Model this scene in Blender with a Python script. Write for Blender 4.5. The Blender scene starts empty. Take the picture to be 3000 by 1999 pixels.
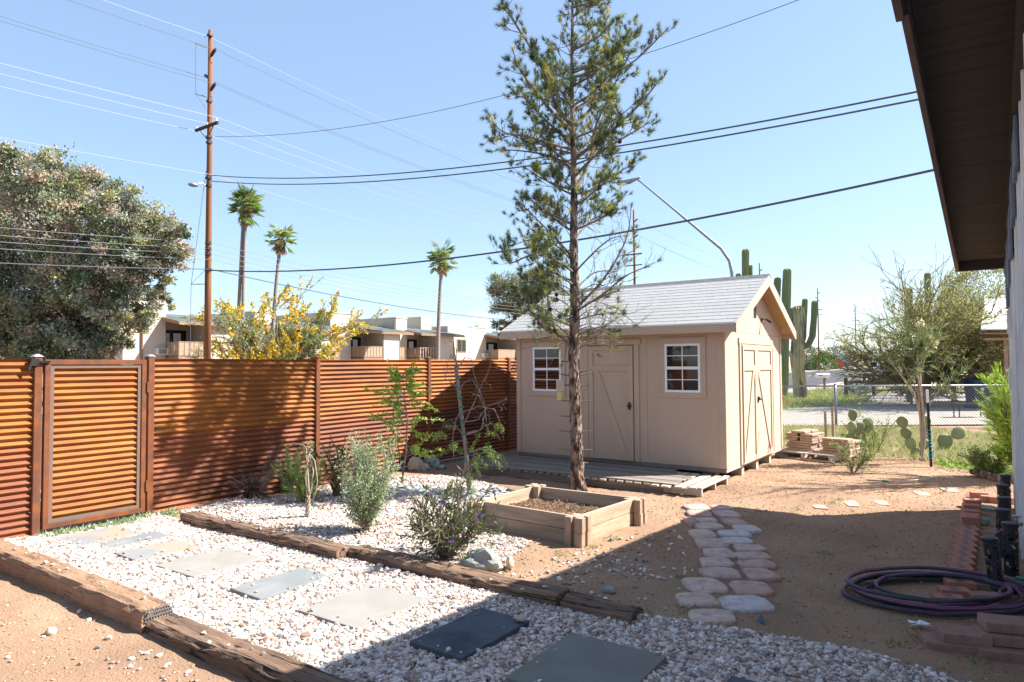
import bpy, bmesh, math, random
import numpy as np
from mathutils import Vector, Matrix, noise as mnoise
C = bpy.context.scene.collection
R = math.radians
random.seed(7); rng = np.random.default_rng(7)

# ---------------------------------------------------------------- camera
# yard frame: shed front-right corner at the origin, +X along the shed front to the right, +Y along its side away from the viewer
CAM = Vector((3.19, -9.88, 1.75)); FPX = 1982.0; PITCH = .0346; ROLL = -.006; YAW = .6163
er = Vector((math.cos(YAW), math.sin(YAW), 0)); ef = Vector((-math.sin(YAW), math.cos(YAW), 0)); eu = Vector((0, 0, 1))
cF = ef*math.cos(PITCH) + eu*math.sin(PITCH); cU0 = -ef*math.sin(PITCH) + eu*math.cos(PITCH)
cR = er*math.cos(ROLL) + cU0*math.sin(ROLL); cU = -er*math.sin(ROLL) + cU0*math.cos(ROLL)
cam = bpy.data.objects.new('camera', bpy.data.cameras.new('camera')); C.objects.link(cam)
cam.data.sensor_width = 36; cam.data.lens = 36*FPX/3000; cam.data.clip_end = 2500; cam.data.clip_start = .05
m = Matrix((cR, cU, -cF)).transposed().to_4x4(); m.translation = CAM; cam.matrix_world = m
bpy.context.scene.camera = cam
# ---------------------------------------------------------------- light
SUN_EL = R(44); SH = Vector((.749, .663)).normalized()
SUN = Vector((SH.x*math.cos(SUN_EL), SH.y*math.cos(SUN_EL), math.sin(SUN_EL)))
W = bpy.data.worlds.new("World"); bpy.context.scene.world = W; W.use_nodes = True
nt = W.node_tree; N = nt.nodes; Lk = nt.links; bg = N['Background']
sky = N.new('ShaderNodeTexSky'); sky.sky_type = 'NISHITA'; sky.sun_disc = False
sky.sun_elevation = SUN_EL; sky.sun_rotation = math.atan2(SH.x, SH.y); sky.air_density = 1.0; sky.dust_density = .5; sky.ozone_density = 2.2
tc = N.new('ShaderNodeTexCoord'); mp = N.new('ShaderNodeMapping'); mp.inputs['Scale'].default_value = (2.2, 2.2, 9)
Lk.new(tc.outputs['Generated'], mp.inputs[0])
cn = N.new('ShaderNodeTexNoise'); cn.inputs['Scale'].default_value = 3.1; cn.inputs['Detail'].default_value = 7; cn.inputs['Roughness'].default_value = .55
Lk.new(mp.outputs[0], cn.inputs['Vector'])
cr = N.new('ShaderNodeValToRGB'); cr.color_ramp.elements[0].position = .52; cr.color_ramp.elements[1].position = .68
Lk.new(cn.outputs['Fac'], cr.inputs[0])
sx = N.new('ShaderNodeSeparateXYZ'); Lk.new(tc.outputs['Generated'], sx.inputs[0])
mr = N.new('ShaderNodeMapRange'); mr.inputs[1].default_value = .13; mr.inputs[2].default_value = .05; Lk.new(sx.outputs['Z'], mr.inputs[0])
mu = N.new('ShaderNodeMath'); mu.operation = 'MULTIPLY'; Lk.new(cr.outputs[0], mu.inputs[0]); Lk.new(mr.outputs[0], mu.inputs[1])
mu2 = N.new('ShaderNodeMath'); mu2.operation = 'MULTIPLY'; mu2.inputs[1].default_value = .75; Lk.new(mu.outputs[0], mu2.inputs[0])
mx = N.new('ShaderNodeMix'); mx.data_type = 'RGBA'; mx.inputs['B'].default_value = (5.5, 5.7, 6.0, 1)
hz = N.new('ShaderNodeMix'); hz.data_type = 'RGBA'; hz.inputs['Factor'].default_value = .42; hz.inputs['B'].default_value = (2.0, 2.75, 3.9, 1); Lk.new(sky.outputs[0], hz.inputs['A'])
Lk.new(mu2.outputs[0], mx.inputs['Factor']); Lk.new(hz.outputs['Result'], mx.inputs['A']); Lk.new(mx.outputs['Result'], bg.inputs[0])
bg.inputs[1].default_value = .088
sl = bpy.data.lights.new('sun', 'SUN'); sl.energy = 5.0; sl.angle = R(.53); sl.color = (1, .95, .87)
so = bpy.data.objects.new('sun', sl); C.objects.link(so); so.rotation_euler = (-SUN).to_track_quat('-Z', 'Y').to_euler()
vs = bpy.context.scene.view_settings; vs.view_transform = 'Standard'; vs.look = 'None'; vs.exposure = 1.58; vs.gamma = 1
cy = bpy.context.scene.cycles; cy.max_bounces = 6; cy.diffuse_bounces = 3; cy.glossy_bounces = 3; cy.transmission_bounces = 4; cy.transparent_max_bounces = 6

# ---------------------------------------------------------------- pixel rays (3000 x 1999 photo) -> places in the yard
def ray(px, py):
    d = cR*((px-1500)/FPX) + cU*(-(py-999.5)/FPX) + cF
    return d
def at(px, py, z=0.):
    d = ray(px, py); return CAM + d*((z-CAM.z)/d.z)
def onX(px, py, X):
    d = ray(px, py); return CAM + d*((X-CAM.x)/d.x)
def onY(px, py, Y):
    d = ray(px, py); return CAM + d*((Y-CAM.y)/d.y)
def deep(px, py, Z):
    d = ray(px, py); return CAM + d*(Z/d.dot(ef))

# ---------------------------------------------------------------- mesh helpers
def nz(x, y, z=0): return mnoise.noise(Vector((x, y, z)))
class MB:
    def __init__(s): s.v = []; s.f = []; s.c = []; s.n = 0
    def add(s, v, f, col=None):
        v = [tuple(p) for p in v]; k = s.n; s.v += v; s.n += len(v)
        s.f += [tuple(i+k for i in q) for q in f]
        s.c += [col or (1, 1, 1)]*len(v)
        return s
    def addnp(s, V, F, Cc=None):
        k = s.n; s.v += V.tolist(); s.n += len(V); s.f += (F+k).tolist()
        s.c += Cc.tolist() if Cc is not None else [(1, 1, 1)]*len(V); return s
    def box(s, x0, x1, y0, y1, z0, z1, rot=None, piv=None, col=None):
        v = [Vector((x, y, z)) for z in (z0, z1) for y in (y0, y1) for x in (x0, x1)]
        if rot is not None:
            pv = Vector(piv) if piv is not None else Vector(((x0+x1)/2, (y0+y1)/2, (z0+z1)/2))
            v = [rot @ (p-pv)+pv for p in v]
        return s.add(v, [(0, 2, 3, 1), (4, 5, 7, 6), (0, 1, 5, 4), (2, 6, 7, 3), (0, 4, 6, 2), (1, 3, 7, 5)], col)
    def bar(s, p, q, w, h, up=(0, 0, 1), col=None):
        p = Vector(p); q = Vector(q); d = (q-p).normalized(); u = Vector(up)
        if abs(d.dot(u)) > .99: u = Vector((0, 1, 0))
        a = d.cross(u).normalized()*w/2; b = a.cross(d).normalized()*h/2
        v = [e+sa*a+sb*b for e in (p, q) for sb in (-1, 1) for sa in (-1, 1)]
        return s.add(v, [(0, 2, 3, 1), (4, 5, 7, 6), (0, 1, 5, 4), (2, 6, 7, 3), (0, 4, 6, 2), (1, 3, 7, 5)], col)
    def tube(s, P, rad, n=6, cap=True, col=None, jit=0):
        P = [Vector(p) for p in P]
        if not hasattr(rad, '__len__'): rad = [rad]*len(P)
        vs_ = []; a = None
        for i, p in enumerate(P):
            t = (P[min(i+1, len(P)-1)]-P[max(i-1, 0)])
            t = t.normalized() if t.length > 1e-9 else Vector((0, 0, 1))
            if a is None: a = t.orthogonal().normalized()
            else:
                a = a-t*a.dot(t); a = a.normalized() if a.length > 1e-6 else t.orthogonal().normalized()
            b = t.cross(a)
            for k in range(n):
                th = 2*math.pi*k/n; r = rad[i]*(1+(random.uniform(-jit, jit) if jit else 0))
                vs_.append(p+(a*math.cos(th)+b*math.sin(th))*r)
        f = [(i*n+k, i*n+(k+1) % n, (i+1)*n+(k+1) % n, (i+1)*n+k) for i in range(len(P)-1) for k in range(n)]
        if cap: f += [tuple(range(n))[::-1], tuple((len(P)-1)*n+k for k in range(n))]
        return s.add(vs_, f, col)
    def lathe(s, c, prof, n=16, col=None):
        c = Vector(c); v = []; f = []
        for r, z in prof:
            for k in range(n):
                th = 2*math.pi*k/n; v.append(c+Vector((r*math.cos(th), r*math.sin(th), z)))
        for i in range(len(prof)-1):
            for k in range(n): f.append((i*n+k, i*n+(k+1) % n, (i+1)*n+(k+1) % n, (i+1)*n+k))
        f += [tuple(range(n))[::-1], tuple((len(prof)-1)*n+k for k in range(n))]
        return s.add(v, f, col)
    def prism(s, pts, z0, z1, col=None):
        n = len(pts); v = [(p[0], p[1], z0) for p in pts]+[(p[0], p[1], z1) for p in pts]
        return s.add(v, [tuple(range(n))[::-1], tuple(range(n, 2*n))]+[(i, (i+1) % n, n+(i+1) % n, n+i) for i in range(n)], col)
    def quad(s, a, b, c, d, col=None): return s.add([a, b, c, d], [(0, 1, 2, 3)], col)
    def rock(s, c, r, sq=(1, 1, .7), seed=0, sub=2, amp=.28, col=None, fr=1.3):
        bm = bmesh.new(); bmesh.ops.create_icosphere(bm, subdivisions=sub, radius=1)
        v = []
        for q in bm.verts:
            p = q.co; k = 1+amp*mnoise.noise(p*fr+Vector((seed*7.3, seed*3.1, 0)))*2+amp*.4*mnoise.noise(p*fr*3+Vector((seed, 0, 5)))
            v.append(Vector(c)+Vector((p.x*sq[0], p.y*sq[1], p.z*sq[2]))*r*k)
        f = [tuple(w.index for w in q.verts) for q in bm.faces]; bm.free()
        return s.add(v, f, col)
    def leaves(s, P, D, L, Wd, col, flat=.0, tri=False):
        """many leaf blades: P bases, D directions, lengths, widths, colours"""
        n = len(P)
        if n == 0: return s
        P = np.asarray(P, float); D = np.asarray(D, float); D /= np.linalg.norm(D, axis=1)[:, None]+1e-9
        L = np.broadcast_to(L, n)[:, None]; Wd = np.broadcast_to(Wd, n)[:, None]
        rv = rng.normal(size=(n, 3)); rv[:, 2] = rv[:, 2]*(1-flat)
        S = np.cross(D, rv); S /= np.linalg.norm(S, axis=1)[:, None]+1e-9
        if tri:
            V = np.stack([P-S*Wd/2, P+S*Wd/2, P+D*L], 1).reshape(-1, 3); k = 3
        else:
            nn = np.cross(D, S)*Wd*.25
            V = np.stack([P, P+D*L*.45+S*Wd/2+nn, P+D*L, P+D*L*.45-S*Wd/2+nn], 1).reshape(-1, 3); k = 4
        F = np.arange(n*k).reshape(n, k)
        return s.addnp(V, F, np.repeat(np.asarray(col, float), k, 0))
    def build(s, name, mat, parent=None, smooth=False, bevel=0, bseg=1, auto=None):
        off = Vector((0, 0, 0))
        if parent is not None: off = wloc(parent)
        me = bpy.data.meshes.new(name)
        V = np.array(s.v, dtype=np.float32)-np.array(off, dtype=np.float32)
        nf = len(s.f); ls = np.array([len(q) for q in s.f], dtype=np.int32)
        me.vertices.add(len(V)); me.vertices.foreach_set('co', V.ravel())
        flat = np.fromiter((i for q in s.f for i in q), dtype=np.int32, count=int(ls.sum()))
        me.loops.add(len(flat)); me.loops.foreach_set('vertex_index', flat)
        me.polygons.add(nf); st = np.zeros(nf, np.int32); st[1:] = np.cumsum(ls)[:-1]
        me.polygons.foreach_set('loop_start', st); me.polygons.foreach_set('loop_total', ls)
        me.polygons.foreach_set('use_smooth', np.full(nf, bool(smooth)))
        at_ = me.color_attributes.new('Col', 'FLOAT_COLOR', 'POINT')
        cc = np.ones((len(V), 4), np.float32); cc[:, :3] = np.array(s.c, np.float32).reshape(-1, 3)
        at_.data.foreach_set('color', cc.ravel())
        me.update(calc_edges=True); me.validate()
        me.materials.append(mat)
        o = bpy.data.objects.new(name, me); C.objects.link(o)
        if parent is not None: o.parent = parent
        if bevel:
            b = o.modifiers.new('b', 'BEVEL'); b.width = bevel; b.segments = bseg; b.limit_method = 'ANGLE'; b.angle_limit = R(40)
        return o
def wloc(o):
    v = Vector((0, 0, 0))
    while o is not None: v = v+o.location; o = o.parent
    return v
def tag(o, label=None, cat=None, group=None, kind=None):
    if label: o['label'] = label
    if cat: o['category'] = cat
    if group: o['group'] = group
    if kind: o['kind'] = kind
    return o
def thing(name, loc, label, cat, group=None):
    o = bpy.data.objects.new(name, None); C.objects.link(o); o.location = Vector(loc); o.empty_display_size = .1
    return tag(o, label, cat, group)
def dup(root, loc, rz=0, label=None, group=None, scale=None):
    r = root.copy(); C.objects.link(r); r.location = Vector(loc); r.rotation_euler[2] = rz
    if scale: r.scale = (scale,)*3 if not hasattr(scale, '__len__') else scale
    if label: r['label'] = label
    if group: r['group'] = group
    for ch in list(root.children):
        c = ch.copy(); C.objects.link(c); c.parent = r
        for g in ch.children: d = g.copy(); C.objects.link(d); d.parent = c
    return r
def struct(o): o['kind'] = 'structure'; return o
def stuff(o, label, cat): return tag(o, label, cat, kind='stuff')

# ---------------------------------------------------------------- materials
KEEP = {'leaf', 'needle', 'hedge', 'white', 'vinyl', 'pebble', 'purple', 'housewall', 'cactus', 'saguaro_old', 'green_tie', 'blue_tie', 'hosepink', 'hose'}
def mat(name, c1, c2=None, scale=4, rough=.85, bump=0, bs=80, stretch=(1, 1, 1), c3=None, s3=1., spec=.25, metal=0, attr=False, lo=.35, hi=.65, lo3=.45, hi3=.7, bd=.01, detail=6, trans=0, bstretch=None, cracks=None):
    if name not in KEEP: c1, c2, c3 = [tuple(q*.78 for q in c_) if c_ else None for c_ in (c1, c2, c3)]
    m = bpy.data.materials.new(name); m.use_nodes = True; nt = m.node_tree; n = nt.nodes; l = nt.links
    b = n['Principled BSDF']; b.inputs['Roughness'].default_value = rough; b.inputs['Metallic'].default_value = metal
    b.inputs['Specular IOR Level'].default_value = spec
    tc = n.new('ShaderNodeTexCoord')
    def mapped(st):
        mp = n.new('ShaderNodeMapping'); mp.inputs['Scale'].default_value = st; l.new(tc.outputs['Object'], mp.inputs[0]); return mp.outputs[0]
    V = mapped(stretch)
    def noise(sc, v=V, d=detail):
        t = n.new('ShaderNodeTexNoise'); t.inputs['Scale'].default_value = sc; t.inputs['Detail'].default_value = d; t.inputs['Roughness'].default_value = .6; l.new(v, t.inputs['Vector']); return t.outputs['Fac']
    def rng_(f, a, z):
        r = n.new('ShaderNodeMapRange'); r.inputs[1].default_value = a; r.inputs[2].default_value = z; l.new(f, r.inputs[0]); return r.outputs[0]
    def mix(f, A, B, mode='MIX'):
        x = n.new('ShaderNodeMix'); x.data_type = 'RGBA'; x.blend_type = mode
        if isinstance(f, (int, float)): x.inputs['Factor'].default_value = f
        else: l.new(f, x.inputs['Factor'])
        for k, q in (('A', A), ('B', B)):
            if isinstance(q, tuple): x.inputs[k].default_value = (*q[:3], 1)
            else: l.new(q, x.inputs[k])
        return x.outputs['Result']
    col = c1
    if c2: col = mix(rng_(noise(scale), lo, hi), c1, c2)
    if c3: col = mix(rng_(noise(s3), lo3, hi3), col, c3)
    if attr:
        a = n.new('ShaderNodeVertexColor'); a.layer_name = 'Col'; col = mix(1., col, a.outputs[0], 'MULTIPLY')
    ck = None
    if cracks:
        t = n.new('ShaderNodeTexNoise'); t.inputs['Scale'].default_value = cracks[0]; t.inputs['Detail'].default_value = 4; l.new(mapped(cracks[1]), t.inputs['Vector'])
        mm = n.new('ShaderNodeMath'); mm.operation = 'SUBTRACT'; mm.inputs[1].default_value = .5; l.new(t.outputs['Fac'], mm.inputs[0])
        ab = n.new('ShaderNodeMath'); ab.operation = 'ABSOLUTE'; l.new(mm.outputs[0], ab.inputs[0]); ck = rng_(ab.outputs[0], 0., cracks[2])
        col = mix(ck, cracks[3], col)
    if isinstance(col, tuple): b.inputs['Base Color'].default_value = (*col[:3], 1)
    else: l.new(col, b.inputs['Base Color'])
    if bump:
        bp = n.new('ShaderNodeBump'); bp.inputs['Strength'].default_value = bump; bp.inputs['Distance'].default_value = bd
        h = noise(bs, mapped(bstretch) if bstretch else V, 5)
        if ck is not None:
            ad = n.new('ShaderNodeMath'); ad.operation = 'MULTIPLY'; l.new(h, ad.inputs[0]); l.new(ck, ad.inputs[1]); h = ad.outputs[0]
        l.new(h, bp.inputs['Height']); l.new(bp.outputs[0], b.inputs['Normal'])
    if trans:
        t = n.new('ShaderNodeBsdfTranslucent'); ms = n.new('ShaderNodeMixShader'); ms.inputs[0].default_value = trans
        if isinstance(col, tuple): t.inputs[0].default_value = (*col[:3], 1)
        else: l.new(col, t.inputs[0])
        l.new(b.outputs[0], ms.inputs[1]); l.new(t.outputs[0], ms.inputs[2]); l.new(ms.outputs[0], n['Material Output'].inputs[0])
    return m
M = {}
M['dirt'] = mat('dirt', (.36, .225, .145), (.47, .32, .215), 2.2, .95, .6, 55, c3=(.26, .16, .105), s3=1.1, lo3=.46, hi3=.74, bd=.03, spec=.1)
M['pebble'] = mat('pebble', (.95, .95, .95), (.7, .66, .62), 60, .85, attr=True)
M['rock'] = mat('rock', (.34, .36, .33), (.55, .56, .50), 7, .85, .5, 30, c3=(.20, .28, .23), s3=3)
M['sunkstone'] = mat('sunkstone', (.50, .36, .26), (.60, .46, .35), 5, .95, .6, 40)
M['tanrock'] = mat('tanrock', (.50, .40, .31), (.62, .52, .42), 7, .9, .5, 30)
M['slab_grey'] = mat('slab_grey', (.215, .23, .235), (.27, .285, .29), 3, .8, .25, 90, c3=(.34, .33, .31), s3=2.2, lo3=.55, hi3=.75)
M['slab_dark'] = mat('slab_dark', (.08, .095, .12), (.115, .13, .155), 5, .75, .4, 90, c3=(.055, .065, .085), s3=2.2, lo3=.5, hi3=.62)
M['slab_pale'] = mat('slab_pale', (.30, .285, .26), (.35, .335, .31), 3, .85, .25, 120, c3=(.32, .295, .255), s3=5, lo3=.6, hi3=.75)
M['slab_olive'] = mat('slab_olive', (.20, .20, .175), (.25, .245, .215), 3, .85, .25, 120)
M['slab_rust'] = mat('slab_rust', (.40, .32, .25), (.27, .285, .29), 2.0, .85, .25, 90, lo=.45, hi=.6)
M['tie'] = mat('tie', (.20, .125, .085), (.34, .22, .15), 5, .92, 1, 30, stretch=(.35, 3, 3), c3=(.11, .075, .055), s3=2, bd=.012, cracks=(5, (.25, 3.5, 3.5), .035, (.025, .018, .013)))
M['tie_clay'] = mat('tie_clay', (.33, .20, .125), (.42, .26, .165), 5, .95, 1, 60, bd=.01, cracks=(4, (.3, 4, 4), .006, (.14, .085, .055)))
M['bedwood'] = mat('bedwood', (.43, .32, .225), (.56, .44, .33), 4, .85, .5, 60, stretch=(.5, 6, 6), c3=(.27, .22, .18), s3=1.5, bd=.004, cracks=(3, (.2, 5, 5), .005, (.2, .14, .10)))
M['bedwood_y'] = mat('bedwood_y', (.50, .37, .25), (.62, .49, .36), 4, .85, .5, 60, stretch=(6, .5, 6), c3=(.34, .26, .2), s3=1.5, bd=.004, cracks=(3, (5, .2, 5), .005, (.2, .14, .10)))
M['greywood'] = mat('greywood', (.24, .20, .17), (.36, .31, .265), 4, .9, .5, 60, stretch=(.4, 8, 8), c3=(.20, .17, .15), s3=2, bd=.004, cracks=(4, (.2, 7, 7), .012, (.06, .05, .045)))
M['palletwood'] = mat('palletwood', (.52, .42, .33), (.66, .56, .46), 4, .9, .5, 60, stretch=(5, .6, 5), bd=.004)
M['concrete_tan'] = mat('concrete_tan', (.40, .285, .205), (.47, .345, .255), 12, .95, .5, 160, bd=.004)
M['paver'] = mat('paver', (.42, .29, .205), (.52, .38, .28), 9, .95, .4, 120, bd=.004)
M['flag'] = mat('flag', (.60, .49, .44), (.70, .59, .54), 6, .9, .8, 25, attr=True, c3=(.46, .36, .31), s3=14, bd=.03)
M['brick'] = mat('brick', (.42, .17, .12), (.50, .235, .17), 12, .9, .5, 100, bd=.004)
M['brickdark'] = mat('brickdark', (.30, .17, .135), (.40, .24, .19), 12, .9, .5, 100, bd=.004)
M['soil'] = mat('soil', (.19, .115, .07), (.30, .19, .12), 40, .95, 1, 90, bd=.02)
M['shed'] = mat('shed', (.60, .455, .345), (.64, .49, .375), 3, .75, .35, 40, stretch=(1, 1, .25), bd=.003)
M['shedtrim'] = mat('shedtrim', (.60, .45, .335), (.64, .485, .365), 3, .7, .2, 50, bd=.003)
M['soffit'] = mat('soffit', (.56, .37, .20), (.60, .41, .23), 3, .8, .2, 50, bd=.003)
M['shingle'] = mat('shingle', (.37, .375, .37), (.43, .435, .43), 25, .95, .6, 250, attr=True, bd=.003)
M['vinyl'] = mat('vinyl', (.80, .80, .82), rough=.35, spec=.4)
M['black'] = mat('black', (.012, .012, .014), (.03, .03, .032), 20, rough=.5, spec=.3)
M['blackmetal'] = mat('blackmetal', (.02, .021, .025), rough=.45, spec=.4)
M['glass'] = mat('glass', (.012, .012, .014), rough=.03, spec=.6, bump=.03, bs=2, bd=.001)
M['darkroom'] = mat('darkroom', (.02, .02, .022), rough=.6)
M['galv'] = mat('galv', (.30, .32, .34), (.38, .40, .42), 10, .45, metal=.6, spec=.5)
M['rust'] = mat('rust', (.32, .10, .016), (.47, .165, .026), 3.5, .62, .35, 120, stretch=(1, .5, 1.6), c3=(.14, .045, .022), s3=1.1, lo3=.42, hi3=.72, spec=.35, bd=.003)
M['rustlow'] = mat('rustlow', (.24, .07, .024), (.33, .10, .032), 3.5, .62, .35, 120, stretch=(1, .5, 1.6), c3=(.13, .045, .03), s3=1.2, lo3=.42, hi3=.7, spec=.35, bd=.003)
M['rustframe'] = mat('rustframe', (.27, .085, .024), (.17, .055, .024), 7, .7, .3, 120, c3=(.12, .055, .035), s3=5, spec=.3, bd=.003)
M['capmetal'] = mat('capmetal', (.55, .48, .50), (.45, .36, .34), 20, .5, spec=.5)
M['pole'] = mat('pole', (.20, .075, .032), (.30, .13, .06), 3, .85, .6, 20, stretch=(3, 3, .15), c3=(.42, .24, .13), s3=1.2, lo3=.58, hi3=.75, bd=.01)
M['wire'] = mat('wire', (.10, .11, .13), rough=.5)
M['wiremid'] = mat('wiremid', (.26, .27, .29), rough=.6)
M['wirepale'] = mat('wirepale', (.42, .43, .45), rough=.4, metal=.3)
M['bark'] = mat('bark', (.21, .135, .10), (.46, .34, .27), 12, .95, 1, 30, stretch=(1, 1, .45), c3=(.065, .045, .038), s3=11, lo3=.46, hi3=.58, bd=.03)
M['greentwig'] = mat('greentwig', (.26, .26, .11), (.20, .16, .09), 3, .8)
M['twig'] = mat('twig', (.30, .24, .20), (.20, .155, .13), 20, .9)
M['greybark'] = mat('greybark', (.34, .29, .26), (.24, .20, .175), 6, .9, .4, 30)
M['palebark'] = mat('palebark', (.56, .45, .36), (.42, .33, .26), 14, .85, .3, 60)
M['leaf'] = mat('leaf', (1, 1, 1), rough=.5, spec=.3, attr=True, trans=.28)
M['needle'] = mat('needle', (1, 1, 1), rough=.55, spec=.25, attr=True, trans=.2)
M['cactus'] = mat('cactus', (.17, .205, .10), (.22, .255, .13), 6, .7, .3, 40, attr=True)
M['stucco'] = mat('stucco', (.62, .55, .45), (.66, .60, .51), .5, .95, .3, 8, c3=(.56, .49, .40), s3=.25, bd=.02)
M['roofgreen'] = mat('roofgreen', (.085, .10, .10), (.15, .17, .17), 1.2, 1., .3, 12, bd=.02, spec=.03)
M['woodrail'] = mat('woodrail', (.36, .25, .18), (.46, .34, .25), 5, .9)
M['browntrim'] = mat('browntrim', (.30, .19, .125), (.36, .23, .155), 5, .85)
M['white'] = mat('white', (.78, .78, .78), (.70, .70, .70), 4, .6)
M['asphalt'] = mat('asphalt', (.10, .10, .105), (.13, .13, .135), .6, 1., .3, 15, spec=.03)
M['walk'] = mat('walk', (.40, .37, .34), (.46, .43, .39), .8, 1., .2, 20, spec=.03)
M['drive'] = mat('drive', (.40, .36, .315), (.50, .455, .405), 3, 1., .6, 40, spec=.03, c3=(.30, .265, .23), s3=20, lo3=.5, hi3=.7, bd=.02)
M['housewall'] = mat('housewall', (.66, .64, .62), (.76, .74, .72), 5, .8, .6, 30, stretch=(6, 6, .6), c3=(.50, .50, .52), s3=3, bd=.004)
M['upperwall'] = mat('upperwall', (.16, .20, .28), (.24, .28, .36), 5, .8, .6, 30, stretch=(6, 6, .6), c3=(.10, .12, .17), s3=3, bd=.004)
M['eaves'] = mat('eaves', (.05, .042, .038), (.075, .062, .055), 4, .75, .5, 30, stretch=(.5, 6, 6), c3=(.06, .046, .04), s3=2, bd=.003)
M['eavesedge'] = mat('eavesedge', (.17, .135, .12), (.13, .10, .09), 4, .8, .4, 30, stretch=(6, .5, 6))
M['hose'] = mat('hose', (.045, .045, .065), (.07, .065, .09), 8, .5, attr=False)
M['hosepink'] = mat('hosepink', (.30, .07, .17), rough=.5)
M['green_tie'] = mat('green_tie', (.0, .22, .16), rough=.5)
M['blue_tie'] = mat('blue_tie', (.0, .33, .52), rough=.5)
M['cream'] = mat('cream', (.62, .58, .40), (.5, .47, .33), 8, .7)
M['yellow'] = mat('yellow', (.62, .55, .26), rough=.6)
M['purple'] = mat('purple', (.18, .05, .55), rough=.5)
M['red'] = mat('red', (.60, .02, .03), rough=.6)
M['orange'] = mat('orange', (.75, .16, .04), rough=.6)
M['pink'] = mat('pink', (.62, .42, .38), rough=.7)
M['bluebin'] = mat('bluebin', (.035, .075, .12), rough=.5)
M['darkwood'] = mat('darkwood', (.05, .035, .03), (.08, .055, .045), 8, .8)
M['hedge'] = mat('hedge', (1, 1, 1), rough=.6, attr=True, trans=.15)
M['saw'] = mat('saw', (.55, .40, .26), (.45, .32, .2), 9, .9)
M['farwall'] = mat('farwall', (.60, .60, .60), (.66, .66, .66), .3, .9)
M['pinkwall'] = mat('pinkwall', (.55, .44, .36), (.6, .5, .42), .3, .9)
M['car'] = mat('car', (.55, .57, .6), rough=.25, metal=.5, spec=.5)
M['carglass'] = mat('carglass', (.02, .025, .03), rough=.1, spec=.6)
M['cardark'] = mat('cardark', (.05, .06, .08), rough=.3, metal=.5)
M['yellowwall'] = mat('yellowwall', (.60, .36, .10), rough=.8)
M['signgreen'] = mat('signgreen', (.02, .09, .09), rough=.6)

def pal(n, cols, var=.25):
    cols = np.array(cols, float); i = rng.integers(0, len(cols), n)
    return cols[i]*(1+rng.uniform(-var, var, (n, 1)))
def rdir(n, up=0.):
    d = rng.normal(size=(n, 3)); d /= np.linalg.norm(d, axis=1)[:, None]; d[:, 2] += up; return d/np.linalg.norm(d, axis=1)[:, None]
# ================================================================ SETTING
def gz(x, y):
    r = math.hypot(x+1, y+3)
    k = max(0., 1-r/22.)
    z = (.028*nz(x*.9+3, y*.9)+.012*nz(x*3.1, y*3.1+9)+.006*nz(x*9, y*9+4))*k
    z += .09*math.exp(-((x+4.45)**2/.25+(y+5.0)**2/.12))
    z += .05*math.exp(-((x-1.2)**2/1.2+(y+.2)**2/.8))
    return z-.004
def axis(lo, hi, step, far):
    a = list(np.arange(lo, hi+1e-6, step)); s = step; x = a[-1]
    while x < far: s *= 1.35; x += s; a.append(x)
    s = step; x = a[0]
    while x > -far: s *= 1.35; x -= s; a.insert(0, x)
    return a
gx = axis(-5.6, 4.0, .05, 1800); gy = axis(-8.6, 6.0, .05, 1800)
g = MB(); V = [(x, y, gz(x, y)) for y in gy for x in gx]; nx = len(gx)
Fq = [(j*nx+i, j*nx+i+1, (j+1)*nx+i+1, (j+1)*nx+i) for j in range(len(gy)-1) for i in range(nx-1)]
g.add(V, Fq); struct(g.build('ground', M['dirt'], smooth=True))
def sheet(name, pts, z, m):
    b = MB(); b.add([(p[0], p[1], z) for p in pts], [tuple(range(len(pts)))]); o = b.build(name, m)
    if o.data.polygons[0].normal.z < 0: o.data.flip_normals()
    return struct(o)
XR0, XR1 = -7.3, -25.6
def slabbox(name, x0, x1, y0, y1, z0, z1, m): b = MB(); b.box(x0, x1, y0, y1, z0, z1); return struct(b.build(name, m))
slabbox('street', XR1, XR0, -60, 900, -.12, .012, M['asphalt'])
slabbox('pavement', XR0, XR0+1.6, -60, 900, -.1, .10, M['walk'])
slabbox('far_pavement', XR1-2.2, XR1, -60, 900, -.1, .12, M['walk'])
b = MB()
for k in range(-4, 60):
    y = k*12.; b.box(-16.55, -16.4, y, y+3, .016, .02)
struct(b.build('lane_markings', M['white']))
P_ = [at(2180, 1252), at(3100, 1246), at(3100, 1150), at(2700, 1141), at(2180, 1152)]
sheet('driveway', P_, .035, M['drive'])
P_ = [at(2150, 1150), at(2700, 1139), at(2600, 1122), at(2480, 1122), at(2150, 1152)]

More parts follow.
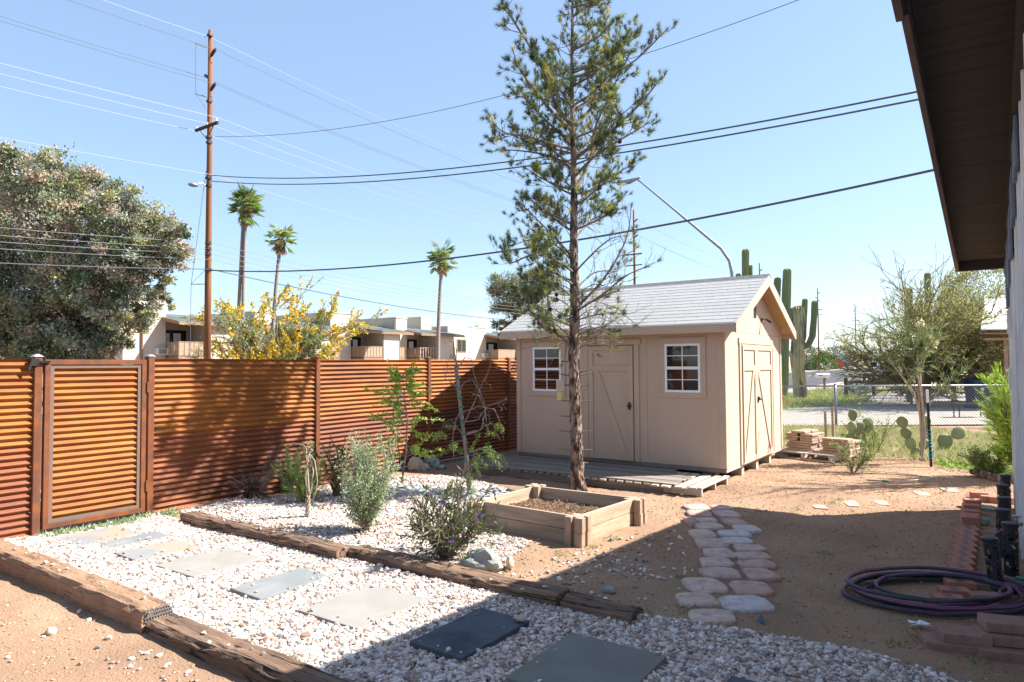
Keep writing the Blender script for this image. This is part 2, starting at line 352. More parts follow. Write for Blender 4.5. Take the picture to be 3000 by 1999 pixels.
# ---------------------------------------------------------------- corrugated fence
XF = -4.935; HF = 1.84; GY0, GW = -6.93, 1.062; GY1 = GY0+GW; BAY = 2.4245; PY = [GY1+.05+BAY*k for k in range(5)]
def corr(y0, y1, z0, z1, x=XF, per=.0677, amp=.0155, ph=0.):
    b = MB(); n = int((z1-z0)/per*10); ys = [y0, y1]; v = []
    m_ = max(2, int((y1-y0)/.3)+1)
    for i in range(n+1):
        z = z0+(z1-z0)*i/n
        for j in range(m_):
            y = y0+(y1-y0)*j/(m_-1)
            v.append((x+amp*math.sin(2*math.pi*(z+ph)/per)+.002*nz(y*2, z*3), y, z+.007*nz(y*.9, z*.3+x)))
    b.add(v, [(i*m_+j, i*m_+j+1, (i+1)*m_+j+1, (i+1)*m_+j) for i in range(n) for j in range(m_-1)])
    return b
def post(y, par, zt, cap, x=XF-.045, w=.038):
    b = MB(); b.box(x-.02, x+.08, y-w, y+w, -.1, zt); o = b.build('post', M['rustframe'], par, bevel=.006)
    c = MB(); c.add([(x-.028, y-w-.008, zt), (x+.088, y-w-.008, zt), (x+.088, y+w+.008, zt), (x-.028, y+w+.008, zt), (x+.01, y-w+.025, zt+.028), (x+.05, y-w+.025, zt+.028), (x+.05, y+w-.025, zt+.028), (x+.01, y+w-.025, zt+.028)],
          [(3, 2, 1, 0), (4, 5, 6, 7), (0, 1, 5, 4), (1, 2, 6, 5), (2, 3, 7, 6), (3, 0, 4, 7)]); c.build('post_cap', cap, o)
def screws(par, y, x=XF+.014, zs=(1.73, 1.45, 1.22, .98, .72, .5, .25)):
    b = MB()
    for z in zs: b.rock((x, y, z+.005), .008, (1, 1, 1), 1, 1, 0)
    b.build('screws', M['galv'], par)
fl = thing('corrugated_fence', (XF, GY0-1, 0), 'rust orange corrugated metal fence section left of the gate', 'fence')
ft = corr(-11.5, GY0-.06, .95, HF).build('corrugated_sheet', M['rust'], fl, smooth=True)
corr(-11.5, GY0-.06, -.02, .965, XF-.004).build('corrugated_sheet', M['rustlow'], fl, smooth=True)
post(GY0-.05, fl, HF+.02, M['capmetal']); screws(fl, GY0-.1)
fr = thing('corrugated_fence', (XF, GY1, 0), 'long rust orange corrugated metal fence running from the gate to the shed', 'fence')
for k, y in enumerate(PY):
    post(y, fr, HF+(.03 if k else .03), M['capmetal'] if k == 0 else M['rustframe'])
    if k < 4:
        corr(y+.042, PY[k+1]-.042, .93, HF, ph=.01*k).build('corrugated_sheet', M['rust'], fr, smooth=True)
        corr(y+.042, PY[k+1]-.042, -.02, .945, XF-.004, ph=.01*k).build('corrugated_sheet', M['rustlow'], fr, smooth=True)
        screws(fr, y+.075)
gt = thing('metal_gate', (XF, GY0, 0), 'rusty framed gate filled with corrugated metal between the two fence posts', 'gate')
b = MB(); x0, x1 = XF-.01, XF+.045; zt = HF-.01; ya, yb = GY0+.005, GY1-.012; zb = .06
b.box(x0, x1, ya, yb, zt-.055, zt); b.box(x0, x1, ya, yb, zb, zb+.055); b.box(x0, x1, ya, ya+.055, zb+.055, zt-.055); b.box(x0, x1, yb-.055, yb, zb+.055, zt-.055)
b.build('gate_frame', M['rustframe'], gt, bevel=.004)
b = MB(); i = .057; w = .035; x1 -= .012
b.box(x0, x1, ya+i, yb-i, zt-i-w, zt-i); b.box(x0, x1, ya+i, yb-i, zb+i, zb+i+w); b.box(x0, x1, ya+i, ya+i+w, zb+i+w, zt-i-w); b.box(x0, x1, yb-i-w, yb-i, zb+i+w, zt-i-w)
b.build('inner_frame', mat('oldsteel', (.24, .13, .09), (.17, .14, .12), 4, .75, .3, 60), gt)
corr(ya+i+w, yb-i-w, zb+i+w, zt-i-w, XF+.012, ph=.03).build('corrugated_sheet', M['rust'], gt, smooth=True)
for z in (.3, 1.45): b = MB(); b.box(XF+.0, XF+.06, GY1-.012, GY1+.012, z, z+.12); b.build('hinge', M['rustframe'], gt)
b = MB(); b.bar((XF+.06, GY0-.14, HF-.035), (XF+.06, GY0+.05, HF-.03), .02, .02); b.box(XF+.02, XF+.075, GY0-.13, GY0-.06, HF-.075, HF-.0); b.bar((XF+.07, GY0-.13, HF-.04), (XF+.07, GY0-.15, HF-.12), .02, .025)
b.build('latch', M['black'], gt)
b = MB(); b.tube([(XF+.1, -2.0, .05), (XF+.13, -.9, .045), (XF+.12, .6, .05)], .022, 8); tag(b.build('metal_pipe', M['galv'], smooth=True), 'grey metal pipe lying along the foot of the rusty fence near the shed', 'pipe')

# ---------------------------------------------------------------- utility poles and wires
XP = -27.
def pY(px): return onX(px, 1000, XP).y
Y1, Y2, Y3, Y4 = pY(608), pY(1861), pY(2229), pY(2398); SPN = (Y4-Y1)/3.
Y0 = Y1-(Y2-Y1)
def zP(py): return onX(608, py, XP).z
TOP = zP(86)
def utility_pole(y, label, full, top=TOP):
    t = thing('utility_pole', (XP, y, 0), label, 'utility pole', 'wooden utility poles along the street')
    b = MB(); b.tube([(XP, y, -.3), (XP, y, 6), (XP+.02, y, 12), (XP, y, top)], [.165, .15, .125, .10], 14 if full else 8); b.build('pole', M['pole'], t, smooth=True)
    za = zP(372) if full else zP(372)
    b = MB(); b.box(XP-.95, XP+.95, y-.2, y-.1, za-.06, za+.06)
    if not full: b.box(XP-.95, XP+.95, y-.2, y-.1, za-1.2, za-1.1)
    b.build('crossarm', M['darkwood'], t)
    b = MB(); b.bar((XP-.6, y-.15, za-.05), (XP, y-.13, za-.6), .04, .02); b.bar((XP+.6, y-.15, za-.05), (XP, y-.13, za-.6), .04, .02); b.build('brace', M['darkwood'], t)
    for sx_, zz in ((1, zP(157)), (-1, zP(220)), (1, zP(258))):
        b = MB(); b.tube([(XP+sx_*.1, y, zz-.06), (XP+sx_*.4, y, zz+.12)], [.075, .075], 8); b.tube([(XP+sx_*.4, y, zz+.12), (XP+sx_*.48, y, zz+.17)], [.05, .03], 8); b.build('insulator', M['blackmetal'], t, smooth=True)
    for dx in (-.85, 0.05, .85):
        b = MB(); b.lathe((XP+dx, y-.15, za+.06), [(.03, 0), (.05, .03), (.02, .06), (.05, .09), (.03, .13)], 8); b.build('insulator', M['white'], t)
    for zz in (zP(103), zP(297), zP(402), zP(418), zP(522), zP(545), zP(712), zP(730), zP(745), zP(790)):
        if full: b = MB(); b.box(XP-.04, XP+.2, y-.16, y+.02, zz-.06, zz+.06); b.build('bracket', M['blackmetal'], t)
    return t
p1 = utility_pole(Y1, 'tall reddish wooden utility pole left of the palm trees, nearest of the poles', True)
# lamp on the first pole, thin stand-off wire
b = MB(); q = [onX(604, 545, XP), onX(592, 537, XP), onX(580, 538, XP)]; b.tube(q, .03, 6); b.build('lamp_arm', M['galv'], p1)
b = MB(); c = onX(566, 542, XP); b.rock(c, .2, (.9, 1.25, .5), 3, 2, .05); b.build('lamp_head', M['galv'], p1, smooth=True)
b = MB(); b.tube([onX(573, 127, XP), onX(573, 275, XP)], .012, 4); b.tube([onX(573, 127, XP), onX(606, 140, XP)], .03, 4); b.tube([onX(573, 275, XP), onX(606, 285, XP)], .03, 4); b.tube([onX(573, 127, XP), onX(604, 108, XP)], .01, 4); b.tube([onX(573, 275, XP), onX(603, 318, XP)], .01, 4)
b.tube([onX(604, 500, XP), onX(560, 833, XP), onX(557, 1050, XP)], .012, 4); b.tube([onX(560, 833, XP), onX(602, 833, XP)], .03, 4); b.tube([onX(560, 833, XP), onX(602, 790, XP)], .01, 4)
b.build('standoff_wire', M['wire'], p1)
utility_pole(Y2, 'distant brown utility pole rising behind the grey shed roof beside the pine', False)
utility_pole(Y3, 'far utility pole whose top shows beside the ridge end of the shed roof', False)
utility_pole(Y4, 'thin dark utility pole between the big saguaro and the palo verde tree', False)
for k, lb in ((1, 'far utility pole seen through the bare branches left of the palo verde'), (2, 'farthest utility pole, faint beyond the parked dark car')):
    utility_pole(Y4+(Y4-Y3)*1.1*k, lb, False)
YE = Y4+(Y4-Y3)*2.2
YS = [Y0, Y1, Y2, Y3, Y4, YE]
def span(p, q, sag, n=14):
    p = Vector(p); q = Vector(q)
    return [p.lerp(q, i/n)-Vector((0, 0, 4*sag*(i/n)*(1-i/n))) for i in range(n+1)]
def line(dx, z, r, m, label, sag=.8, pend=None):
    r *= .72
    P = []
    for a_, b_ in zip(YS[:-1], YS[1:]):
        s_ = span((XP+dx, a_, z), (XP+dx, b_, z), sag*((b_-a_)/45.)**2); P += s_ if not P else s_[1:]
    b = MB(); b.tube(P, r, 4); return tag(b.build('power_line', m), label, 'cable')
line(0, zP(106), .009, M['wirepale'], 'thinnest top wire running through the top of the nearest wooden pole')
line(.5, zP(151), .014, M['wire'], 'dark wire on the topmost insulator of the nearest wooden pole')
line(-.5, zP(216), .014, M['wire'], 'dark wire on the left pointing insulator of the nearest wooden pole')
line(.5, zP(252), .014, M['wire'], 'dark wire on the lower right insulator of the nearest wooden pole')
line(.85, zP(356), .016, M['wirepale'], 'pale wire on the right end of the crossarm of the nearest pole')
line(.05, zP(363), .016, M['wirepale'], 'pale wire on the middle insulator of the crossarm of the nearest pole')
line(-.85, zP(374), .016, M['wirepale'], 'pale wire on the left end of the crossarm of the nearest pole')
line(.15, zP(512), .018, M['wirepale'], 'pale cable crossing the nearest pole just above its street lamp')
for i_, (zz, w_) in enumerate(((712, 'highest'), (730, 'second'), (745, 'third'), (761, 'fourth'))):
    line(.15, zP(zz), .016, M['wiremid'], w_+' of the four thin grey wires crossing the left tree below the lamp', 1.0)
line(.18, zP(790), .036, M['wire'], 'thick grey cable bundle, lowest line crossing the left tree', 1.1)
def drop(p, q, sag, r, label):
    b = MB(); b.tube(span(p, q, sag, 24), r, 5); tag(b.build('service_cable', M['wire']), label, 'cable')
drop((XP+.2, Y1, zP(515)), deep(2900, 226, 12), .75, .02, 'upper of two black cables from the nearest pole to the house eave')
drop((XP+.2, Y1, zP(532)), deep(2900, 250, 12), .75, .02, 'lower of two black cables from the nearest pole to the house eave')
drop((XP+.2, Y1, zP(793)), deep(2900, 462, 13), .75, .028, 'thick grey cable sweeping from the nearest pole up to the house roof')
drop((XP+.5, Y1, zP(405)), deep(2700, -140, 16), 1.2, .010, 'thin wire rising from below the crossarm across the pine to the top')

# street lamps
def street_lamp(base, bend_z, tip, hz_, r, label, armdir=None):
    t = thing('street_lamp', base, label, 'street lamp')
    bx, by, _ = base; tip = Vector(tip)
    k = Vector((tip.x-bx, tip.y-by, 0)); P = [Vector((bx, by, 0)), Vector((bx, by, bend_z*.6)), Vector((bx, by, bend_z-.6)), Vector((bx, by, bend_z))+k*.02, Vector((bx, by, bend_z+.6))+k*.09]
    e = tip-k.normalized()*.9; P += [P[-1].lerp(e, f) for f in (.33, .66, .97)]+[e+Vector((0, 0, .12))+k.normalized()*.15]
    b = MB(); b.tube(P, [r, r*.92, r*.85, r*.82, r*.75, r*.6, r*.5, r*.4, r*.35], 10); b.build('pole', M['galv'], t, smooth=True)
    b = MB(); d = k.normalized(); c = tip+Vector((0, 0, .1)); b.tube([c-d*.9+Vector((0, 0, .12)), c-d*.3, c+d*.3, c+d*.42], [.05, .13, .12, .03], 10); b.build('lamp_head', M['galv'], t, smooth=True)
    b = MB(); b.rock(c+Vector((0, 0, -.09)), .17, (1.2, 1, .4), 2, 2, 0); b.build('lens', M['white'], t, smooth=True)
q = onX(2145, 800, -6.4); t2 = onY(1828, 541, q.y)
street_lamp((q.x, q.y, 0), onX(2145, 745, -6.4).z-.3, t2, 0, .10, 'grey street lamp with long slanting arm above the shed roof')
q = onX(2444, 1060, -28.5); t2 = onY(2460, 1000, q.y)
street_lamp((q.x, q.y, 0), onX(2444, 1010, -28.5).z, t2, 0, .14, 'small far street lamp beside the green hedge')

# ---------------------------------------------------------------- apartments across the street
XA = -51.; ap = thing('apartment_building', (XA, onX(700, 1060, XA).y, 0), 'long two storey stucco apartment building with balconies beyond the fence', 'building')
def ay(px): return onX(px, 1000, XA).y
def az(px, py): return onX(px, py, XA).z
def prt(name, m, fn, par=ap, **k): b = MB(); fn(b); return b.build(name, m, par, **k)
XPJ = XA+2.0
def balcony(y0, y1, zf, x0, xf, slats=True, ret=True):
    f = prt('balcony', M['browntrim'], lambda b: (b.box(x0, xf, y0, y1, zf-.25, zf), b.box(xf-.06, xf, y0, y1, zf+1.1, zf+1.18), b.box(xf-.06, xf, y0, y0+.08, zf, zf+1.1), b.box(xf-.06, xf, y1-.08, y1, zf, zf+1.1)))
    n = max(3, int((y1-y0)/.42)); st = (y1-y0-.16)/n; gap = .05 if slats else .26
    prt('railing', M['woodrail'], lambda b: [b.box(xf-.045, xf-.015, y0+.08+st*i, y0+.08+st*(i+1)-gap, zf+.05, zf+1.1) for i in range(n)], f)
    if ret: prt('railing', M['woodrail'], lambda b: [b.box(x0+(xf-x0)*i/5+.04, x0+(xf-x0)*(i+1)/5-.04, y0, y0+.03, zf+.05, zf+1.15) for i in range(5)], f)
def unit(pa, pb, pc, pd, pe, ztop, zeave=5.15, zrf=6.0, slats=True):
    a, b_, c_, d_, e_ = [ay(p) for p in (pa, pb, pc, pd, pe)]; zf = 2.55
    prt('wall', M['stucco'], lambda b: b.box(XA-9, XA, a, b_, 0, ztop))
    prt('parapet_cap', M['stucco'], lambda b: b.box(XA-9.05, XA+.06, a-.05, b_+.05, ztop, ztop+.12))
    # recess behind the balcony, projecting wall, roof
    prt('wall', M['stucco'], lambda b: (b.box(XA-9, XA-1.2, b_, e_, 0, zrf-.05), b.box(XA-1.2, XPJ, b_, c_, 0, zf-.26), b.box(XA-1.2, XPJ, c_, d_, 0, zeave-.02), b.box(XA-1.2, XPJ-.6, d_, e_, 0, zf-.26)))
    g_ = prt('sliding_door', M['darkroom'], lambda b: b.box(XA-1.2, XA-1.14, b_+.2, c_-.25, zf, zf+2.2))
    prt('pane', M['glass'], lambda b: b.box(XA-1.139, XA-1.12, b_+.4, b_+(c_-b_)*.42, zf+.1, zf+1.95), g_)
    prt('curtain', M['white'], lambda b: b.box(XA-1.139, XA-1.12, b_+(c_-b_)*.48, b_+(c_-b_)*.72, zf+.1, zf+1.95), g_)
    balcony(b_, c_, zf, XA-1.15, XPJ, slats); 
    if e_-d_ > .6: balcony(d_, e_, zf, XA-1.15, XPJ-.6, slats, False)
    def rf(b):
        b.add([(XPJ+.45, b_-.25, zeave), (XPJ+.45, e_+.2, zeave), (XA-2.5, e_+.2, zrf), (XA-2.5, b_-.25, zrf), (XPJ+.45, b_-.25, zeave+.16), (XPJ+.45, e_+.2, zeave+.16), (XA-2.5, e_+.2, zrf+.16), (XA-2.5, b_-.25, zrf+.16)],
              [(0, 3, 2, 1), (4, 5, 6, 7), (0, 1, 5, 4), (1, 2, 6, 5), (2, 3, 7, 6), (3, 0, 4, 7)])
    r_ = prt('roof', M['roofgreen'], rf)
    prt('fascia', M['browntrim'], lambda b: (b.box(XPJ+.451, XPJ+.52, b_-.27, e_+.22, zeave-.12, zeave+.12), b.bar((XPJ+.45, b_-.29, zeave+.02), (XA-2.4, b_-.29, zrf+.02), .06, .26)), r_)
    prt('trim', M['browntrim'], lambda b: (b.box(XPJ+.0, XPJ+.03, c_, c_+.09, 0, zeave-.15), b.box(XPJ+.0, XPJ+.03, d_-.09, d_, 0, zeave-.15)))
def ac(px, z, x=XA): y = ay(px); o = prt('air_conditioner', M['white'], lambda b: b.box(x, x+.45, y-.45, y+.45, z, z+.5)); prt('grille', M['black'], lambda b: [b.box(x+.451, x+.46, y-.36, y+.3, z+.06+.07*i, z+.1+.07*i) for i in range(6)], o)
def pipe(px, x=XA, zt_=6.6): y = ay(px); prt('drain_pipe', M['browntrim'], lambda b: b.tube([(x+.1, y, 0), (x+.1, y, zt_)], .085, 6))
unit(360, 485, 575, 680, 745, 7.1, slats=True); pipe(415); ac(470, 2.7)
unit(745, 800, 880, 930, 968, 6.6)
unit(968, 1028, 1084, 1133, 1160, 7.05, slats=True)
unit(1160, 1192, 1247, 1292, 1312, 7.0, slats=False); pipe(1153, XA, 6.6)
a, b_ = ay(1312), ay(1380)
prt('wall', M['stucco'], lambda b: b.box(XA-9, XA-.0, a, b_, 0, 6.5)); prt('wall', M['stucco'], lambda b: b.box(XA-6, XA-2, ay(1270), ay(1300), 5, 7.6))
w_ = prt('window', M['browntrim'], lambda b: b.box(XA, XA+.05, ay(1338), ay(1365), 3.3, 4.95)); prt('pane', M['glass'], lambda b: (b.box(XA+.051, XA+.07, ay(1340), ay(1351), 3.42, 4.83), b.box(XA+.051, XA+.07, ay(1353), ay(1363), 3.42, 4.83)), w_)
unit(1380, 1424, 1480, 1540, 1600, 6.5, slats=True); ac(1416, 2.7); ac(1318, 2.7)
unit(1600, 1650, 1700, 1750, 1790, 6.6)
for px, py in ((1035, 948), (1050, 950), (1200, 958), (1240, 962), (1455, 975)):
    c = onX(px, py, XA-5); prt('rooftop_cooler', M['galv'], lambda b: (b.box(c.x-.5, c.x+.5, c.y-.5, c.y+.5, 5.9, c.z+.15)), bevel=.03)

# ---------------------------------------------------------------- chain link fence
cl0 = deep(2255, 1131, 18.2); cl1 = deep(3010, 1131, 18.0); cl0.z = cl1.z = 1.12
ck = thing('chain_link_fence', (cl0.x, cl0.y, 0), 'galvanised chain link fence behind the shed and the paver stacks', 'fence')
b = MB(); b.tube([cl0, cl1], .024, 8); b.build('top_rail', M['galv'], ck, smooth=True)
dv = (cl1-cl0); Lc = dv.length; dv.normalize()
fp = deep(2447, 1131, 18.15)
for k in (0,):
    c = fp+dv*3.05*k
    b = MB(); b.tube([(c.x, c.y, -.1), (c.x, c.y, 1.15)], .034, 8); b.rock((c.x, c.y, 1.16), .045, (1, 1, .8), 1, 1, 0)
    if -0.5 < (c-cl0).dot(dv) < Lc: b.build('post', M['galv'], ck, smooth=True)
b = MB(); nrm = Vector((0, 0, 1)); k = -1.1
while k < Lc:
    for sgn in (1, -1):
        s0 = k; s1 = k+1.06*sgn if sgn > 0 else k+1.06
        p = cl0+dv*(s0); q = cl0+dv*(s0+1.06); p.z, q.z = (.03, 1.09) if sgn > 0 else (1.09, .03)
        b.bar(p, q, .0046, .0046)
    k += .085
b.build('mesh', M['galv'], ck)

# ---------------------------------------------------------------- things along the far street
def at_x(px, X): return onX(px, 1060, X).y
def text(s, size, loc, rz, m, par, tilt=90):
    cu = bpy.data.curves.new('t', 'FONT'); cu.body = s; cu.size = size; cu.extrude = .01; cu.align_x = 'CENTER'; cu.align_y = 'CENTER'
    o = bpy.data.objects.new('t', cu); C.objects.link(o); bpy.context.view_layer.update()
    me = bpy.data.meshes.new_from_object(o.evaluated_get(bpy.context.evaluated_depsgraph_get())); bpy.data.objects.remove(o)
    me.materials.clear(); me.materials.append(m); q = bpy.data.objects.new('lettering', me); C.objects.link(q); q.parent = par
    q.location = Vector(loc)-wloc(par); q.rotation_euler = (R(tilt), 0, rz); return q
def yb(px, X): return onX(px, 1060, X)
def simple_bldg(px0, px1, X, ztop, m, label, roof=None, dark=0):
    a = at_x(px0, X); b_ = at_x(px1, X); t = thing('building', (X, a, 0), label, 'building')
    b = MB(); b.box(X-15, X, a, b_, 0, ztop); b.build('wall', m, t)
    if roof: b = MB(); b.box(X-15.3, X+.8, a-.6, b_+.6, ztop, ztop+.7); b.build('roof', roof, t)
    b = MB(); n = max(2, int((b_-a)/4)); st = (b_-a)/n
    for i in range(n): b.box(X, X+.06, a+st*i+st*.2, a+st*(i+1)-st*.2, ztop*.55, ztop*.85)
    if dark: b.build('windows', M['glass'], t)
    return t
zz = lambda px, py, X: onX(px, py, X).z
simple_bldg(2262, 2322, -48, zz(2300, 1036, -48), M['pinkwall'], 'two storey building with green roof edge behind the pink sign', M['signgreen'], 1)
simple_bldg(2350, 2396, -60, zz(2380, 1028, -60), M['farwall'], 'plain grey block building far beyond the big saguaro')
simple_bldg(2400, 2440, -52, zz(2420, 1044, -52), M['farwall'], 'low white building with pale roof far beyond the thin dark pole', M['white'])
X = -30.; p_ = yb(2300, X); zb_, zt_ = zz(2300, 1071, X), zz(2300, 1049, X)
sg = thing('monument_sign', (X, p_.y, 0), 'pink roadside sign with brown lettering seen beside the shed corner', 'sign')
ya_, yb_ = at_x(2281, X), at_x(2314, X)
b = MB(); b.box(X-.3, X, ya_, yb_, zb_, zt_); b.build('sign_board', M['pink'], sg); b = MB(); b.box(X-.5, X+.1, ya_, yb_, 0, zb_); b.build('base', M['stucco'], sg)
h_ = zt_-zb_; ym = (ya_+yb_)/2+1.2
for s_, zc, sz in (('DE ORO', .82, .24), ('VILLAS', .6, .24), ('884-2184', .14, .24)):
    text(s_, h_*sz*1.25, (X+.03, ym, zb_+h_*zc), R(90), M['browntrim'], sg)
b = MB(); b.box(X+.005, X+.03, ya_+1, yb_-1, zb_+h_*.36, zb_+h_*.4); b.build('rule', M['browntrim'], sg)
yw = thing('garden_wall', (X+1, at_x(2296, X+1), 0), 'low yellow painted wall under the pink sign', 'wall'); b = MB(); b.box(X+.8, X+1.1, at_x(2282, X+1), at_x(2312, X+1), 0, zz(2300, 1078, X+1)); b.build('wall_body', M['yellowwall'], yw)
def leafblob(name, label, cat, c, r, sq, n, cols, ls, mt='hedge', group=None, boxy=False, stem=True):
    t = thing(name, (c[0], c[1], 0), label, cat, group); c = np.array(c, float)
    u = rng.normal(size=(n, 3)); u /= np.linalg.norm(u, axis=1)[:, None]
    if boxy: u = u/np.max(np.abs(u), axis=1)[:, None]; u = np.sign(u)*np.abs(u)**.8
    rr = rng.uniform(.72, 1.04, (n, 1)); 
    for k in range(n): rr[k] *= 1+ (0 if boxy else .3)*nz(u[k, 0]*2+c[0], u[k, 1]*2, u[k, 2]*2)
    P = c+u*rr*r*np.array(sq); b = MB(); b.leaves(P, u+rdir(n)*.8, ls, ls*.7, pal(n, cols)); b.build('foliage', M[mt], t)
    if stem: b = MB(); b.tube([(c[0], c[1], -.05), (c[0], c[1], c[2])], [r*.09, r*.05], 6); b.build('trunk', M['greybark'], t)
    return t
gcol = [(.05, .09, .025), (.07, .12, .03), (.04, .07, .02)]
X = -27.8; y_ = at_x(2431, X); leafblob('hedge', 'clipped green block hedge across the street beside the red shrub', 'hedge', (X-1, y_, 1.6), 1.9, (1.0, 2.8, .95), 2600, [(.07, .14, .02), (.10, .19, .03)], .35, boxy=True, stem=False)
y_ = at_x(2453, X); leafblob('flowering_shrub', 'bright red flowering shrub at the end of the green hedge', 'shrub', (X, y_, 1.3), 1.3, (.8, 1.2, 1.1), 700, [(.55, .01, .03), (.65, .03, .06)], .3)
y_ = at_x(2374, X); leafblob('shrub', 'low dark rounded shrub across the street right of the saguaro', 'shrub', (X, y_, .8), 1.1, (1, 2.3, .75), 700, gcol, .3)
for px, X, zc, r, sy, lb, cl in ((2364, -45, 3.4, 3.4, 1.2, 'pale green round tree behind the big saguaro trunk', [(.16, .18, .09), (.2, .2, .12)]),
    (2388, -50, 3.6, 3.6, 1.5, 'dark green tree left of the thin dark pole', gcol), (2412, -50, 3., 2.6, 1.3, 'small dark tree just right of the thin dark pole', gcol),
    (2449, -48, 4.5, 4., 1.5, 'dark cypress shaped tree behind the far lamp post', gcol), (2468, -52, 5., 4.2, 1.6, 'brownish green tree above the teal sign', [(.10, .08, .05), (.07, .08, .04)]),
    (2492, -40, 2.2, 2.4, 2.5, 'olive shrubbery beyond the far pavement left of the palo verde', [(.14, .15, .07), (.10, .11, .05)]), (2525, -40, 2.4, 2.8, 3.5, 'grey green shrubbery beyond the far pavement near the dark car', [(.14, .15, .09), (.18, .17, .1)]),
    (2560, -46, 4, 4.2, 4, 'pale desert tree beyond the parked dark car', [(.16, .17, .09), (.12, .14, .06)]), (2620, -46, 4.4, 5, 5, 'large hazy tree far behind the palo verde', [(.16, .17, .09), (.12, .14, .06)])):
    y_ = at_x(px, X); leafblob('far_tree', lb, 'tree', (X, y_, zc), r, (1, sy, 1), 900, cl, .55)
X = -29; y_ = at_x(2470, X); sg2 = thing('roadside_sign', (X, y_, 0), 'dark teal roadside sign with pale lettering in front of far trees', 'sign')
b = MB(); b.box(X-.1, X, at_x(2456, X), at_x(2478, X), zz(2465, 1060, X), zz(2465, 1044, X)); b.build('sign_board', M['signgreen'], sg2)
b = MB(); b.box(X-.1, X-.02, y_-.2, y_+.2, 0, zz(2465, 1060, X)); b.build('post', M['blackmetal'], sg2)
def car(px, X, label, mt, L=4.6, hh=1.5, rz=R(90)):
    y_ = at_x(px, X); t = thing('parked_car', (0, 0, 0), label, 'car')
    def prof(pts, w, y0=-1): 
        b = MB(); n = len(pts); v = [(x, s*w, z) for s in (-1, 1) for x, z in pts]; b.add(v, [tuple(range(n)), tuple(range(n, 2*n))[::-1]]+[(i, i+n, (i+1) % n+n, (i+1) % n) for i in range(n)]); return b
    prof([(-L/2, .35), (-L/2, .8), (-L*.42, .92), (L*.25, .95), (L*.46, .82), (L/2, .6), (L/2, .35)], .88).build('body', mt, t, bevel=.05)
    prof([(-L*.40, .93), (-L*.30, hh), (L*.08, hh), (L*.24, .94)], .76).build('cabin', mt, t, bevel=.04)
    prof([(-L*.34, .99), (-L*.275, hh-.1), (L*.06, hh-.1), (L*.18, .99)], .775).build('window', M['carglass'], t)
    for x in (-L*.3, L*.31):
        for s in (-1, 1): b = MB(); b.tube([(x, s*.72, .33), (x, s*.9, .33)], .33, 14); b.build('wheel', M['black'], t)
    t.location = (X, y_, 0); t.rotation_euler[2] = rz; return t
car(2384, -31, 'pale silver car parked across the street beside the low dark shrub', M['car'])
car(2400, -36, 'white car parked behind the thin dark pole', M['white'])
car(2290, -28.8, 'silver car partly hidden by the shed corner under the pink sign', M['car'])
car(2562, -23, 'dark car standing in the street beyond the striped barricades', M['cardark'], 4.9, 1.85)
# ================================================================ TREES AND CACTI
def wob(p, q, n, amp, rise=0):
    p = Vector(p); q = Vector(q); L = (q-p).length; out = []
    s1, s2 = random.uniform(0, 99), random.uniform(0, 99)
    for i in range(n+1):
        t = i/n; w = math.sin(math.pi*t) if i < n else 0
        out.append(p.lerp(q, t)+Vector((nz(t*2.2, s1), nz(t*2.2, s2), nz(t*2.2, s1+s2)))*amp*L*w*1.6+Vector((0, 0, rise*L*w)))
    return out
def taper(r0, r1, n): return [r0+(r1-r0)*i/n for i in range(n+1)]
def blob_tree(name, label, cat, base, fork, blobs, nper, cl, leafL, cols, bark, r0=.4, sprd=.28, lw=.5, mt='leaf'):
    t = thing(name, base, label, cat); tb = MB(); fork = Vector(fork)
    tb.tube(wob(base, fork, 6, .08), taper(r0, r0*.75, 6), 10)
    Ps = []; Ds = []; Cs = []
    for c, r in blobs:
        c = Vector(c); pts = wob(fork, c, 7, .12, .05); tb.tube(pts, taper(r0*.25, r0*.06, 7), 7)
        K = int(cl*r*r)+3
        for k in range(K):
            d = Vector(rdir(1, .15)[0]); rr = r*random.uniform(.45, 1.05)**.7; e = c+d*rr
            if random.random() < .35: s_ = pts[random.randint(3, 7)]; tb.tube(wob(s_, e, 4, .15), taper(r0*.09, .012, 4), 4, cap=False)
            m_ = int(nper*random.uniform(.6, 1.4)); s = r*sprd*random.uniform(.7, 1.3)
            Q = np.array(e)+rng.normal(size=(m_, 3))*s*np.array([1, 1, .7]); Ps.append(Q)
            Ds.append(rdir(m_, .2)+np.array(d)*.5); cc = np.array(cols[random.randrange(len(cols))])*random.uniform(.75, 1.25)
            Cs.append(cc*(1+rng.uniform(-.3, .3, (m_, 1))))
    P = np.concatenate(Ps); b = MB(); b.leaves(P, np.concatenate(Ds), leafL*rng.uniform(.7, 1.3, len(P)), leafL*lw, np.concatenate(Cs))
    tb.build('trunk', M[bark], t, smooth=True); b.build('crown', M[mt], t); return t
# big tree on the left
def PB(lst, Z, dz=2.2, s=1.): return [(deep(x, y, Z+random.uniform(-dz, dz)), r*Z/FPX*s) for x, y, r in lst]
lt = [(40, 520, 85), (150, 535, 85), (250, 575, 80), (350, 620, 75), (450, 680, 75), (495, 745, 55), (120, 640, 95), (250, 690, 90), (380, 760, 75), (60, 760, 95), (190, 800, 80), (330, 790, 50), (440, 820, 50), (470, 880, 38),
      (40, 900, 85), (130, 930, 75), (215, 990, 75), (50, 1020, 80), (330, 1015, 45), (420, 930, 45), (360, 960, 45), (515, 700, 40), (-60, 600, 110), (-80, 800, 110), (-60, 980, 100), (120, 1040, 60), (270, 1035, 50), (100, 965, 80), (185, 1015, 70), (265, 965, 60), (20, 960, 80), (300, 1045, 45), (230, 915, 55), (320, 900, 50), (280, 860, 60), (400, 880, 50)]
Z = 32.5; bs_ = deep(225, 1130, Z); bs_.z = 0
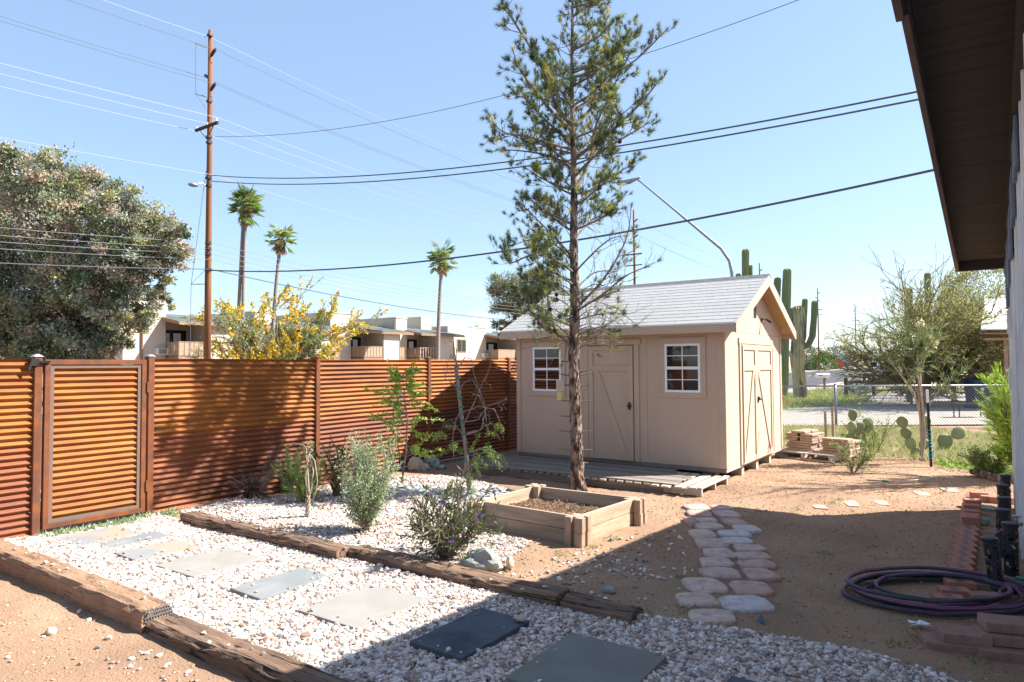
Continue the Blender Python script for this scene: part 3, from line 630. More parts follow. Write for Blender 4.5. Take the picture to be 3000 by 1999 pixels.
blob_tree('eucalyptus_tree', 'huge grey green spreading tree filling the left edge behind the gate', 'tree', bs_, deep(205, 945, Z), PB(lt, Z), 105, 27, .16,
          [(.28, .31, .22), (.22, .26, .15), (.38, .33, .24), (.43, .33, .24), (.14, .17, .08), (.33, .35, .27), (.34, .33, .14)], 'greybark', .42, .165, .55)
# pine behind the shed
Z = 80; lt = [(1490, 850, 45), (1530, 880, 45), (1570, 840, 50), (1450, 840, 30), (1470, 900, 30), (1600, 860, 40), (1500, 960, 20), (1540, 925, 30), (1620, 900, 30), (1460, 950, 18), (1480, 975, 16)]
bs_ = deep(1512, 1100, Z); bs_.z = 0
blob_tree('pine_tree', 'grey green rounded pine far behind the left end of the shed roof', 'tree', bs_, deep(1508, 930, Z), PB(lt, Z, 1.5), 60, 14, .28, [(.17, .20, .11), (.11, .14, .07), (.26, .26, .15)], 'bark', .3, .25, .4)
# fine branched trees
def grow(tb, p, d, L, r, lev, tips, up=.12, kids=(3, 5), spread=.7, mn=.006, sides=5, seg=5, droop=0):
    P = [Vector(p)]; dd = Vector(d).normalized(); dirs = [dd.copy()]
    for i in range(seg):
        dd = (dd+Vector(rdir(1)[0])*.16+Vector((0, 0, up-droop*i/seg))).normalized(); P.append(P[-1]+dd*L/seg); dirs.append(dd.copy())
    tb.tube(P, taper(r, max(r*.45, mn), seg), sides if lev > 1 else 3, cap=False)
    if lev <= 1: tips.append((P, dirs))
    if lev > 0:
        for k in range(random.randint(*kids)):
            i = random.randint(max(1, seg//3), seg); nd = (dirs[i]+Vector(rdir(1)[0])*spread).normalized()
            grow(tb, P[i], nd, L*random.uniform(.5, .8), max(r*.5, mn), lev-1, tips, up, kids, spread, mn, sides, seg, droop)
def twig_leaves(tips, n, L, w, cols, jit=.04, start=0, ang=.9):
    P = []; D = []
    for pts, ds in tips:
        for k in range(n):
            t = random.uniform(start, len(pts)-1.01); i = int(t); p = pts[i].lerp(pts[i+1], t-i)
            P.append(p+Vector(rdir(1)[0])*jit*random.random()); D.append(ds[i]+Vector(rdir(1)[0])*ang)
    return np.array(P), np.array(D), pal(len(P), cols)
Z = 40.; bs_ = deep(800, 1110, Z); bs_.z = 0
t = thing('flowering_tree', bs_, 'spreading shrubby tree covered in yellow blossom beyond the fence', 'tree'); tb = MB(); tips = []
for k in range(16):
    a = random.uniform(0, 6.28); o = random.uniform(.3, 1.05); L = random.uniform(2.6, 3.8)
    ex = er*random.choice((-1, 1))*random.uniform(.1, 1.15)+ef*random.uniform(-.6, .6)
    grow(tb, bs_+Vector((math.cos(a)*.2, math.sin(a)*.2, .2)), ex+Vector((0, 0, 1.)), L*.95, .07, 3, tips, .03, (3, 4), .75, .012, 5, 5)
b = MB()
P, D, cc = twig_leaves(tips, 12, .1, .02, [(.27, .33, .11), (.18, .23, .07), (.32, .34, .14)], .15)
b.leaves(P, D, .22, .06, cc); b.build('foliage', M['leaf'], t); b = MB()
yt = [q for q in tips if nz(q[0][-1].x*.42+5, q[0][-1].y*.42, q[0][-1].z*.6) > -.16*(1+(q[0][-1]-bs_).dot(er)*.35)+.05 and (q[0][-1]-bs_).dot(er) > -3]
P, D, cc = twig_leaves(yt, 20, .1, .02, [(.74, .48, .03), (.82, .60, .05), (.66, .44, .04)], .12, 2)
b.leaves(P, D, .15, .11, cc); b.build('blossom', M['leaf'], t); tb.build('trunk', M['twig'], t)
# palms
def palm(px_base, px_top, py_top, X, crown, label, group=None, r=.16, nf=44, skirt=1., double=None, drop_=0):
    top = onX(px_top, py_top, X); base = onX(px_base, 1060, X); base.z = 0
    t = thing('palm_tree', base, label, 'palm tree', group)
    mid = base.lerp(top, .5)+(top-base).cross(ef).normalized()*.25
    pts = [base.lerp(mid, i/8).lerp(mid.lerp(top, i/8), i/8) for i in range(9)]
    fine = []
    for i in range(8):
        for k in range(8): fine.append(pts[i].lerp(pts[i+1], k/8))
    b = MB(); b.tube(fine, [(r*(1.15-.35*i/64))*(1.05 if i % 2 else .96) for i in range(64)], 8)
    if double is not None:
        d0 = base+Vector(double[0]); d1 = top+Vector(double[1]); b.tube([d0.lerp(d1, i/12) for i in range(13)], [r*(1.1-.3*i/12) for i in range(13)], 8)
    b.build('trunk', M['greybark'], t, smooth=True)
    def fronds(n, emin, emax, cols, cr_, wid, zl=-.55, zh=.35):
        P = []; D = []; Ls = []; Cc = []; st = MB()
        for k in range(n):
            a = random.uniform(0, 6.28); e = random.uniform(emin, emax); d = Vector((math.cos(a)*math.cos(e), math.sin(a)*math.cos(e), math.sin(e)))
            p0 = top+Vector((0, 0, random.uniform(zl, zh)*cr_)); hub = p0+d*cr_*.48+Vector((0, 0, -.05*cr_)); st.bar(p0, hub, .03, .02)
            s = d.cross(Vector((0, 0, 1))).normalized(); u = s.cross(d); col = np.array(cols[random.randrange(len(cols))])*random.uniform(.7, 1.3)
            for j in range(15):
                th = (j-7)/7*1.25; dd = d*math.cos(th)+s*math.sin(th)-Vector((0, 0, .18+.12*abs(th)))+u*random.uniform(-.08, .08)
                P.append(hub); D.append(dd); Ls.append(cr_*.55*(1-.25*abs(th))*random.uniform(.85, 1.1)); Cc.append(col*random.uniform(.85, 1.15))
        return P, D, Ls, Cc, st
    P, D, Ls, Cc, st = fronds(nf, -.75, 1.35, [(.16, .26, .06), (.22, .34, .08), (.11, .18, .05), (.32, .36, .10)], crown*1.12, .1)
    b = MB(); b.leaves(P, D, np.array(Ls), crown*.06, Cc, tri=False); b.build('crown', M['leaf'], t); st.build('stalks', M['woodrail'], t)
    P, D, Ls, Cc, st = fronds(int(16*skirt), -1.5, -.95, [(.42, .32, .18), (.30, .22, .13), (.50, .38, .17)], crown*.95, .1)
    b = MB(); b.leaves(P, D, np.array(Ls), crown*.07, Cc); b.build('dead_skirt', M['leaf'], t); return t
palm(714, 722, 598, -40, 1.22, 'tall palm with twin trunks, leftmost and highest beside the first pole', r=.125, nf=84, skirt=2.6, double=((-.62*er.x, -.62*er.y, 0), (-.22*er.x, -.22*er.y, -.7)))
palm(792, 824, 690, -40, 1.2, 'leaning palm with shaggy skirt, second from the left', r=.15, nf=46, skirt=1.6)
palm(1282, 1296, 752, -43, 1.6, 'lone tall slim palm standing in front of the apartments', r=.2, nf=60, skirt=1.4)
palm(1249, 1249, 953, -72, 1.1, 'small palm top showing over the apartment roof left of the lone palm', nf=26, skirt=.4)
palm(1397, 1397, 968, -80, 1.2, 'faint palm tip over the apartment parapet right of the lone palm', nf=22, skirt=.3)
# saguaros
def ribs(b, P, rad, n=14):
    P = [Vector(p) for p in P]; a = None; v = []; K = 2*n
    for i, p in enumerate(P):
        t_ = (P[min(i+1, len(P)-1)]-P[max(i-1, 0)]).normalized()
        a = t_.orthogonal().normalized() if a is None else (a-t_*a.dot(t_)).normalized(); bb = t_.cross(a)
        for k in range(K):
            th = 2*math.pi*k/K; r = rad[i]*(1 if k % 2 else .77); v.append(p+(a*math.cos(th)+bb*math.sin(th))*r)
    f = [(i*K+k, i*K+(k+1) % K, (i+1)*K+(k+1) % K, (i+1)*K+k) for i in range(len(P)-1) for k in range(K)]+[tuple((len(P)-1)*K+k for k in range(K))]
    c = random.uniform(.9, 1.2); b.add(v, f, (c, c, c*.95))
def column(b, pts, r, tip=True):
    pts = [Vector(p) for p in pts]; fine = []
    for i in range(len(pts)-1):
        for k in range(5): fine.append(pts[i].lerp(pts[i+1], k/5))
    fine.append(pts[-1]); d = (pts[-1]-pts[-2]).normalized(); rad = [r*(1+.05*math.sin(i*.7)) for i in range(len(fine))]
    rad[0] = r*.7; rad[1] = r*.9
    for q, k in ((.35, .93), (.62, .75), (.8, .45), (.86, .12)): fine.append(pts[-1]+d*r*q); rad.append(r*k)
    ribs(b, fine, rad)
def saguaro(base, parts, label, r):
    t = thing('saguaro_cactus', base, label, 'cactus')
    for nm, pts, rr in parts:
        b = MB(); column(b, pts, rr); b.build(nm, M['cactus' if nm != 'trunk' or r == 0 else 'saguaro_old'], t, smooth=False)
    return t
M['saguaro_old'] = mat('saguaro_old', (.33, .31, .17), (.40, .36, .24), 3, .85, .4, 40, attr=True, stretch=(1, 1, .3), c3=(.12, .095, .075), s3=2.6, lo3=.46, hi3=.6)
def dz(Z): return lambda x, y: deep(x, y, Z)
Z = 34; q = dz(Z); s = Z/FPX
c0 = q(2183, 1180); c0.z = 0
saguaro(c0, [('trunk', [c0, q(2183, 900), q(2184, 738)], 10.5*s), ('arm', [q(2190, 860), q(2200, 840), q(2199, 781)], 5.5*s), ('arm', [q(2176, 870), q(2164, 850), q(2163, 808)], 8*s)], 'saguaro with a tall middle column rising behind the shed ridge', 0)
Z = 33; q = dz(Z); s = Z/FPX; c0 = q(2296, 1180); c0.z = 0
saguaro(c0, [('trunk', [c0, q(2298, 1050), q(2303, 900), q(2306, 797)], 12.5*s), ('arm', [q(2296, 1000), q(2275, 960), q(2274, 880), q(2278, 822)], 10.5*s)], 'saguaro with two tall columns directly behind the right slope of the shed roof', 0)
Z = 31.5; q = dz(Z); s = Z/FPX; c0 = q(2346, 1170); c0.z = 0
saguaro(c0, [('trunk', [c0, q(2342, 1120), q(2336, 1060), q(2337, 1000), q(2340, 940), q(2338, 912)], 19*s),
    ('arm', [q(2346, 1015), q(2354, 985), q(2355, 930), q(2358, 882)], 8.5*s), ('arm', [q(2350, 1015), q(2368, 1012), q(2380, 985), q(2384, 940), q(2387, 888)], 9*s),
    ('arm', [q(2332, 945), q(2318, 955), q(2312, 935), q(2318, 908)], 9*s), ('arm', [q(2330, 955), q(2338, 948), q(2346, 930), q(2342, 912)], 10*s), ('arm', [q(2326, 990), q(2310, 985), q(2305, 970)], 7*s)], 'old scarred saguaro with a thick trunk and curving arms beside the street', 1)
Z = 29; q = dz(Z); s = Z/FPX
c0 = q(2664, 1150); c0.z = 0; saguaro(c0, [('trunk', [c0, q(2662, 1000), q(2661, 852)], 11*s)], 'dark saguaro column inside the palo verde branches, the shorter one', 0)
c0 = q(2716, 1150); c0.z = 0; saguaro(c0, [('trunk', [c0, q(2718, 960), q(2717, 806)], 8.5*s), ('arm', [q(2712, 960), q(2700, 940), q(2697, 885)], 6*s)], 'slim saguaro tip standing highest above the palo verde branches', 0)
# palo verde
Z = 26.; bs_ = deep(2705, 1190, Z); bs_.z = 0
t = thing('palo_verde_tree', bs_, 'wide airy palo verde tree with bare upper twigs beyond the chain link fence', 'tree'); tb = MB(); tips = []
for k, (ex, ez, L) in enumerate(((-1.5, 1.0, 1.9), (-1.1, 1.3, 2.4), (-.7, 1.5, 3.2), (-.2, 1.4, 3.0), (.3, 1.5, 3.0), (.7, 1.3, 3.0), (1.1, 1.0, 3.1), (1.1, .75, 2.3), (-1.3, .75, 2.1), (.5, 1.7, 3.2), (.9, .4, 2.4), (.1, .7, 2.5), (1.3, 1.3, 2.5), (.4, .5, 2.3))):
    grow(tb, bs_+Vector((0, 0, random.uniform(.2, 1.0))), er*ex+ef*random.uniform(-.7, .7)+Vector((0, 0, ez)), L*.92, .085, 3, tips, .02, (5, 6), .75, .0075, 5, 5)
tb.build('trunk', M['greentwig'], t)
b = MB(); lo_ = [q for q in tips if q[0][-1].z < 4.9 and (q[0][-1].z > 2.3 or (q[0][-1]-bs_).dot(er) > -.6)]
P, D, cc = twig_leaves(lo_, 8, .1, .02, [(.42, .46, .11), (.50, .50, .16), (.30, .33, .11), (.40, .35, .20)], .12)
b.leaves(P, D, .13, .026, cc); b.build('foliage', M['leaf'], t)
# dense growth behind it
for px, py, Z, r, lb, cl in ((2790, 1035, 27, 1.3, 'dense olive bush under the right side of the palo verde', [(.14, .16, .06), (.20, .20, .09), (.08, .09, .04)]), (2850, 1000, 29, 1.7, 'dark green tree mass left of the white roofed house', [(.06, .08, .03), (.12, .14, .05)]),
        (2900, 870, 34, 2.2, 'yellow green tree crown behind the white roofed house', [(.30, .28, .05), (.22, .23, .06)]), (2668, 1100, 27.5, .7, 'low dark bush at the foot of the palo verde', [(.07, .08, .03), (.12, .13, .06)]), (2690, 1090, 26.5, 1.1, 'tangled dark bush around the palo verde trunk', [(.08, .08, .04), (.14, .13, .08)])):
    c = deep(px, py, Z); leafblob('bush', lb, 'bush', c, r, (1.1, 1.1, .95), int(3800*r*r/1.6), cl, .10, 'leaf')
c = deep(2846, 1050, 25.5); t = thing('yucca', (c.x, c.y, 0), 'dark spiky yucca in front of the dark bushes left of the neighbour house', 'plant'); b = MB(); n = 110; b.leaves(np.tile(np.array(c), (n, 1)), rdir(n, .1), .75, .05, pal(n, [(.05, .08, .03), (.08, .12, .04)])); b.build('blades', M['leaf'], t); b = MB(); b.tube([(c.x, c.y, 0), c], .09, 6); b.build('trunk', M['bark'], t)
# neighbour house
Z = 24.; t = thing('neighbour_house', (deep(2960, 1180, Z).x, deep(2960, 1180, Z).y, 0), 'neighbouring house with bright white roof and wooden fascia behind the green shrub', 'house')
def hp(x, z, dzz): v = deep(x, 1060, Z+dzz); v.z = z; return v
zf = deep(2900, 967, Z).z; zr = deep(2900, 876, Z+3).z
b = MB(); a0, a1, a2, a3 = hp(2877, zf, 0), hp(3300, zf, 0), hp(3300, zr, 3.5), hp(2892, zr, 3.5); up_ = Vector((0, 0, .06))
b.add([a0, a1, a2, a3, a0+up_, a1+up_, a2+up_, a3+up_], [(0, 3, 2, 1), (4, 5, 6, 7), (0, 1, 5, 4), (1, 2, 6, 5), (2, 3, 7, 6), (3, 0, 4, 7)]); b.build('roof', M['white'], t)
b = MB(); b.bar(a0-Vector((0, 0, .13))-ef*.03, a1-Vector((0, 0, .13))-ef*.03, .05, .26, up=ef); b.build('fascia', M['browntrim'], t)
b = MB(); b.bar(hp(2884, zf-.32, .3), hp(3300, zf-.32, .3), .08, .12, up=ef); b.build('beam', M['woodrail'], t)
b = MB(); b.add([hp(2895, 0, 2.4), hp(3300, 0, 2.4), hp(3300, zr, 2.4), hp(2895, zf+.3, 2.4)], [(0, 1, 2, 3)]); b.add([hp(2895, 0, 2.4), hp(2895, 0, 6), hp(2895, zf+.3, 6), hp(2895, zf+.3, 2.4)], [(0, 3, 2, 1)]); b.build('wall', M['browntrim'], t)
b = MB(); b.bar(hp(2948, 0, .35), hp(2948, zf-.3, .35), .12, .12); b.build('post', M['woodrail'], t)
# bin, bench
c = deep(2862, 1165, 25); c.z = 0
t = thing('wheelie_bin', c, 'blue wheeled rubbish bin with dark lid near the neighbour house', 'bin')
b = MB(); w0, w1 = .24, .30; b.add([c+er*sx_*w+ef*sy_*w+Vector((0, 0, z)) for w, z in ((w0, .05), (w1, 1.02)) for sx_, sy_ in ((-1, -1), (1, -1), (1, 1), (-1, 1))], [(3, 2, 1, 0), (4, 5, 6, 7), (0, 1, 5, 4), (1, 2, 6, 5), (2, 3, 7, 6), (3, 0, 4, 7)]); b.build('body', M['bluebin'], t, bevel=.02)
b = MB(); b.add([c+er*sx_*.34+ef*sy_*.36+Vector((0, 0, z+.03*sy_)) for z in (1.02, 1.1) for sx_, sy_ in ((-1, -1), (1, -1), (1, 1), (-1, 1))], [(3, 2, 1, 0), (4, 5, 6, 7), (0, 1, 5, 4), (1, 2, 6, 5), (2, 3, 7, 6), (3, 0, 4, 7)]); b.build('lid', M['bluebin'], t, bevel=.02)
for s_ in (-1, 1): b = MB(); p = c+ef*.28+er*s_*.24+Vector((0, 0, .12)); b.tube([p, p+er*.05], .12, 12); b.build('wheel', M['black'], t)
b = MB(); p = c-ef*.31+Vector((0, 0, .75)); b.box(p.x-.05, p.x+.05, p.y-.012, p.y, p.z-.05, p.z+.05); b.build('sticker', M['white'], t)
c = deep(2842, 1200, 21); c.z = 0; t = thing('garden_bench', c, 'black metal bench in the shade by the gravel driveway', 'bench')
b = MB(); b.bar(c-er*.5+Vector((0, 0, .45)), c+er*.5+Vector((0, 0, .45)), .35, .04); b.build('seat', M['blackmetal'], t)
for s_ in (-1, 1):
    for k in (-1, 1): b = MB(); p = c+er*s_*.42+ef*.13*k; b.bar(p, p+Vector((0, 0, .44)), .035, .035); b.build('leg', M['blackmetal'], t)
# rail fence
t = thing('rail_fence', deep(2478, 1140, 36).xy.to_3d(), 'low dark brown split rail fence behind the agave', 'fence')
Z = 34.; rp = [deep(x, 1144, Z+k) for x, k in ((2479, 0), (2560, .6), (2640, 1.2))]
for p in rp: b = MB(); p.z = 0; b.tube([p, p+Vector((0, 0, zz_ if False else .98))], .09, 7); b.build('post', M['darkwood'], t)
b = MB(); b.tube([rp[0]+Vector((0, 0, .76)), rp[2]+Vector((0, 0, .76))], .075, 7); b.build('rail', M['darkwood'], t)
rp = [deep(x, 1110, 42) for x in (2532, 2546, 2560, 2640, 2700)]
for p in rp: b = MB(); p.z = 0; b.tube([p, p+Vector((0, 0, 1.05))], .09, 7); b.build('post', M['darkwood'], t)
for z in (.9, .35): b = MB(); b.tube([rp[0]+Vector((0, 0, z)), rp[-1]+Vector((0, 0, z))], .07, 7); b.build('rail', M['darkwood'], t)
# mailbox, small sign, barricades
c = deep(2416, 1133, 40); c.z = 0; t = thing('mailbox', c, 'white mailbox with a red flag on a brown post beside the street', 'mailbox')
b = MB(); b.bar(c, c+Vector((0, 0, .85)), .13, .13); b.build('post', M['browntrim'], t)
b = MB(); p = c+Vector((0, 0, .98))-er*.08; b.tube([p-er*.42, p+er*.34], .14, 12); b.build('box', M['white'], t, smooth=False)
b = MB(); p = p-ef*.15; b.bar(p-er*.33, p-er*.08, .03, .05); b.build('flag', M['red'], t)
c = deep(2492, 1108, 45); c.z = 0; t = thing('arrow_sign', c, 'small white roadwork sign with a black arrow behind the agave', 'sign')
zs_ = deep(2492, 1092, 45).z; b = MB(); b.bar(c+Vector((0, 0, .7)), c+Vector((0, 0, 1.6)), .02, .5, up=er) if False else b.add([c+er*sx_*.25+Vector((0, 0, z)) for z in (.55, 1.5) for sx_ in (-1, 1)]+[c+er*sx_*.25+ef*.03+Vector((0, 0, z)) for z in (.55, 1.5) for sx_ in (-1, 1)], [(0, 1, 3, 2), (4, 6, 7, 5), (0, 4, 5, 1), (2, 3, 7, 6), (0, 2, 6, 4), (1, 5, 7, 3)]); b.build('board', M['white'], t)
b = MB(); p = c-ef*.012+Vector((0, 0, .95)); b.add([p-er*.17, p-er*.05+Vector((0, 0, .09)), p-er*.05+Vector((0, 0, .03)), p+er*.17+Vector((0, 0, .03)), p+er*.17-Vector((0, 0, .03)), p-er*.05-Vector((0, 0, .03)), p-er*.05-Vector((0, 0, .09))], [(0, 1, 2, 3, 4, 5, 6)]); b.build('arrow', M['black'], t)
b = MB(); b.bar(c, c+Vector((0, 0, .55)), .05, .05); b.build('leg', M['darkwood'], t)
for i_, (px, py, lb) in enumerate(((2508, 1092, 'striped barricade panel just right of the arrow sign'), (2517, 1090, 'second striped barricade panel right of the arrow sign'), (2552, 1096, 'striped barricade panel standing behind the dark rail fence'), (2562, 1088, 'farther striped barricade panel beside the palo verde twigs'))):
    c = deep(px, 1108, 43+i_*2); c.z = 0; t = thing('traffic_barricade', c, lb, 'barricade')
    def pn(z0, z1, dx=.13, o=0): return [c+er*s_*dx-ef*o+Vector((0, 0, z)) for s_, z in ((-1, z0), (1, z0), (1, z1), (-1, z1))]
    b = MB(); F_ = pn(.35, 1.3)+[p+ef*.03 for p in pn(.35, 1.3)]; b.add(F_, [(0, 1, 2, 3), (7, 6, 5, 4), (0, 4, 5, 1), (1, 5, 6, 2), (2, 6, 7, 3), (3, 7, 4, 0)]); b.build('panel', M['white'], t)
    for z in (.4, .75, 1.1): b = MB(); b.add([c-er*.13-ef*.005+Vector((0, 0, z-.03)), c+er*.13-ef*.005+Vector((0, 0, z+.07)), c+er*.13-ef*.005+Vector((0, 0, z+.2)), c-er*.13-ef*.005+Vector((0, 0, z+.1))], [(0, 1, 2, 3)]); b.build('stripe', M['orange'], t)
    b = MB(); b.bar(c-er*.12, c-er*.12+Vector((0, 0, .4)), .04, .04); b.bar(c+er*.12, c+er*.12+Vector((0, 0, .4)), .04, .04); b.build('leg', M['black'], t)
for px, Zk, lb in ((2494, 37, 'pale blue green agave clump at the end of the rail fence'), (2524, 37.5, 'larger blue grey agave just right of the first agave')):
    c = deep(px, 1130, Zk); c.z = .05; t = thing('agave', c, lb, 'agave'); n = 60; b = MB(); D = rdir(n, .5); D[:, 2] = np.abs(D[:, 2])*.9+.15; b.leaves(np.tile(np.array(c), (n, 1)), D, .85*rng.uniform(.7, 1.2, n), .17, pal(n, [(.22, .30, .27), (.28, .35, .31)])); b.build('blades', M['leaf'], t)
c = deep(2292, 1172, 28); leafblob('flowering_plant', 'orange red flower clump in the grass beside the shed corner', 'flowers', (c.x, c.y, .12), .22, (1, 1, .7), 120, [(.7, .08, .02), (.6, .12, .04)], .09, stem=False)
# prickly pear
def pad(b, c, d, n_, L, w, th=.011):
    c = Vector(c); d = Vector(d).normalized(); n_ = Vector(n_); n_ = (n_-d*n_.dot(d)).normalized(); s_ = d.cross(n_); K = 14
    rings = []
    for k in range(K):
        a = 2*math.pi*k/K; x = math.sin(a)*w/2*(1-.18*math.cos(a+math.pi)*-1 if False else 1); y = (1-math.cos(a))/2*L
        rings.append(c+d*y+s_*x*(.72+.28*math.sin(min(1, y/L*1.3)*math.pi/2)))
    ctr = c+d*L/2; v = []
    for f_, t_ in ((1, 0), (.86, th), (.45, th*1.45)): v += [ctr+(r_-ctr)*f_+n_*t_ for r_ in rings]
    for f_, t_ in ((.86, th), (.45, th*1.45)): v += [ctr+(r_-ctr)*f_-n_*t_ for r_ in rings]
    v += [ctr+n_*th*1.55, ctr-n_*th*1.55]; F = []
    def ring(i, j, fl): 
        for k in range(K): q = (i*K+k, i*K+(k+1) % K, j*K+(k+1) % K, j*K+k); F.append(q if fl else q[::-1])
    ring(0, 1, 1); ring(1, 2, 1); ring(0, 3, 0); ring(3, 4, 0)
    for k in range(K): F.append((2*K+k, 2*K+(k+1) % K, 5*K)); F.append((4*K+(k+1) % K, 4*K+k, 5*K+1))
    g_ = random.uniform(.8, 1.3); b.add(v, F, (g_, g_, g_)); return c+d*L
def prickly(base, pads, label, L=.2, w=.17):
    """pads: (parent index, side, tilt, size, twist)"""
    t = thing('prickly_pear', base, label, 'cactus'); tops = []
    for (pi, sd, sz, tw) in pads:
        if pi < 0: p = Vector(base)+er*sd*.35*L; d = Vector((0, 0, 1))+er*sd*.5
        else: c0, d0, L0 = tops[pi]; d = (d0+er*sd).normalized(); p = c0+d0*L0*(.93-.25*abs(sd)*.5)+er*sd*w*.22
        nn = ef*math.cos(tw)+er*math.sin(tw); b = MB(); pad(b, p, d, nn, L*sz*random.uniform(.9, 1.2), w*sz*random.uniform(.8, 1.0)); b.build('pad', M['cactus'], t, smooth=True); tops.append((p, Vector(d).normalized(), L*sz))
    return t
# ================================================================ SHED
LS, DS = 3.69, 3.22; ZB, ZT, PK = .21, 2.35, 3.21; OH, OV = .22, .18; ZK = .145
sh = thing('garden_shed', (0, 0, 0), 'tan wooden garden shed with grey shingle gable roof beyond the pine', 'shed')
def sp(name, m, fn, par=sh, **k): b = MB(); fn(b); return b.build(name, M[m] if isinstance(m, str) else m, par, **k)
SLP = (PK-ZT)/(DS/2+OV); zw = ZT-.14   # underside line of the roof at the eave edge
def zroof(y): return ZT+SLP*(min(y, DS-y)+OV)
zwt = zroof(0)-.06; th = .012
# walls: front (y=0), right gable (x=0), left gable, back, with panel seams left as 4 mm gaps
W1 = (-.9, -2.47, -2.47+.95)
def front(b):
    xs = [0, -1.22, -2.44, -LS]
    for a, c in zip(xs[:-1], xs[1:]): b.box(c+.002, a-.002, 0, .02, ZB, zwt)
    b.box(-LS, 0, .02, .03, ZB, zwt)
sp('wall', 'shed', front)
def gable(x0, x1):
    def fn(b):
        zs = zw+.02
        b.box(x0, x1, .031, DS-.031, ZB, zs-.004)
        y0, y1 = .031, DS-.031; pts = [(y0, zs), (y1, zs), (y1, zroof(DS-.031)-.06), (DS/2, zroof(DS/2)-.06), (y0, zroof(.031)-.06)]
        v = [(x, y, z) for x in (x0, x1) for y, z in pts]; n = 5
        b.add(v, [tuple(range(n))[::-1], tuple(range(n, 2*n))]+[(i, (i+1) % n, n+(i+1) % n, n+i) for i in range(n)])
    return fn
sp('wall', 'shed', gable(-.03, 0)); sp('wall', 'shed', gable(-LS, -LS+.03)); sp('wall', 'shed', lambda b: b.box(-LS, 0, DS-.03, DS, ZB, zwt))
sp('skirt_beam', 'greywood', lambda b: (b.box(-LS, -.0, .004, .045, ZK, ZB-.002)), bevel=.003)
sp('skirt_beam', 'palletwood', lambda b: (b.box(-.045, .0, .047, DS, ZK, ZB-.002)), bevel=.003)
sp('floor', 'darkwood', lambda b: b.box(-LS+.05, -.05, .05, DS-.05, ZK+.01, ZB+.02))
for y in (.9, 1.7, 2.5): sp('foundation_block', 'palletwood', lambda b: b.box(-.2, -.03, y-.06, y+.06, -.05, ZK))
for x in (-.3, -1.3, -2.3, -3.3): sp('foundation_block', 'greywood', lambda b: b.box(x-.1, x+.1, .1, .3, -.05, ZK))
# corner trim
sp('corner_trim', 'shedtrim', lambda b: (b.box(-.085, .014, -.016, 0, ZB+.0, zwt-.0), b.box(.0, .014, 0, .075, ZB, zwt)), bevel=.002)
sp('corner_trim', 'shedtrim', lambda b: (b.box(-LS-.014, -LS+.075, -.016, 0, ZB, zwt), b.box(-LS-.014, -LS, 0, .07, ZB, zwt)), bevel=.002)
sp('corner_trim', 'shedtrim', lambda b: b.box(0, .014, DS-.08, DS+.014, ZB, zwt), bevel=.002)
# front windows and door: pixel edges of the photo measured on the wall plane
def fx(px, py=1100): return onY(px, py, 0).x
def fz(px, py): return onY(px, py, 0).z
def window(x0, x1, z0, z1, nm='window'):
    w = sp('window', 'vinyl', lambda b: (b.box(x0, x1, -.022, -.001, z0, z0+.035), b.box(x0, x1, -.022, -.001, z1-.035, z1), b.box(x0, x0+.035, -.022, -.001, z0+.035, z1-.035), b.box(x1-.035, x1, -.022, -.001, z0+.035, z1-.035),
        b.box(x0+.035, x1-.035, -.024, -.001, (z0+z1)/2-.022, (z0+z1)/2+.022)), bevel=.002)
    sp('pane', 'glass', lambda b: b.box(x0+.03, x1-.03, -.006, -.001, z0+.03, (z0+z1)/2-.01), w); sp('pane', 'glass', lambda b: b.box(x0+.03, x1-.03, -.011, -.001, (z0+z1)/2+.01, z1-.03), w)
    xm = (x0+x1)/2; za, zb = z0+(z1-z0)*.26, z0+(z1-z0)*.75
    sp('muntin', 'vinyl', lambda b: (b.box(xm-.007, xm+.007, -.016, -.005, z0+.035, z1-.035), b.box(x0+.035, xm-.007, -.015, -.005, za-.006, za+.006), b.box(xm+.007, x1-.035, -.015, -.005, za-.006, za+.006), b.box(x0+.035, xm-.007, -.015, -.005, zb-.006, zb+.006), b.box(xm+.007, x1-.035, -.015, -.005, zb-.006, zb+.006)), w)
    sp('casing', 'shedtrim', lambda b: (b.box(x0-.09, x1+.09, -.02, 0, z1+.002, z1+.092), b.box(x0-.09, x1+.09, -.02, 0, z0-.082, z0-.002), b.box(x0-.082, x0-.002, -.019, 0, z0-.002, z1+.002), b.box(x1+.002, x1+.082, -.019, 0, z0-.002, z1+.002)), w, bevel=.002)
window(fx(1949), fx(2053), fz(2000, 1150), fz(2000, 1007))
window(fx(1563), fx(1645), fz(1600, 1146), fz(1600, 1017.5))
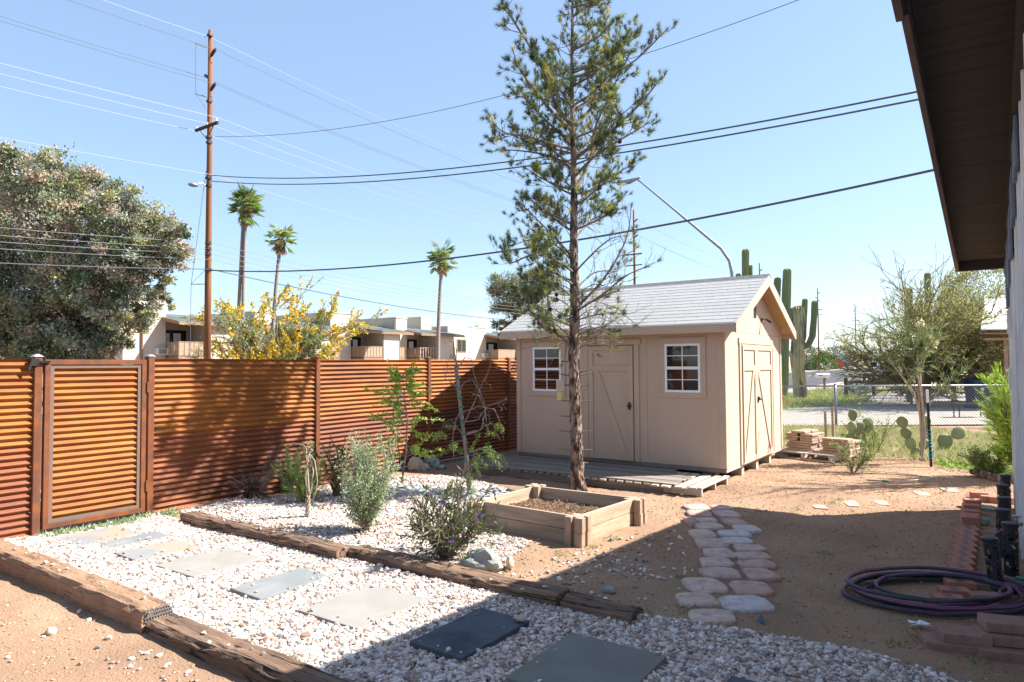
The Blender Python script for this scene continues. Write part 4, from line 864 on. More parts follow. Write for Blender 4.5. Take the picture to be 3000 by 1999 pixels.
def door(x0, x1, z0, z1, hx, flip=1, frame=True):
    d_ = sp('door', 'shed', lambda b: b.box(x0, x1, -.014, -.002, z0, z1))
    w = .085; zm = z0+(z1-z0)*.80
    sp('door_trim', 'shedtrim', lambda b: (b.box(x0, x0+w, -.032, -.015, z0, z1), b.box(x1-w, x1, -.032, -.015, z0, z1), b.box(x0+w, x1-w, -.031, -.015, z1-w, z1), b.box(x0+w, x1-w, -.031, -.015, z0, z0+w), b.box(x0+w, x1-w, -.031, -.015, zm-w*.5, zm+w*.5)), d_, bevel=.002)
    p, q = (x0+w+.06, -.0225, zm-w*.5), (x1-w-.06, -.0225, z0+w)
    if flip < 0: p, q = (x1-w-.06, -.0225, zm-w*.5), (x0+w+.06, -.0225, z0+w)
    sp('brace', 'shedtrim', lambda b: b.bar(p, q, .015, .09), d_) if False else sp('brace', 'shedtrim', lambda b: b.bar(p, q, .014, .085, up=(1, 0, 0)) if False else b.add([(p[0]-.05, -.03, p[2]), (p[0]+.05, -.03, p[2]), (q[0]+.05, -.03, q[2]), (q[0]-.05, -.03, q[2]), (p[0]-.05, -.015, p[2]), (p[0]+.05, -.015, p[2]), (q[0]+.05, -.015, q[2]), (q[0]-.05, -.015, q[2])], [(0, 1, 2, 3), (7, 6, 5, 4), (0, 4, 5, 1), (1, 5, 6, 2), (2, 6, 7, 3), (3, 7, 4, 0)]), d_)
    return d_
dx0, dx1 = fx(1727, 1200), fx(1857, 1200); dz0, dz1 = ZB+.005, fz(1790, 1014)
d_ = door(dx0, dx1, dz0, dz1, 0)
sp('handle', 'black', lambda b: (b.box(dx1-.075, dx1-.045, -.045, -.033, 1.08-.06, 1.08+.06), b.rock((dx1-.05, -.07, 1.08), .035, (1.2, 1, .8), 2, 1, 0)), d_)
sp('door_casing', 'shedtrim', lambda b: (b.box(dx0-.1, dx1+.13, -.022, 0, dz1+.012, dz1+.10), b.box(dx0-.095, dx0-.012, -.021, 0, ZB, dz1+.012), b.box(dx1+.014, dx1+.10, -.021, 0, ZB, dz1+.012)), bevel=.002)
sp('door_gap', 'black', lambda b: (b.box(dx0-.012, dx1+.014, -.004, -.001, dz1, dz1+.012), b.box(dx1, dx1+.014, -.004, -.001, dz0, dz1), b.box(dx0-.012, dx0, -.004, -.001, dz0, dz1)))
# double door on the gable side: built in front coordinates, turned a quarter
def sy(px, py=1200): return onX(px, py, 0).y
rt = Matrix.Rotation(R(90), 4, 'Z')
def turned(fn_name, *a, **k):
    o = fn_name(*a, **k); o.location = (0, 0, 0); o.rotation_euler = (0, 0, R(90)); return o
ya_, ym_, yb_ = sy(2172), sy(2213.5), sy(2260)
zt2 = onX(2213, 1012, 0).z
HS_ = (zt2-ZB-.02)/4
for (a, c, fl_) in ((ya_, ym_-.002, -1), (ym_+.002, yb_, 1)):
    dd = turned(door, a, c, ZB-.03, zt2, 0, fl_)
    if fl_ == 1: sp('handle', 'black', lambda b: (b.box(.033, .047, ym_+.02, ym_+.06, 1.1, 1.2), b.bar((.05, ym_+.05, 1.15), (.05, ym_+.16, 1.14), .02, .02), b.rock((.05, ym_+.04, 1.17), .03, (1, 1, 1), 1, 1, 0)))
    hy = a+.004 if fl_ < 0 else c-.004
    for k in range(4): sp('hinge', 'blackmetal', lambda b: [b.tube([(.036, hy, ZB+.0+HS_*k+HS_/22*j), (.036, hy, ZB+.0+HS_*k+HS_/22*j+.014)], .006, 6) for j in range(22)])
sp('door_casing', 'shedtrim', lambda b: (b.box(0, .022, ya_-.12, yb_+.10, zt2+.012, zt2+.10), b.box(0, .021, ya_-.095, ya_-.012, ZB-.03, zt2+.012), b.box(0, .021, yb_+.012, yb_+.09, ZB-.03, zt2+.012)), bevel=.002)
# vent and lamp on the gable
vy = (sy(2206, 900)+sy(2216, 900))/2; vz0, vz1 = onX(2210, 928, 0).z, onX(2210, 886, 0).z
v_ = sp('gable_vent', 'black', lambda b: b.box(.0, .006, vy-.075, vy+.075, vz0-.02, vz1+.03))
sp('louvre', 'blackmetal', lambda b: [b.bar((.008, vy-.06, vz0+.02+.033*k), (.008, vy+.06, vz0+.02+.033*k), .004, .004) for k in range(int((vz1-vz0)/.033))], v_)
ly, lz = sy(2230, 938), onX(2230, 938, 0).z
sp('wall_lamp', 'blackmetal', lambda b: (b.tube([(0, ly, lz), (.015, ly, lz)], .035, 12), b.tube([(.01, ly, lz), (.06, ly, lz+.02), (.11, ly+.01, lz-.01)], .008, 6), b.tube([(.08, ly+.01, lz+.01), (.16, ly+.01, lz-.045)], [.018, .028], 10)))
# roof
def slope(sgn):
    def P(u, v, h=0):   # u along x, v up the slope from the eave edge 0..1, h above the deck
        y = -OV+v*(DS/2+OV); z = ZT+SLP*(y+OV)-.02; nx_ = (-SLP, 1)
        ln = math.hypot(SLP, 1); y2, z2 = y-SLP/ln*h, z+h/ln
        return (u, y2 if sgn > 0 else DS-y2, z2)
    return P
for sgn in (1, -1):
    P = slope(sgn); x0, x1 = -LS-OH, OH; b = MB(); cs = 14; rows = []
    V_ = [P(x0, 0, -.02), P(x1, 0, -.02), P(x1, 1, -.02), P(x0, 1, -.02), P(x0, 0, 0), P(x1, 0, 0), P(x1, 1, 0), P(x0, 1, 0)]
    Fb = [(0, 3, 2, 1), (4, 5, 6, 7), (0, 1, 5, 4), (1, 2, 6, 5), (2, 3, 7, 6), (3, 0, 4, 7)]
    rf = sp('roof', 'soffit', lambda b: b.add(V_, Fb))
    sp('seam_shade_sheet', 'blackmetal', lambda b: b.add([P(x0, .02, .0008), P(x1, .02, .0008), P(x1, .98, .0008), P(x0, .98, .0008)], [(0, 1, 2, 3)]), rf)  # black sheet under the tabs, painted-in shade for the shingle gaps
    b = MB()
    for r_ in range(cs):
        v0, v1 = r_/cs, (r_+1.15)/cs; v1 = min(v1, 1.0); u = x0-.03-((r_*.155) % .46)
        while u < x1+.03:
            a, c = max(u, x0-.025)+.004, min(u+.46, x1+.025)-.004
            if c-a > .02:
                g_ = random.uniform(.96, 1.04); h0, h1 = .009, .004
                v = [P(a, v0-.004*(r_ > 0)-.012*(r_ == 0), .001), P(c, v0-.012*(r_ == 0), .001), P(c, v1, .001), P(a, v1, .001), P(a, v0-.012*(r_ == 0), h0), P(c, v0-.012*(r_ == 0), h0), P(c, v1, h1), P(a, v1, h1)]
                b.add(v, Fb, (g_, g_, g_*1.01))
            u += .46
    b.build('shingles', M['shingle'], rf)
b = MB(); P = slope(1); k = -LS-OH-.03
while k < OH: 
    for s_ in (1, -1): Q = slope(s_); e = min(k+.3, OH+.025); b.add([Q(k, .945, .012), Q(e, .945, .012), Q(e, 1.0, .026), Q(k, 1.0, .026)], [(0, 1, 2, 3)])
    k += .145
b.build('ridge_shingles', M['shingle'], sh)
sp('fascia', 'shedtrim', lambda b: b.box(-LS-OH, OH, -OV-.02, -OV, ZT-.155, ZT-.022), bevel=.002)
sp('fascia', 'shedtrim', lambda b: b.box(-LS-OH, OH, DS+OV, DS+OV+.02, ZT-.155, ZT-.022), bevel=.002)
sp('drip_edge', 'white', lambda b: b.box(-LS-OH-.01, OH+.01, -OV-.028, -OV-.0205, ZT-.032, ZT-.008))
for x0, x1 in ((OH+.001, OH+.021), (-LS-OH-.021, -LS-OH-.001)):
    def rake(b):
        ym = DS/2; ya, yb2 = -OV-.02, DS+OV+.02; za = ZT-.02; zp = PK-.025; dv_ = .15
        pts = [(ya, za), (ym, zp), (yb2, za), (yb2, za-dv_+.01), (yb2-.02, za-dv_), (ym, zp-dv_*1.12), (ya+.02, za-dv_), (ya, za-dv_+.01)]
        n = len(pts); v = [(x, y, z) for x in (x0, x1) for y, z in pts]
        F = [(0, 1, 5, 6), (0, 6, 7), (1, 2, 4, 5), (2, 3, 4)]
        b.add(v, [q[::-1] for q in F]+[tuple(i+n for i in q) for q in F]+[(i, (i+1) % n, n+(i+1) % n, n+i) for i in range(n)])
    sp('rake_board', 'shedtrim', rake)
# soffit under the gable overhang and eaves
for sgn in (1, -1):
    P = slope(sgn)
    for x0, x1 in ((.0, OH), (-LS-OH, -LS)):
        sp('soffit', 'soffit', lambda b: b.add([P(x0, 0, -.05), P(x1, 0, -.05), P(x1, 1, -.05), P(x0, 1, -.05), P(x0, 0, -.022), P(x1, 0, -.022), P(x1, 1, -.022), P(x0, 1, -.022)], [(0, 3, 2, 1), (4, 5, 6, 7), (0, 1, 5, 4), (1, 2, 6, 5), (2, 3, 7, 6), (3, 0, 4, 7)]))
# nail heads along seams and trim
nb = MB()
for x in (-1.19, -1.25, -2.41, -2.47, -.05, -LS+.04):
    z = ZB+.1
    while z < 2.2: nb.box(x-.003, x+.003, -.0185 if x in (-.05, -LS+.04) else -.002, -.0005, z, z+.006); z += .21
for k in range(24): x = -.1-k*.152; nb.box(x-.003, x+.003, -.002, -.0005, ZB+.03, ZB+.036)
nb.build('nails', M['darkwood'], sh)

# ================================================================ PALLET DECK
def board_set(name, label, boards, m, cat='pallet', sub=None):
    t = thing(name, boards[0][0], label, cat)
    for (p, q, w, h) in boards: b = MB(); b.bar(p, q, w, h); b.build('board', M[m], t, bevel=.003)
    return t
def pallet(label, cx, cy, L, Wd, rz, m='palletwood', nb_=6, zt_=.125, z0=0., m2=None):
    t = thing('wooden_pallet', (0, 0, 0), label, 'pallet')
    for i in range(nb_):
        y = -Wd/2+.05+(Wd-.1)*i/(nb_-1); b = MB(); b.box(-L/2, L/2, y-.045, y+.045, zt_-.02, zt_); b.build('board', M[m], t, bevel=.003)
    for x in (-L/2+.05, 0, L/2-.05): b = MB(); b.box(x-.022, x+.022, -Wd/2, Wd/2, .018, zt_-.02); b.build('stringer', M[m2 or m], t)
    for y in (-Wd/2+.05, 0, Wd/2-.05): b = MB(); b.box(-L/2, L/2, y-.045, y+.045, 0, .018); b.build('board', M[m], t)
    t.location = (cx, cy, gz(cx, cy)+z0); t.rotation_euler[2] = rz; return t
M['greywood2'] = mat('greywood2', (.31, .25, .20), (.42, .36, .30), 4, .9, .5, 60, stretch=(.4, 8, 8), c3=(.22, .18, .15), s3=2, bd=.004)
dk = thing('pallet_deck', (-2.1, -.6, 0), 'weathered grey board deck laid on pallets in front of the shed door', 'deck')
DX0, DX1 = -3.78, -.42
for k in range(10):
    y0 = -1.22+k*.122; xa = DX0+random.uniform(-.05, .05)+(0 if k else .0); xb = DX1+(.10 if k < 3 else 0)+(.12 if k > 2 else 0)+random.uniform(-.03, .03)-(.05*k if k > 5 else 0)
    b = MB(); b.box(xa, xb, y0, y0+.107, .122+.004*nz(k*2.1, 7), .142+.008*nz(k*3.3, 1)); b.build('board', M['greywood' if k % 3 else 'greywood2'], dk, bevel=.003)
for i in range(26):
    x = DX0+.05+i*.132; w = random.choice((.045, .05, .045)); b = MB(); b.box(x-w, x+w, -1.27+random.uniform(-.03, .03), -.06, .095, .12); b.build('pallet_slat', M['palletwood' if i > 13 else 'greywood'], dk, bevel=.003)
for y in (-1.2, -.7, -.15): b = MB(); b.box(DX0+.05, DX1-.05, y-.02, y+.02, .0, .094); b.build('stringer', M['greywood'], dk)
b = MB(); b.box(DX0-.0, DX1-.3, -1.235, -1.17, .0, .02); b.build('base_board', M['greywood'], dk)
t = thing('wooden_pallet', (-.25, -.75, 0), 'sunlit pallet end sticking out at the right end of the deck', 'pallet')
for k in range(3):
    x = -.40+k*.17; b = MB(); b.box(x-.06, x+.06, -1.33+k*.05, -.12+k*.0, .10, .122); b.build('board', M['palletwood'], t, bevel=.003)
b = MB(); b.box(-.02, .06, -1.2, -.03, .10, .122); b.build('board', M['palletwood'], t, bevel=.003)
for y in (-1.18, -.65, -.15): b = MB(); b.box(-.48, .06, y-.02, y+.02, .015, .099); b.build('stringer', M['palletwood'], t)

# ================================================================ PAVERS ON PALLET
plc = at(2380, 1352); PR = R(4)
plc = Vector((.42, 2.95, 0))
# the pallet lies skew: front edge runs along the picture
a_ = at(2266, 1340); c_ = at(2440, 1358); dr = (c_-a_); ang = math.atan2(dr.y, dr.x); ud = Vector((math.cos(ang), math.sin(ang), 0)); vd = Vector((-ud.y, ud.x, 0))
Wp, Lp = dr.length, 1.15; ctr = a_+ud*Wp/2+vd*Lp/2
pallet('unpainted wooden pallet carrying two stacks of pavers beside the shed', ctr.x, ctr.y, Wp, Lp, ang, zt_=.13)
def paver(p, rz, L, Wd, H, label, m='paver'):
    b = MB(); b.box(-L/2, L/2, -Wd/2, Wd/2, 0, H); o = b.build('paver', M[m], None, bevel=.005); o.location = p; o.rotation_euler[2] = rz
    return tag(o, label, 'paver', 'tan pavers stacked on the pallet')
ordn = ['bottom', 'second', 'third', 'fourth', 'fifth', 'sixth', 'seventh', 'eighth', 'top']
zp0 = gz(ctr.x, ctr.y)+.131; H = .045
for si, (cx_, nlev, side) in enumerate(((.36, 8, 'left'), (1.0, 6, 'right'))):
    for lv in range(nlev):
        for row in (0, 1):
            half = lv >= 4 and si == 0 and lv < 7 or si == 1 and lv >= 3
            n = 2 if half else 1
            if si == 1 and lv == nlev-1 and row == 1: continue
            for j in range(n):
                Lb = .50-.02*lv if n == 1 else .225
                off = random.uniform(-.03, .03)+(0 if n == 1 else (-.13 if j == 0 else .13))
                if lv == 7: Lb = .26; off = -.02
                p = ctr+ud*(cx_-Wp/2*1.0+.0+off)+vd*(.18+.30*row+random.uniform(-.01, .01)-.35); p.z = zp0+lv*H
                hz_ = 'near row' if row == 0 else 'back row'; sd2 = '' if n == 1 else (' left half,' if j == 0 else ' right half,')
                paver(p, ang+random.uniform(-.04, .04), Lb, .26, H-.006, f'tan paver, {side} pallet stack, {ordn[lv]} layer,{sd2} {hz_}')

# ================================================================ RAISED BED
bdp = thing('raised_bed', (-.7, -3.6, 0), 'raised planting bed of timber boards and tan corner blocks filled with soil', 'planter')
cor = {'fl': (-1.40, -4.05), 'fr': (-.12, -4.12), 'br': (-.05, -2.98), 'bl': (-1.36, -2.98)}
def blk(x, y, z, rz, par):
    b = MB(); s = .098; g2 = .021
    pts = []   # square block with a slot in the middle of each side
    for k in range(4):
        a = k*math.pi/2; ca, sa = math.cos(a), math.sin(a)
        for px, py in ((s, -s+.012), (s, -g2), (s-.045, -g2), (s-.045, g2), (s, g2), (s, s-.012), (s-.012, s)): pts.append((px*ca-py*sa, px*sa+py*ca))
    cz, sz = math.cos(rz), math.sin(rz); b.prism([(x+p*cz-q*sz, y+p*sz+q*cz) for p, q in pts], z, z+.142)
    return b.build('corner_block', M['concrete_tan'], par, bevel=.004)
for k, (x, y) in cor.items():
    for lv in range(2): blk(x+random.uniform(-.006, .006), y+random.uniform(-.006, .006), gz(x, y)+.143*lv-.005, random.uniform(-.03, .03), bdp)
def pl(p, q, z, m): b = MB(); b.bar((p[0], p[1], z+.07), (q[0], q[1], z+.07), .036, .137); b.build('board', M[m], bdp, bevel=.004, bseg=2)
for lv in range(2):
    z = .0+.143*lv-.0
    pl((cor['fl'][0]+.06, cor['fl'][1]), (cor['fr'][0]-.06, cor['fr'][1]), z-.006, 'bedwood'); pl((cor['bl'][0]+.06, cor['bl'][1]), (cor['br'][0]-.06, cor['br'][1]), z-.006, 'bedwood')
    pl((cor['fl'][0], cor['fl'][1]+.06), (cor['bl'][0], cor['bl'][1]-.06), z-.006, 'bedwood_y'); pl((cor['fr'][0], cor['fr'][1]+.06), (cor['br'][0], cor['br'][1]-.06), z-.006, 'bedwood_y')
b = MB(); n = 46; X0, X1, Y0b, Y1b = cor['fl'][0]+.02, cor['fr'][0]-.02, cor['fl'][1]+.02, cor['br'][1]-.02
b.add([(X0+(X1-X0)*i/n, Y0b+(Y1b-Y0b)*j/n, .135+.035*nz(i*.13, j*.13)+.02*nz(i*.5, j*.5, 4)+.012*nz(i*1.4, j*1.4, 8)) for j in range(n+1) for i in range(n+1)], [(j*(n+1)+i, j*(n+1)+i+1, (j+1)*(n+1)+i+1, (j+1)*(n+1)+i) for j in range(n) for i in range(n)])
b.build('soil', M['soil'], bdp)
mm = MB(); n = 2600; P = np.stack([rng.uniform(X0+.03, X1-.03, n), rng.uniform(Y0b+.03, Y1b-.03, n), np.zeros(n)], 1)
for i in range(n): P[i, 2] = .137+.035*nz((P[i, 0]-X0)/(X1-X0)*46*.13, (P[i, 1]-Y0b)/(Y1b-Y0b)*46*.13)
mm.leaves(P, rdir(n, .2), .03*rng.uniform(.5, 1.6, n), .013, pal(n, [(.30, .19, .12), (.16, .10, .06), (.42, .29, .18), (.10, .06, .04)])); mm.build('bark_mulch', M['hedge'], bdp)['kind'] = 'stuff'

# ================================================================ RAILROAD TIES
def tie(name, x0, x1, y0, y1, z1, m, label, z0=-.06, seed=0, rag=.012):
    nx_, ny_, nz_ = int((x1-x0)/.045), 7, 5; b = MB(); idx = {}
    def P(i, j, k):
        key = (i, j, k)
        if key not in idx:
            u, v, w = i/nx_, j/ny_, k/nz_; x, y, z = x0+(x1-x0)*u, y0+(y1-y0)*v, z0+(z1-z0)*w
            ey = min(v, 1-v); ez = 1-w; dd = rag*(nz(x*3+seed, y*9, z*9)+.6*nz(x*9+seed, y*22, z*22))
            ay_ = rag*1.1*nz(x*2.1, seed*3.3+(5 if v > .5 else 0)); crk = -.016*max(0, 1-abs(nz(x*.8, v*6+seed, 3))*12)*(w == 1)
            cx = .014*((v in (0, 1)) and (w == 1)); ed = cx*(1+1.5*nz(x*6, seed))
            y += (ay_+dd)*(1 if v == 0 else -1 if v == 1 else .3)+(ed if v == 0 else -ed if v == 1 else 0)
            z += dd*.8+crk-ed*.8*(w == 1)+rag*.8*nz(x*1.7, seed)
            x += (.02*nz(y*12, z*12, seed) if u in (0, 1) else 0)
            idx[key] = b.n+len(new); new.append((x, y, z))
        return idx[key]
    new = []; F = []
    for i in range(nx_):
        for j in range(ny_):
            F.append((P(i, j, nz_), P(i+1, j, nz_), P(i+1, j+1, nz_), P(i, j+1, nz_)))
        for k in range(nz_):
            F.append((P(i, 0, k), P(i+1, 0, k), P(i+1, 0, k+1), P(i, 0, k+1))); F.append((P(i+1, ny_, k), P(i, ny_, k), P(i, ny_, k+1), P(i+1, ny_, k+1)))
    for j in range(ny_):
        for k in range(nz_):
            F.append((P(0, j+1, k), P(0, j, k), P(0, j, k+1), P(0, j+1, k+1))); F.append((P(nx_, j, k), P(nx_, j+1, k), P(nx_, j+1, k+1), P(nx_, j, k+1)))
    b.add(new, F); o = b.build(name, M[m], None); return tag(o, label, 'railroad tie')
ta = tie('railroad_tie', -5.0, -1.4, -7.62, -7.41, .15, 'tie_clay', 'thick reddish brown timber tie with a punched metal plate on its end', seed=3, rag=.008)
b = MB(); x = -1.392
for r_ in range(5):
    for k in range(11): yy = -7.6+k*.0178+(.009 if r_ % 2 else 0); zq = .018+r_*.026; b.box(x-.004, x, yy, yy+.005, zq, zq+.022)
for r_ in range(6): b.box(x-.004, x, -7.605, -7.415, .012+r_*.026, .018+r_*.026)
b.build('end_plate', M['galv'], ta)
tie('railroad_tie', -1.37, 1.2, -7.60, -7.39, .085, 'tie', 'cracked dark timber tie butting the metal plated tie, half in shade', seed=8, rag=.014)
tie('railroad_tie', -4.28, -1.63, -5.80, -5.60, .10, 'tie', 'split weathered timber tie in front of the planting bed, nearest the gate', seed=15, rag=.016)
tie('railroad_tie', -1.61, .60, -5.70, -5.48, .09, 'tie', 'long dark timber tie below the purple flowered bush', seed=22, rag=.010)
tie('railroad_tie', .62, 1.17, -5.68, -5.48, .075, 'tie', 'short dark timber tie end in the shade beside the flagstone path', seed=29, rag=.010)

# ================================================================ PAVING SLABS
def slab(x0, x1, y0, y1, m, label, z=.032, h=.04, rz=0, col=None):
    cx, cy_ = (x0+x1)/2, (y0+y1)/2; b = MB(); b.box(x0-cx, x1-cx, y0-cy_, y1-cy_, -h, 0); o = b.build('paving_slab', M[m], None, bevel=.006, bseg=2); o.location = (cx, cy_, z); o.rotation_euler = (random.uniform(-.008, .008), random.uniform(-.008, .008), rz); return tag(o, label, 'paving slab')
slab(-4.62, -4.02, -6.93, -6.30, 'slab_rust', 'rust stained paving slab nearest the gate, partly buried in gravel', .022, rz=.03)
slab(-4.02, -3.72, -6.80, -6.20, 'slab_grey', 'grey slab edge touching the rust stained slab near the gate', .024, rz=.02)
slab(-3.50, -3.05, -6.86, -6.27, 'slab_rust', 'half buried slab with rusty left part and grey right part, next after the gate slabs', .030, rz=-.03)
slab(-2.80, -2.18, -6.83, -6.16, 'slab_pale', 'square cream slab between the half buried slab and the narrow grey slab', .030, rz=.01)
slab(-1.66, -1.26, -6.83, -6.18, 'slab_grey', 'narrow sunlit blue grey slab between two cream slabs', .034, rz=-.02)
slab(-.84, -.22, -6.82, -6.14, 'slab_pale', 'big square cream slab touching the shadow edge', .034, rz=.01)
slab(.20, .62, -6.78, -6.06, 'slab_dark', 'narrow dark blue slate slab wholly in shade', .036, rz=.0)
slab(.96, 1.60, -6.82, -6.08, 'slab_olive', 'big square olive grey slab in shade at the bottom', .036, rz=.02)
slab(1.98, 2.40, -6.75, -6.1, 'slab_dark', 'slab corner just showing at the bottom edge of the picture', .036)
tag(MB().rock((.585, -6.12, .055), .03, (1.3, 1, .6), 4, 2, .15).build('small_stone', M['tanrock'], None, smooth=True), 'flat tan pebble lying on the corner of the dark blue slab', 'stone')

# ================================================================ FLAGSTONE PATH
st = [(370, 355, 110, 24), (555, 357, 92, 18), (388, 402, 108, 27), (597, 406, 102, 30), (320, 455, 46, 25), (440, 452, 95, 20), (652, 468, 98, 28), (466, 500, 118, 27), (752, 520, 112, 30), (415, 558, 108, 34), (652, 555, 132, 28), (485, 628, 135, 42), (680, 611, 130, 26), (770, 665, 133, 30), (545, 706, 125, 42), (795, 728, 145, 31), (520, 776, 138, 40), (828, 790, 158, 32), (550, 855, 163, 44), (858, 866, 134, 50), (428, 950, 172, 66), (785, 972, 172, 58), (370, 1060, 178, 58), (742, 1088, 216, 66), (488, 1188, 202, 58)]
hue = ['pink', 'buff', 'rosy', 'pale grey', 'reddish']
for i, (sx_, sy_, hw, hh) in enumerate(st):
    c = at(1900+sx_/2.613, 1350+sy_/2.613, .02); pr = at(1900+(sx_+hw)/2.613, 1350+sy_/2.613, .02); pf = at(1900+sx_/2.613, 1350+(sy_-hh)/2.613, .02); pn_ = at(1900+sx_/2.613, 1350+(sy_+hh)/2.613, .02)
    a = (pr-c).length*.86; bb = (pf-pn_).length/2*.82; n = 26; pts = []
    for k in range(n):
        th = 2*math.pi*k/n; ct, st_ = math.cos(th), math.sin(th); e = .5+.14*nz(i*2.7, 1)
        rr = 1+.16*nz(ct*1.2+i*5, st_*1.2+i)+.07*nz(ct*4+i*5, st_*4+i); pts.append(Vector((c.x, c.y, 0))+er*(a*abs(ct)**e*(1 if ct > 0 else -1)*rr)+ef*(bb*abs(st_)**e*(1 if st_ > 0 else -1)*rr))
    cc = [(1.0, .86, .82), (1.05, .96, .88), (.98, .88, .84), (1.05, 1.12, 1.2), (.95, .76, .68)][(i*7+i//3) % 5]; b = MB(); z1 = .027+.006*nz(i*1.1, 3)
    ce = Vector((c.x, c.y, 0)); v = []
    for f_, z in ((1.0, -.03), (1.02, z1-.016), (.995, z1-.004), (.965, z1), (.5, z1+.004)): v += [ce+(p-ce)*f_+Vector((0, 0, z+(.004*nz(p.x*9, p.y*9, i) if f_ < 1 else 0))) for p in pts]
    v.append(ce+Vector((0, 0, z1+.004))); F = [(r_*n+k, r_*n+(k+1) % n, (r_+1)*n+(k+1) % n, (r_+1)*n+k) for r_ in range(4) for k in range(n)]+[(4*n+k, 4*n+(k+1) % n, 5*n) for k in range(n)]
    o = b.add(v, F, cc).build('flagstone', M['flag'], None, smooth=True)
    sd = 'left' if (sx_ < 560 and i not in (1, 10)) else 'right'; rk = round((len(st)-i+1)/2)
    wd = ['nearest', 'second', 'third', 'fourth', 'fifth', 'sixth', 'seventh', 'eighth', 'ninth', 'tenth', 'eleventh', 'twelfth', 'thirteenth']
    sides = [('left' if (q[0] < 560 and j not in (1, 10)) else 'right') for j, q in enumerate(st)]; rk = sum(1 for j in range(i+1, len(st)) if sides[j] == sides[i])
    tag(o, f'rounded flagstone in the {sides[i]} column of the path, {wd[rk]} from the gravel' if rk else f'rounded flagstone in the {sides[i]} column of the path, touching the gravel', 'flagstone', 'flagstones of the curved path')
# flush stepping slabs in the sun behind the path
for k, (px0, py0, w_, h_, lb) in enumerate(((2395, 1485, 62, 10, 'flat buff stone sunk in the dirt, leftmost behind the path'), (2490, 1480, 60, 12, 'flat pale stone sunk in the dirt, second from the left'), (2580, 1478, 55, 9, 'flat stone sunk in the dirt, third from the left'), (2700, 1452, 60, 8, 'flat stone sunk in the dirt by the brick edging'), (2780, 1437, 60, 7, 'flat stone sunk in the sunlit dirt behind the brick edging'))):
    c = at(px0, py0, .01); b = MB(); pts = [at(px0-w_/2, py0-h_, 0), at(px0+w_*.3, py0-h_*.6, 0), at(px0+w_/2, py0+h_*.8, 0), at(px0-w_*.1, py0+h_*.6, 0)]
    if True: pts = pts[::-1]
    b.prism([(p.x, p.y) for p in pts], -.03, gz(c.x, c.y)+.009); tag(b.build('stepping_stone', M['sunkstone'], None, bevel=.004), lb, 'stepping stone')

# ================================================================ BRICK EDGING
ORD = ['first', 'second', 'third', 'fourth', 'fifth', 'sixth', 'seventh', 'eighth']
def brick(c, rz, L, Wd, H, label, holes=True, m='brick', tilt=0):
    b = MB(); b.box(-L/2, L/2, -Wd/2, Wd/2, 0, H); o = b.build('brick', M[m], None, bevel=.004)
    if holes:
        h = MB()
        for k in (-1, 0, 1): h.add([(k*L*.0+math.cos(a)*L*.20, k*Wd*.27+math.sin(a)*Wd*.085, H+.0012) for a in [2*math.pi*j/12 for j in range(12)]], [tuple(range(12))])
        q = h.build('hole', M['black'], None); q.parent = o
    o.location = c; o.rotation_euler = (tilt, 0, rz); return tag(o, label, 'brick', 'cored bricks edging the flower bed by the house')
r0, r1 = at(2650+735/4.48, 1350+1375/4.48, .06), at(2650+840/4.48, 1350+870/4.48, .06); rz = YAW*.35; nb_ = 8
for i in range(nb_):
    c = r0.lerp(r1, i/(nb_-1)); c.z = gz(c.x, c.y)-.01; brick(c, rz, .16, (r1-r0).length/(nb_-1)-.010, .065, f'slotted red brick in the low edging row, {ORD[i]} from the hose coil')
for i, (sx_, sy_) in enumerate(((855, 750), (865, 690), (870, 630), (878, 560), (885, 500))):
    c = at(2650+sx_/4.48, 1350+sy_/4.48, .11); c.z = gz(c.x, c.y)-.01; brick(c, rz+random.uniform(-.05, .05), .17, .13, .115 if i else .13, f'plain red brick in the raised far part of the edging, {ORD[i]} beyond the slotted row', holes=(i == 4))
for i, (sx_, sy_) in enumerate(((975, 420), (1120, 470), (1220, 480), (1340, 480), (1440, 480))):
    c = at(2650+sx_/4.48, 1350+sy_/4.48, .08); c.z = gz(c.x, c.y)-.01; brick(c, rz, .19, .10, .085, f'red brick in the cross row ending the edging, {ORD[i]} from its left', holes=False)
for i, (px, py) in enumerate(((2795, 1722), (2812, 1700), (2778, 1742), (2760, 1768))):
    c = at(px, py, .06); c.z = gz(c.x, c.y)-.01; brick(c, YAW*.6, .20, .115, .06, ('slotted brick inside the hose coil, ', 'slotted brick at the back inside the hose coil, ', 'slotted brick overlapping others inside the hose coil, ', 'nearest slotted brick inside the hose coil, ')[i]+('upper' if i < 2 else 'lower')+' of the loose group', True)
for i, (px, py, lb) in enumerate(((2880, 1706, 'long dull brick lying right of the hose coil centre'), (2905, 1740, 'half buried dull brick behind the hose strands'))):
    c = at(px, py, .05); c.z = gz(c.x, c.y)-.01; brick(c, YAW-.15, .30, .10, .055, lb, False, 'brickdark')
for i, (px, py, L, zl, lb) in enumerate(((2800, 1868,   .36, 0, 'lower wide reddish block of the near left block pair below the hose'), (2822, 1840, .26, .06, 'upper reddish block of the near left pair below the hose'), (2955, 1893, .34, 0, 'lower block of the stack at the bottom right corner'), (2960, 1850, .34, .065, 'middle block of the stack at the bottom right corner'), (2965, 1812, .32, .13, 'topmost buff block of the stack at the bottom right corner'))):
    c = at(px, py, .06+zl); c.z = gz(c.x, c.y)+zl-.01; brick(c, YAW-.32, L, .17, .06, lb, False, 'brickdark')
c = at(2875, 1530, .02); tag(MB().rock((c.x, c.y, .03), .075, (1.2, 1, .6), 5, 2, .2).build('rock', M['rock'], None), 'grey stone lying right of the brick edging', 'rock')
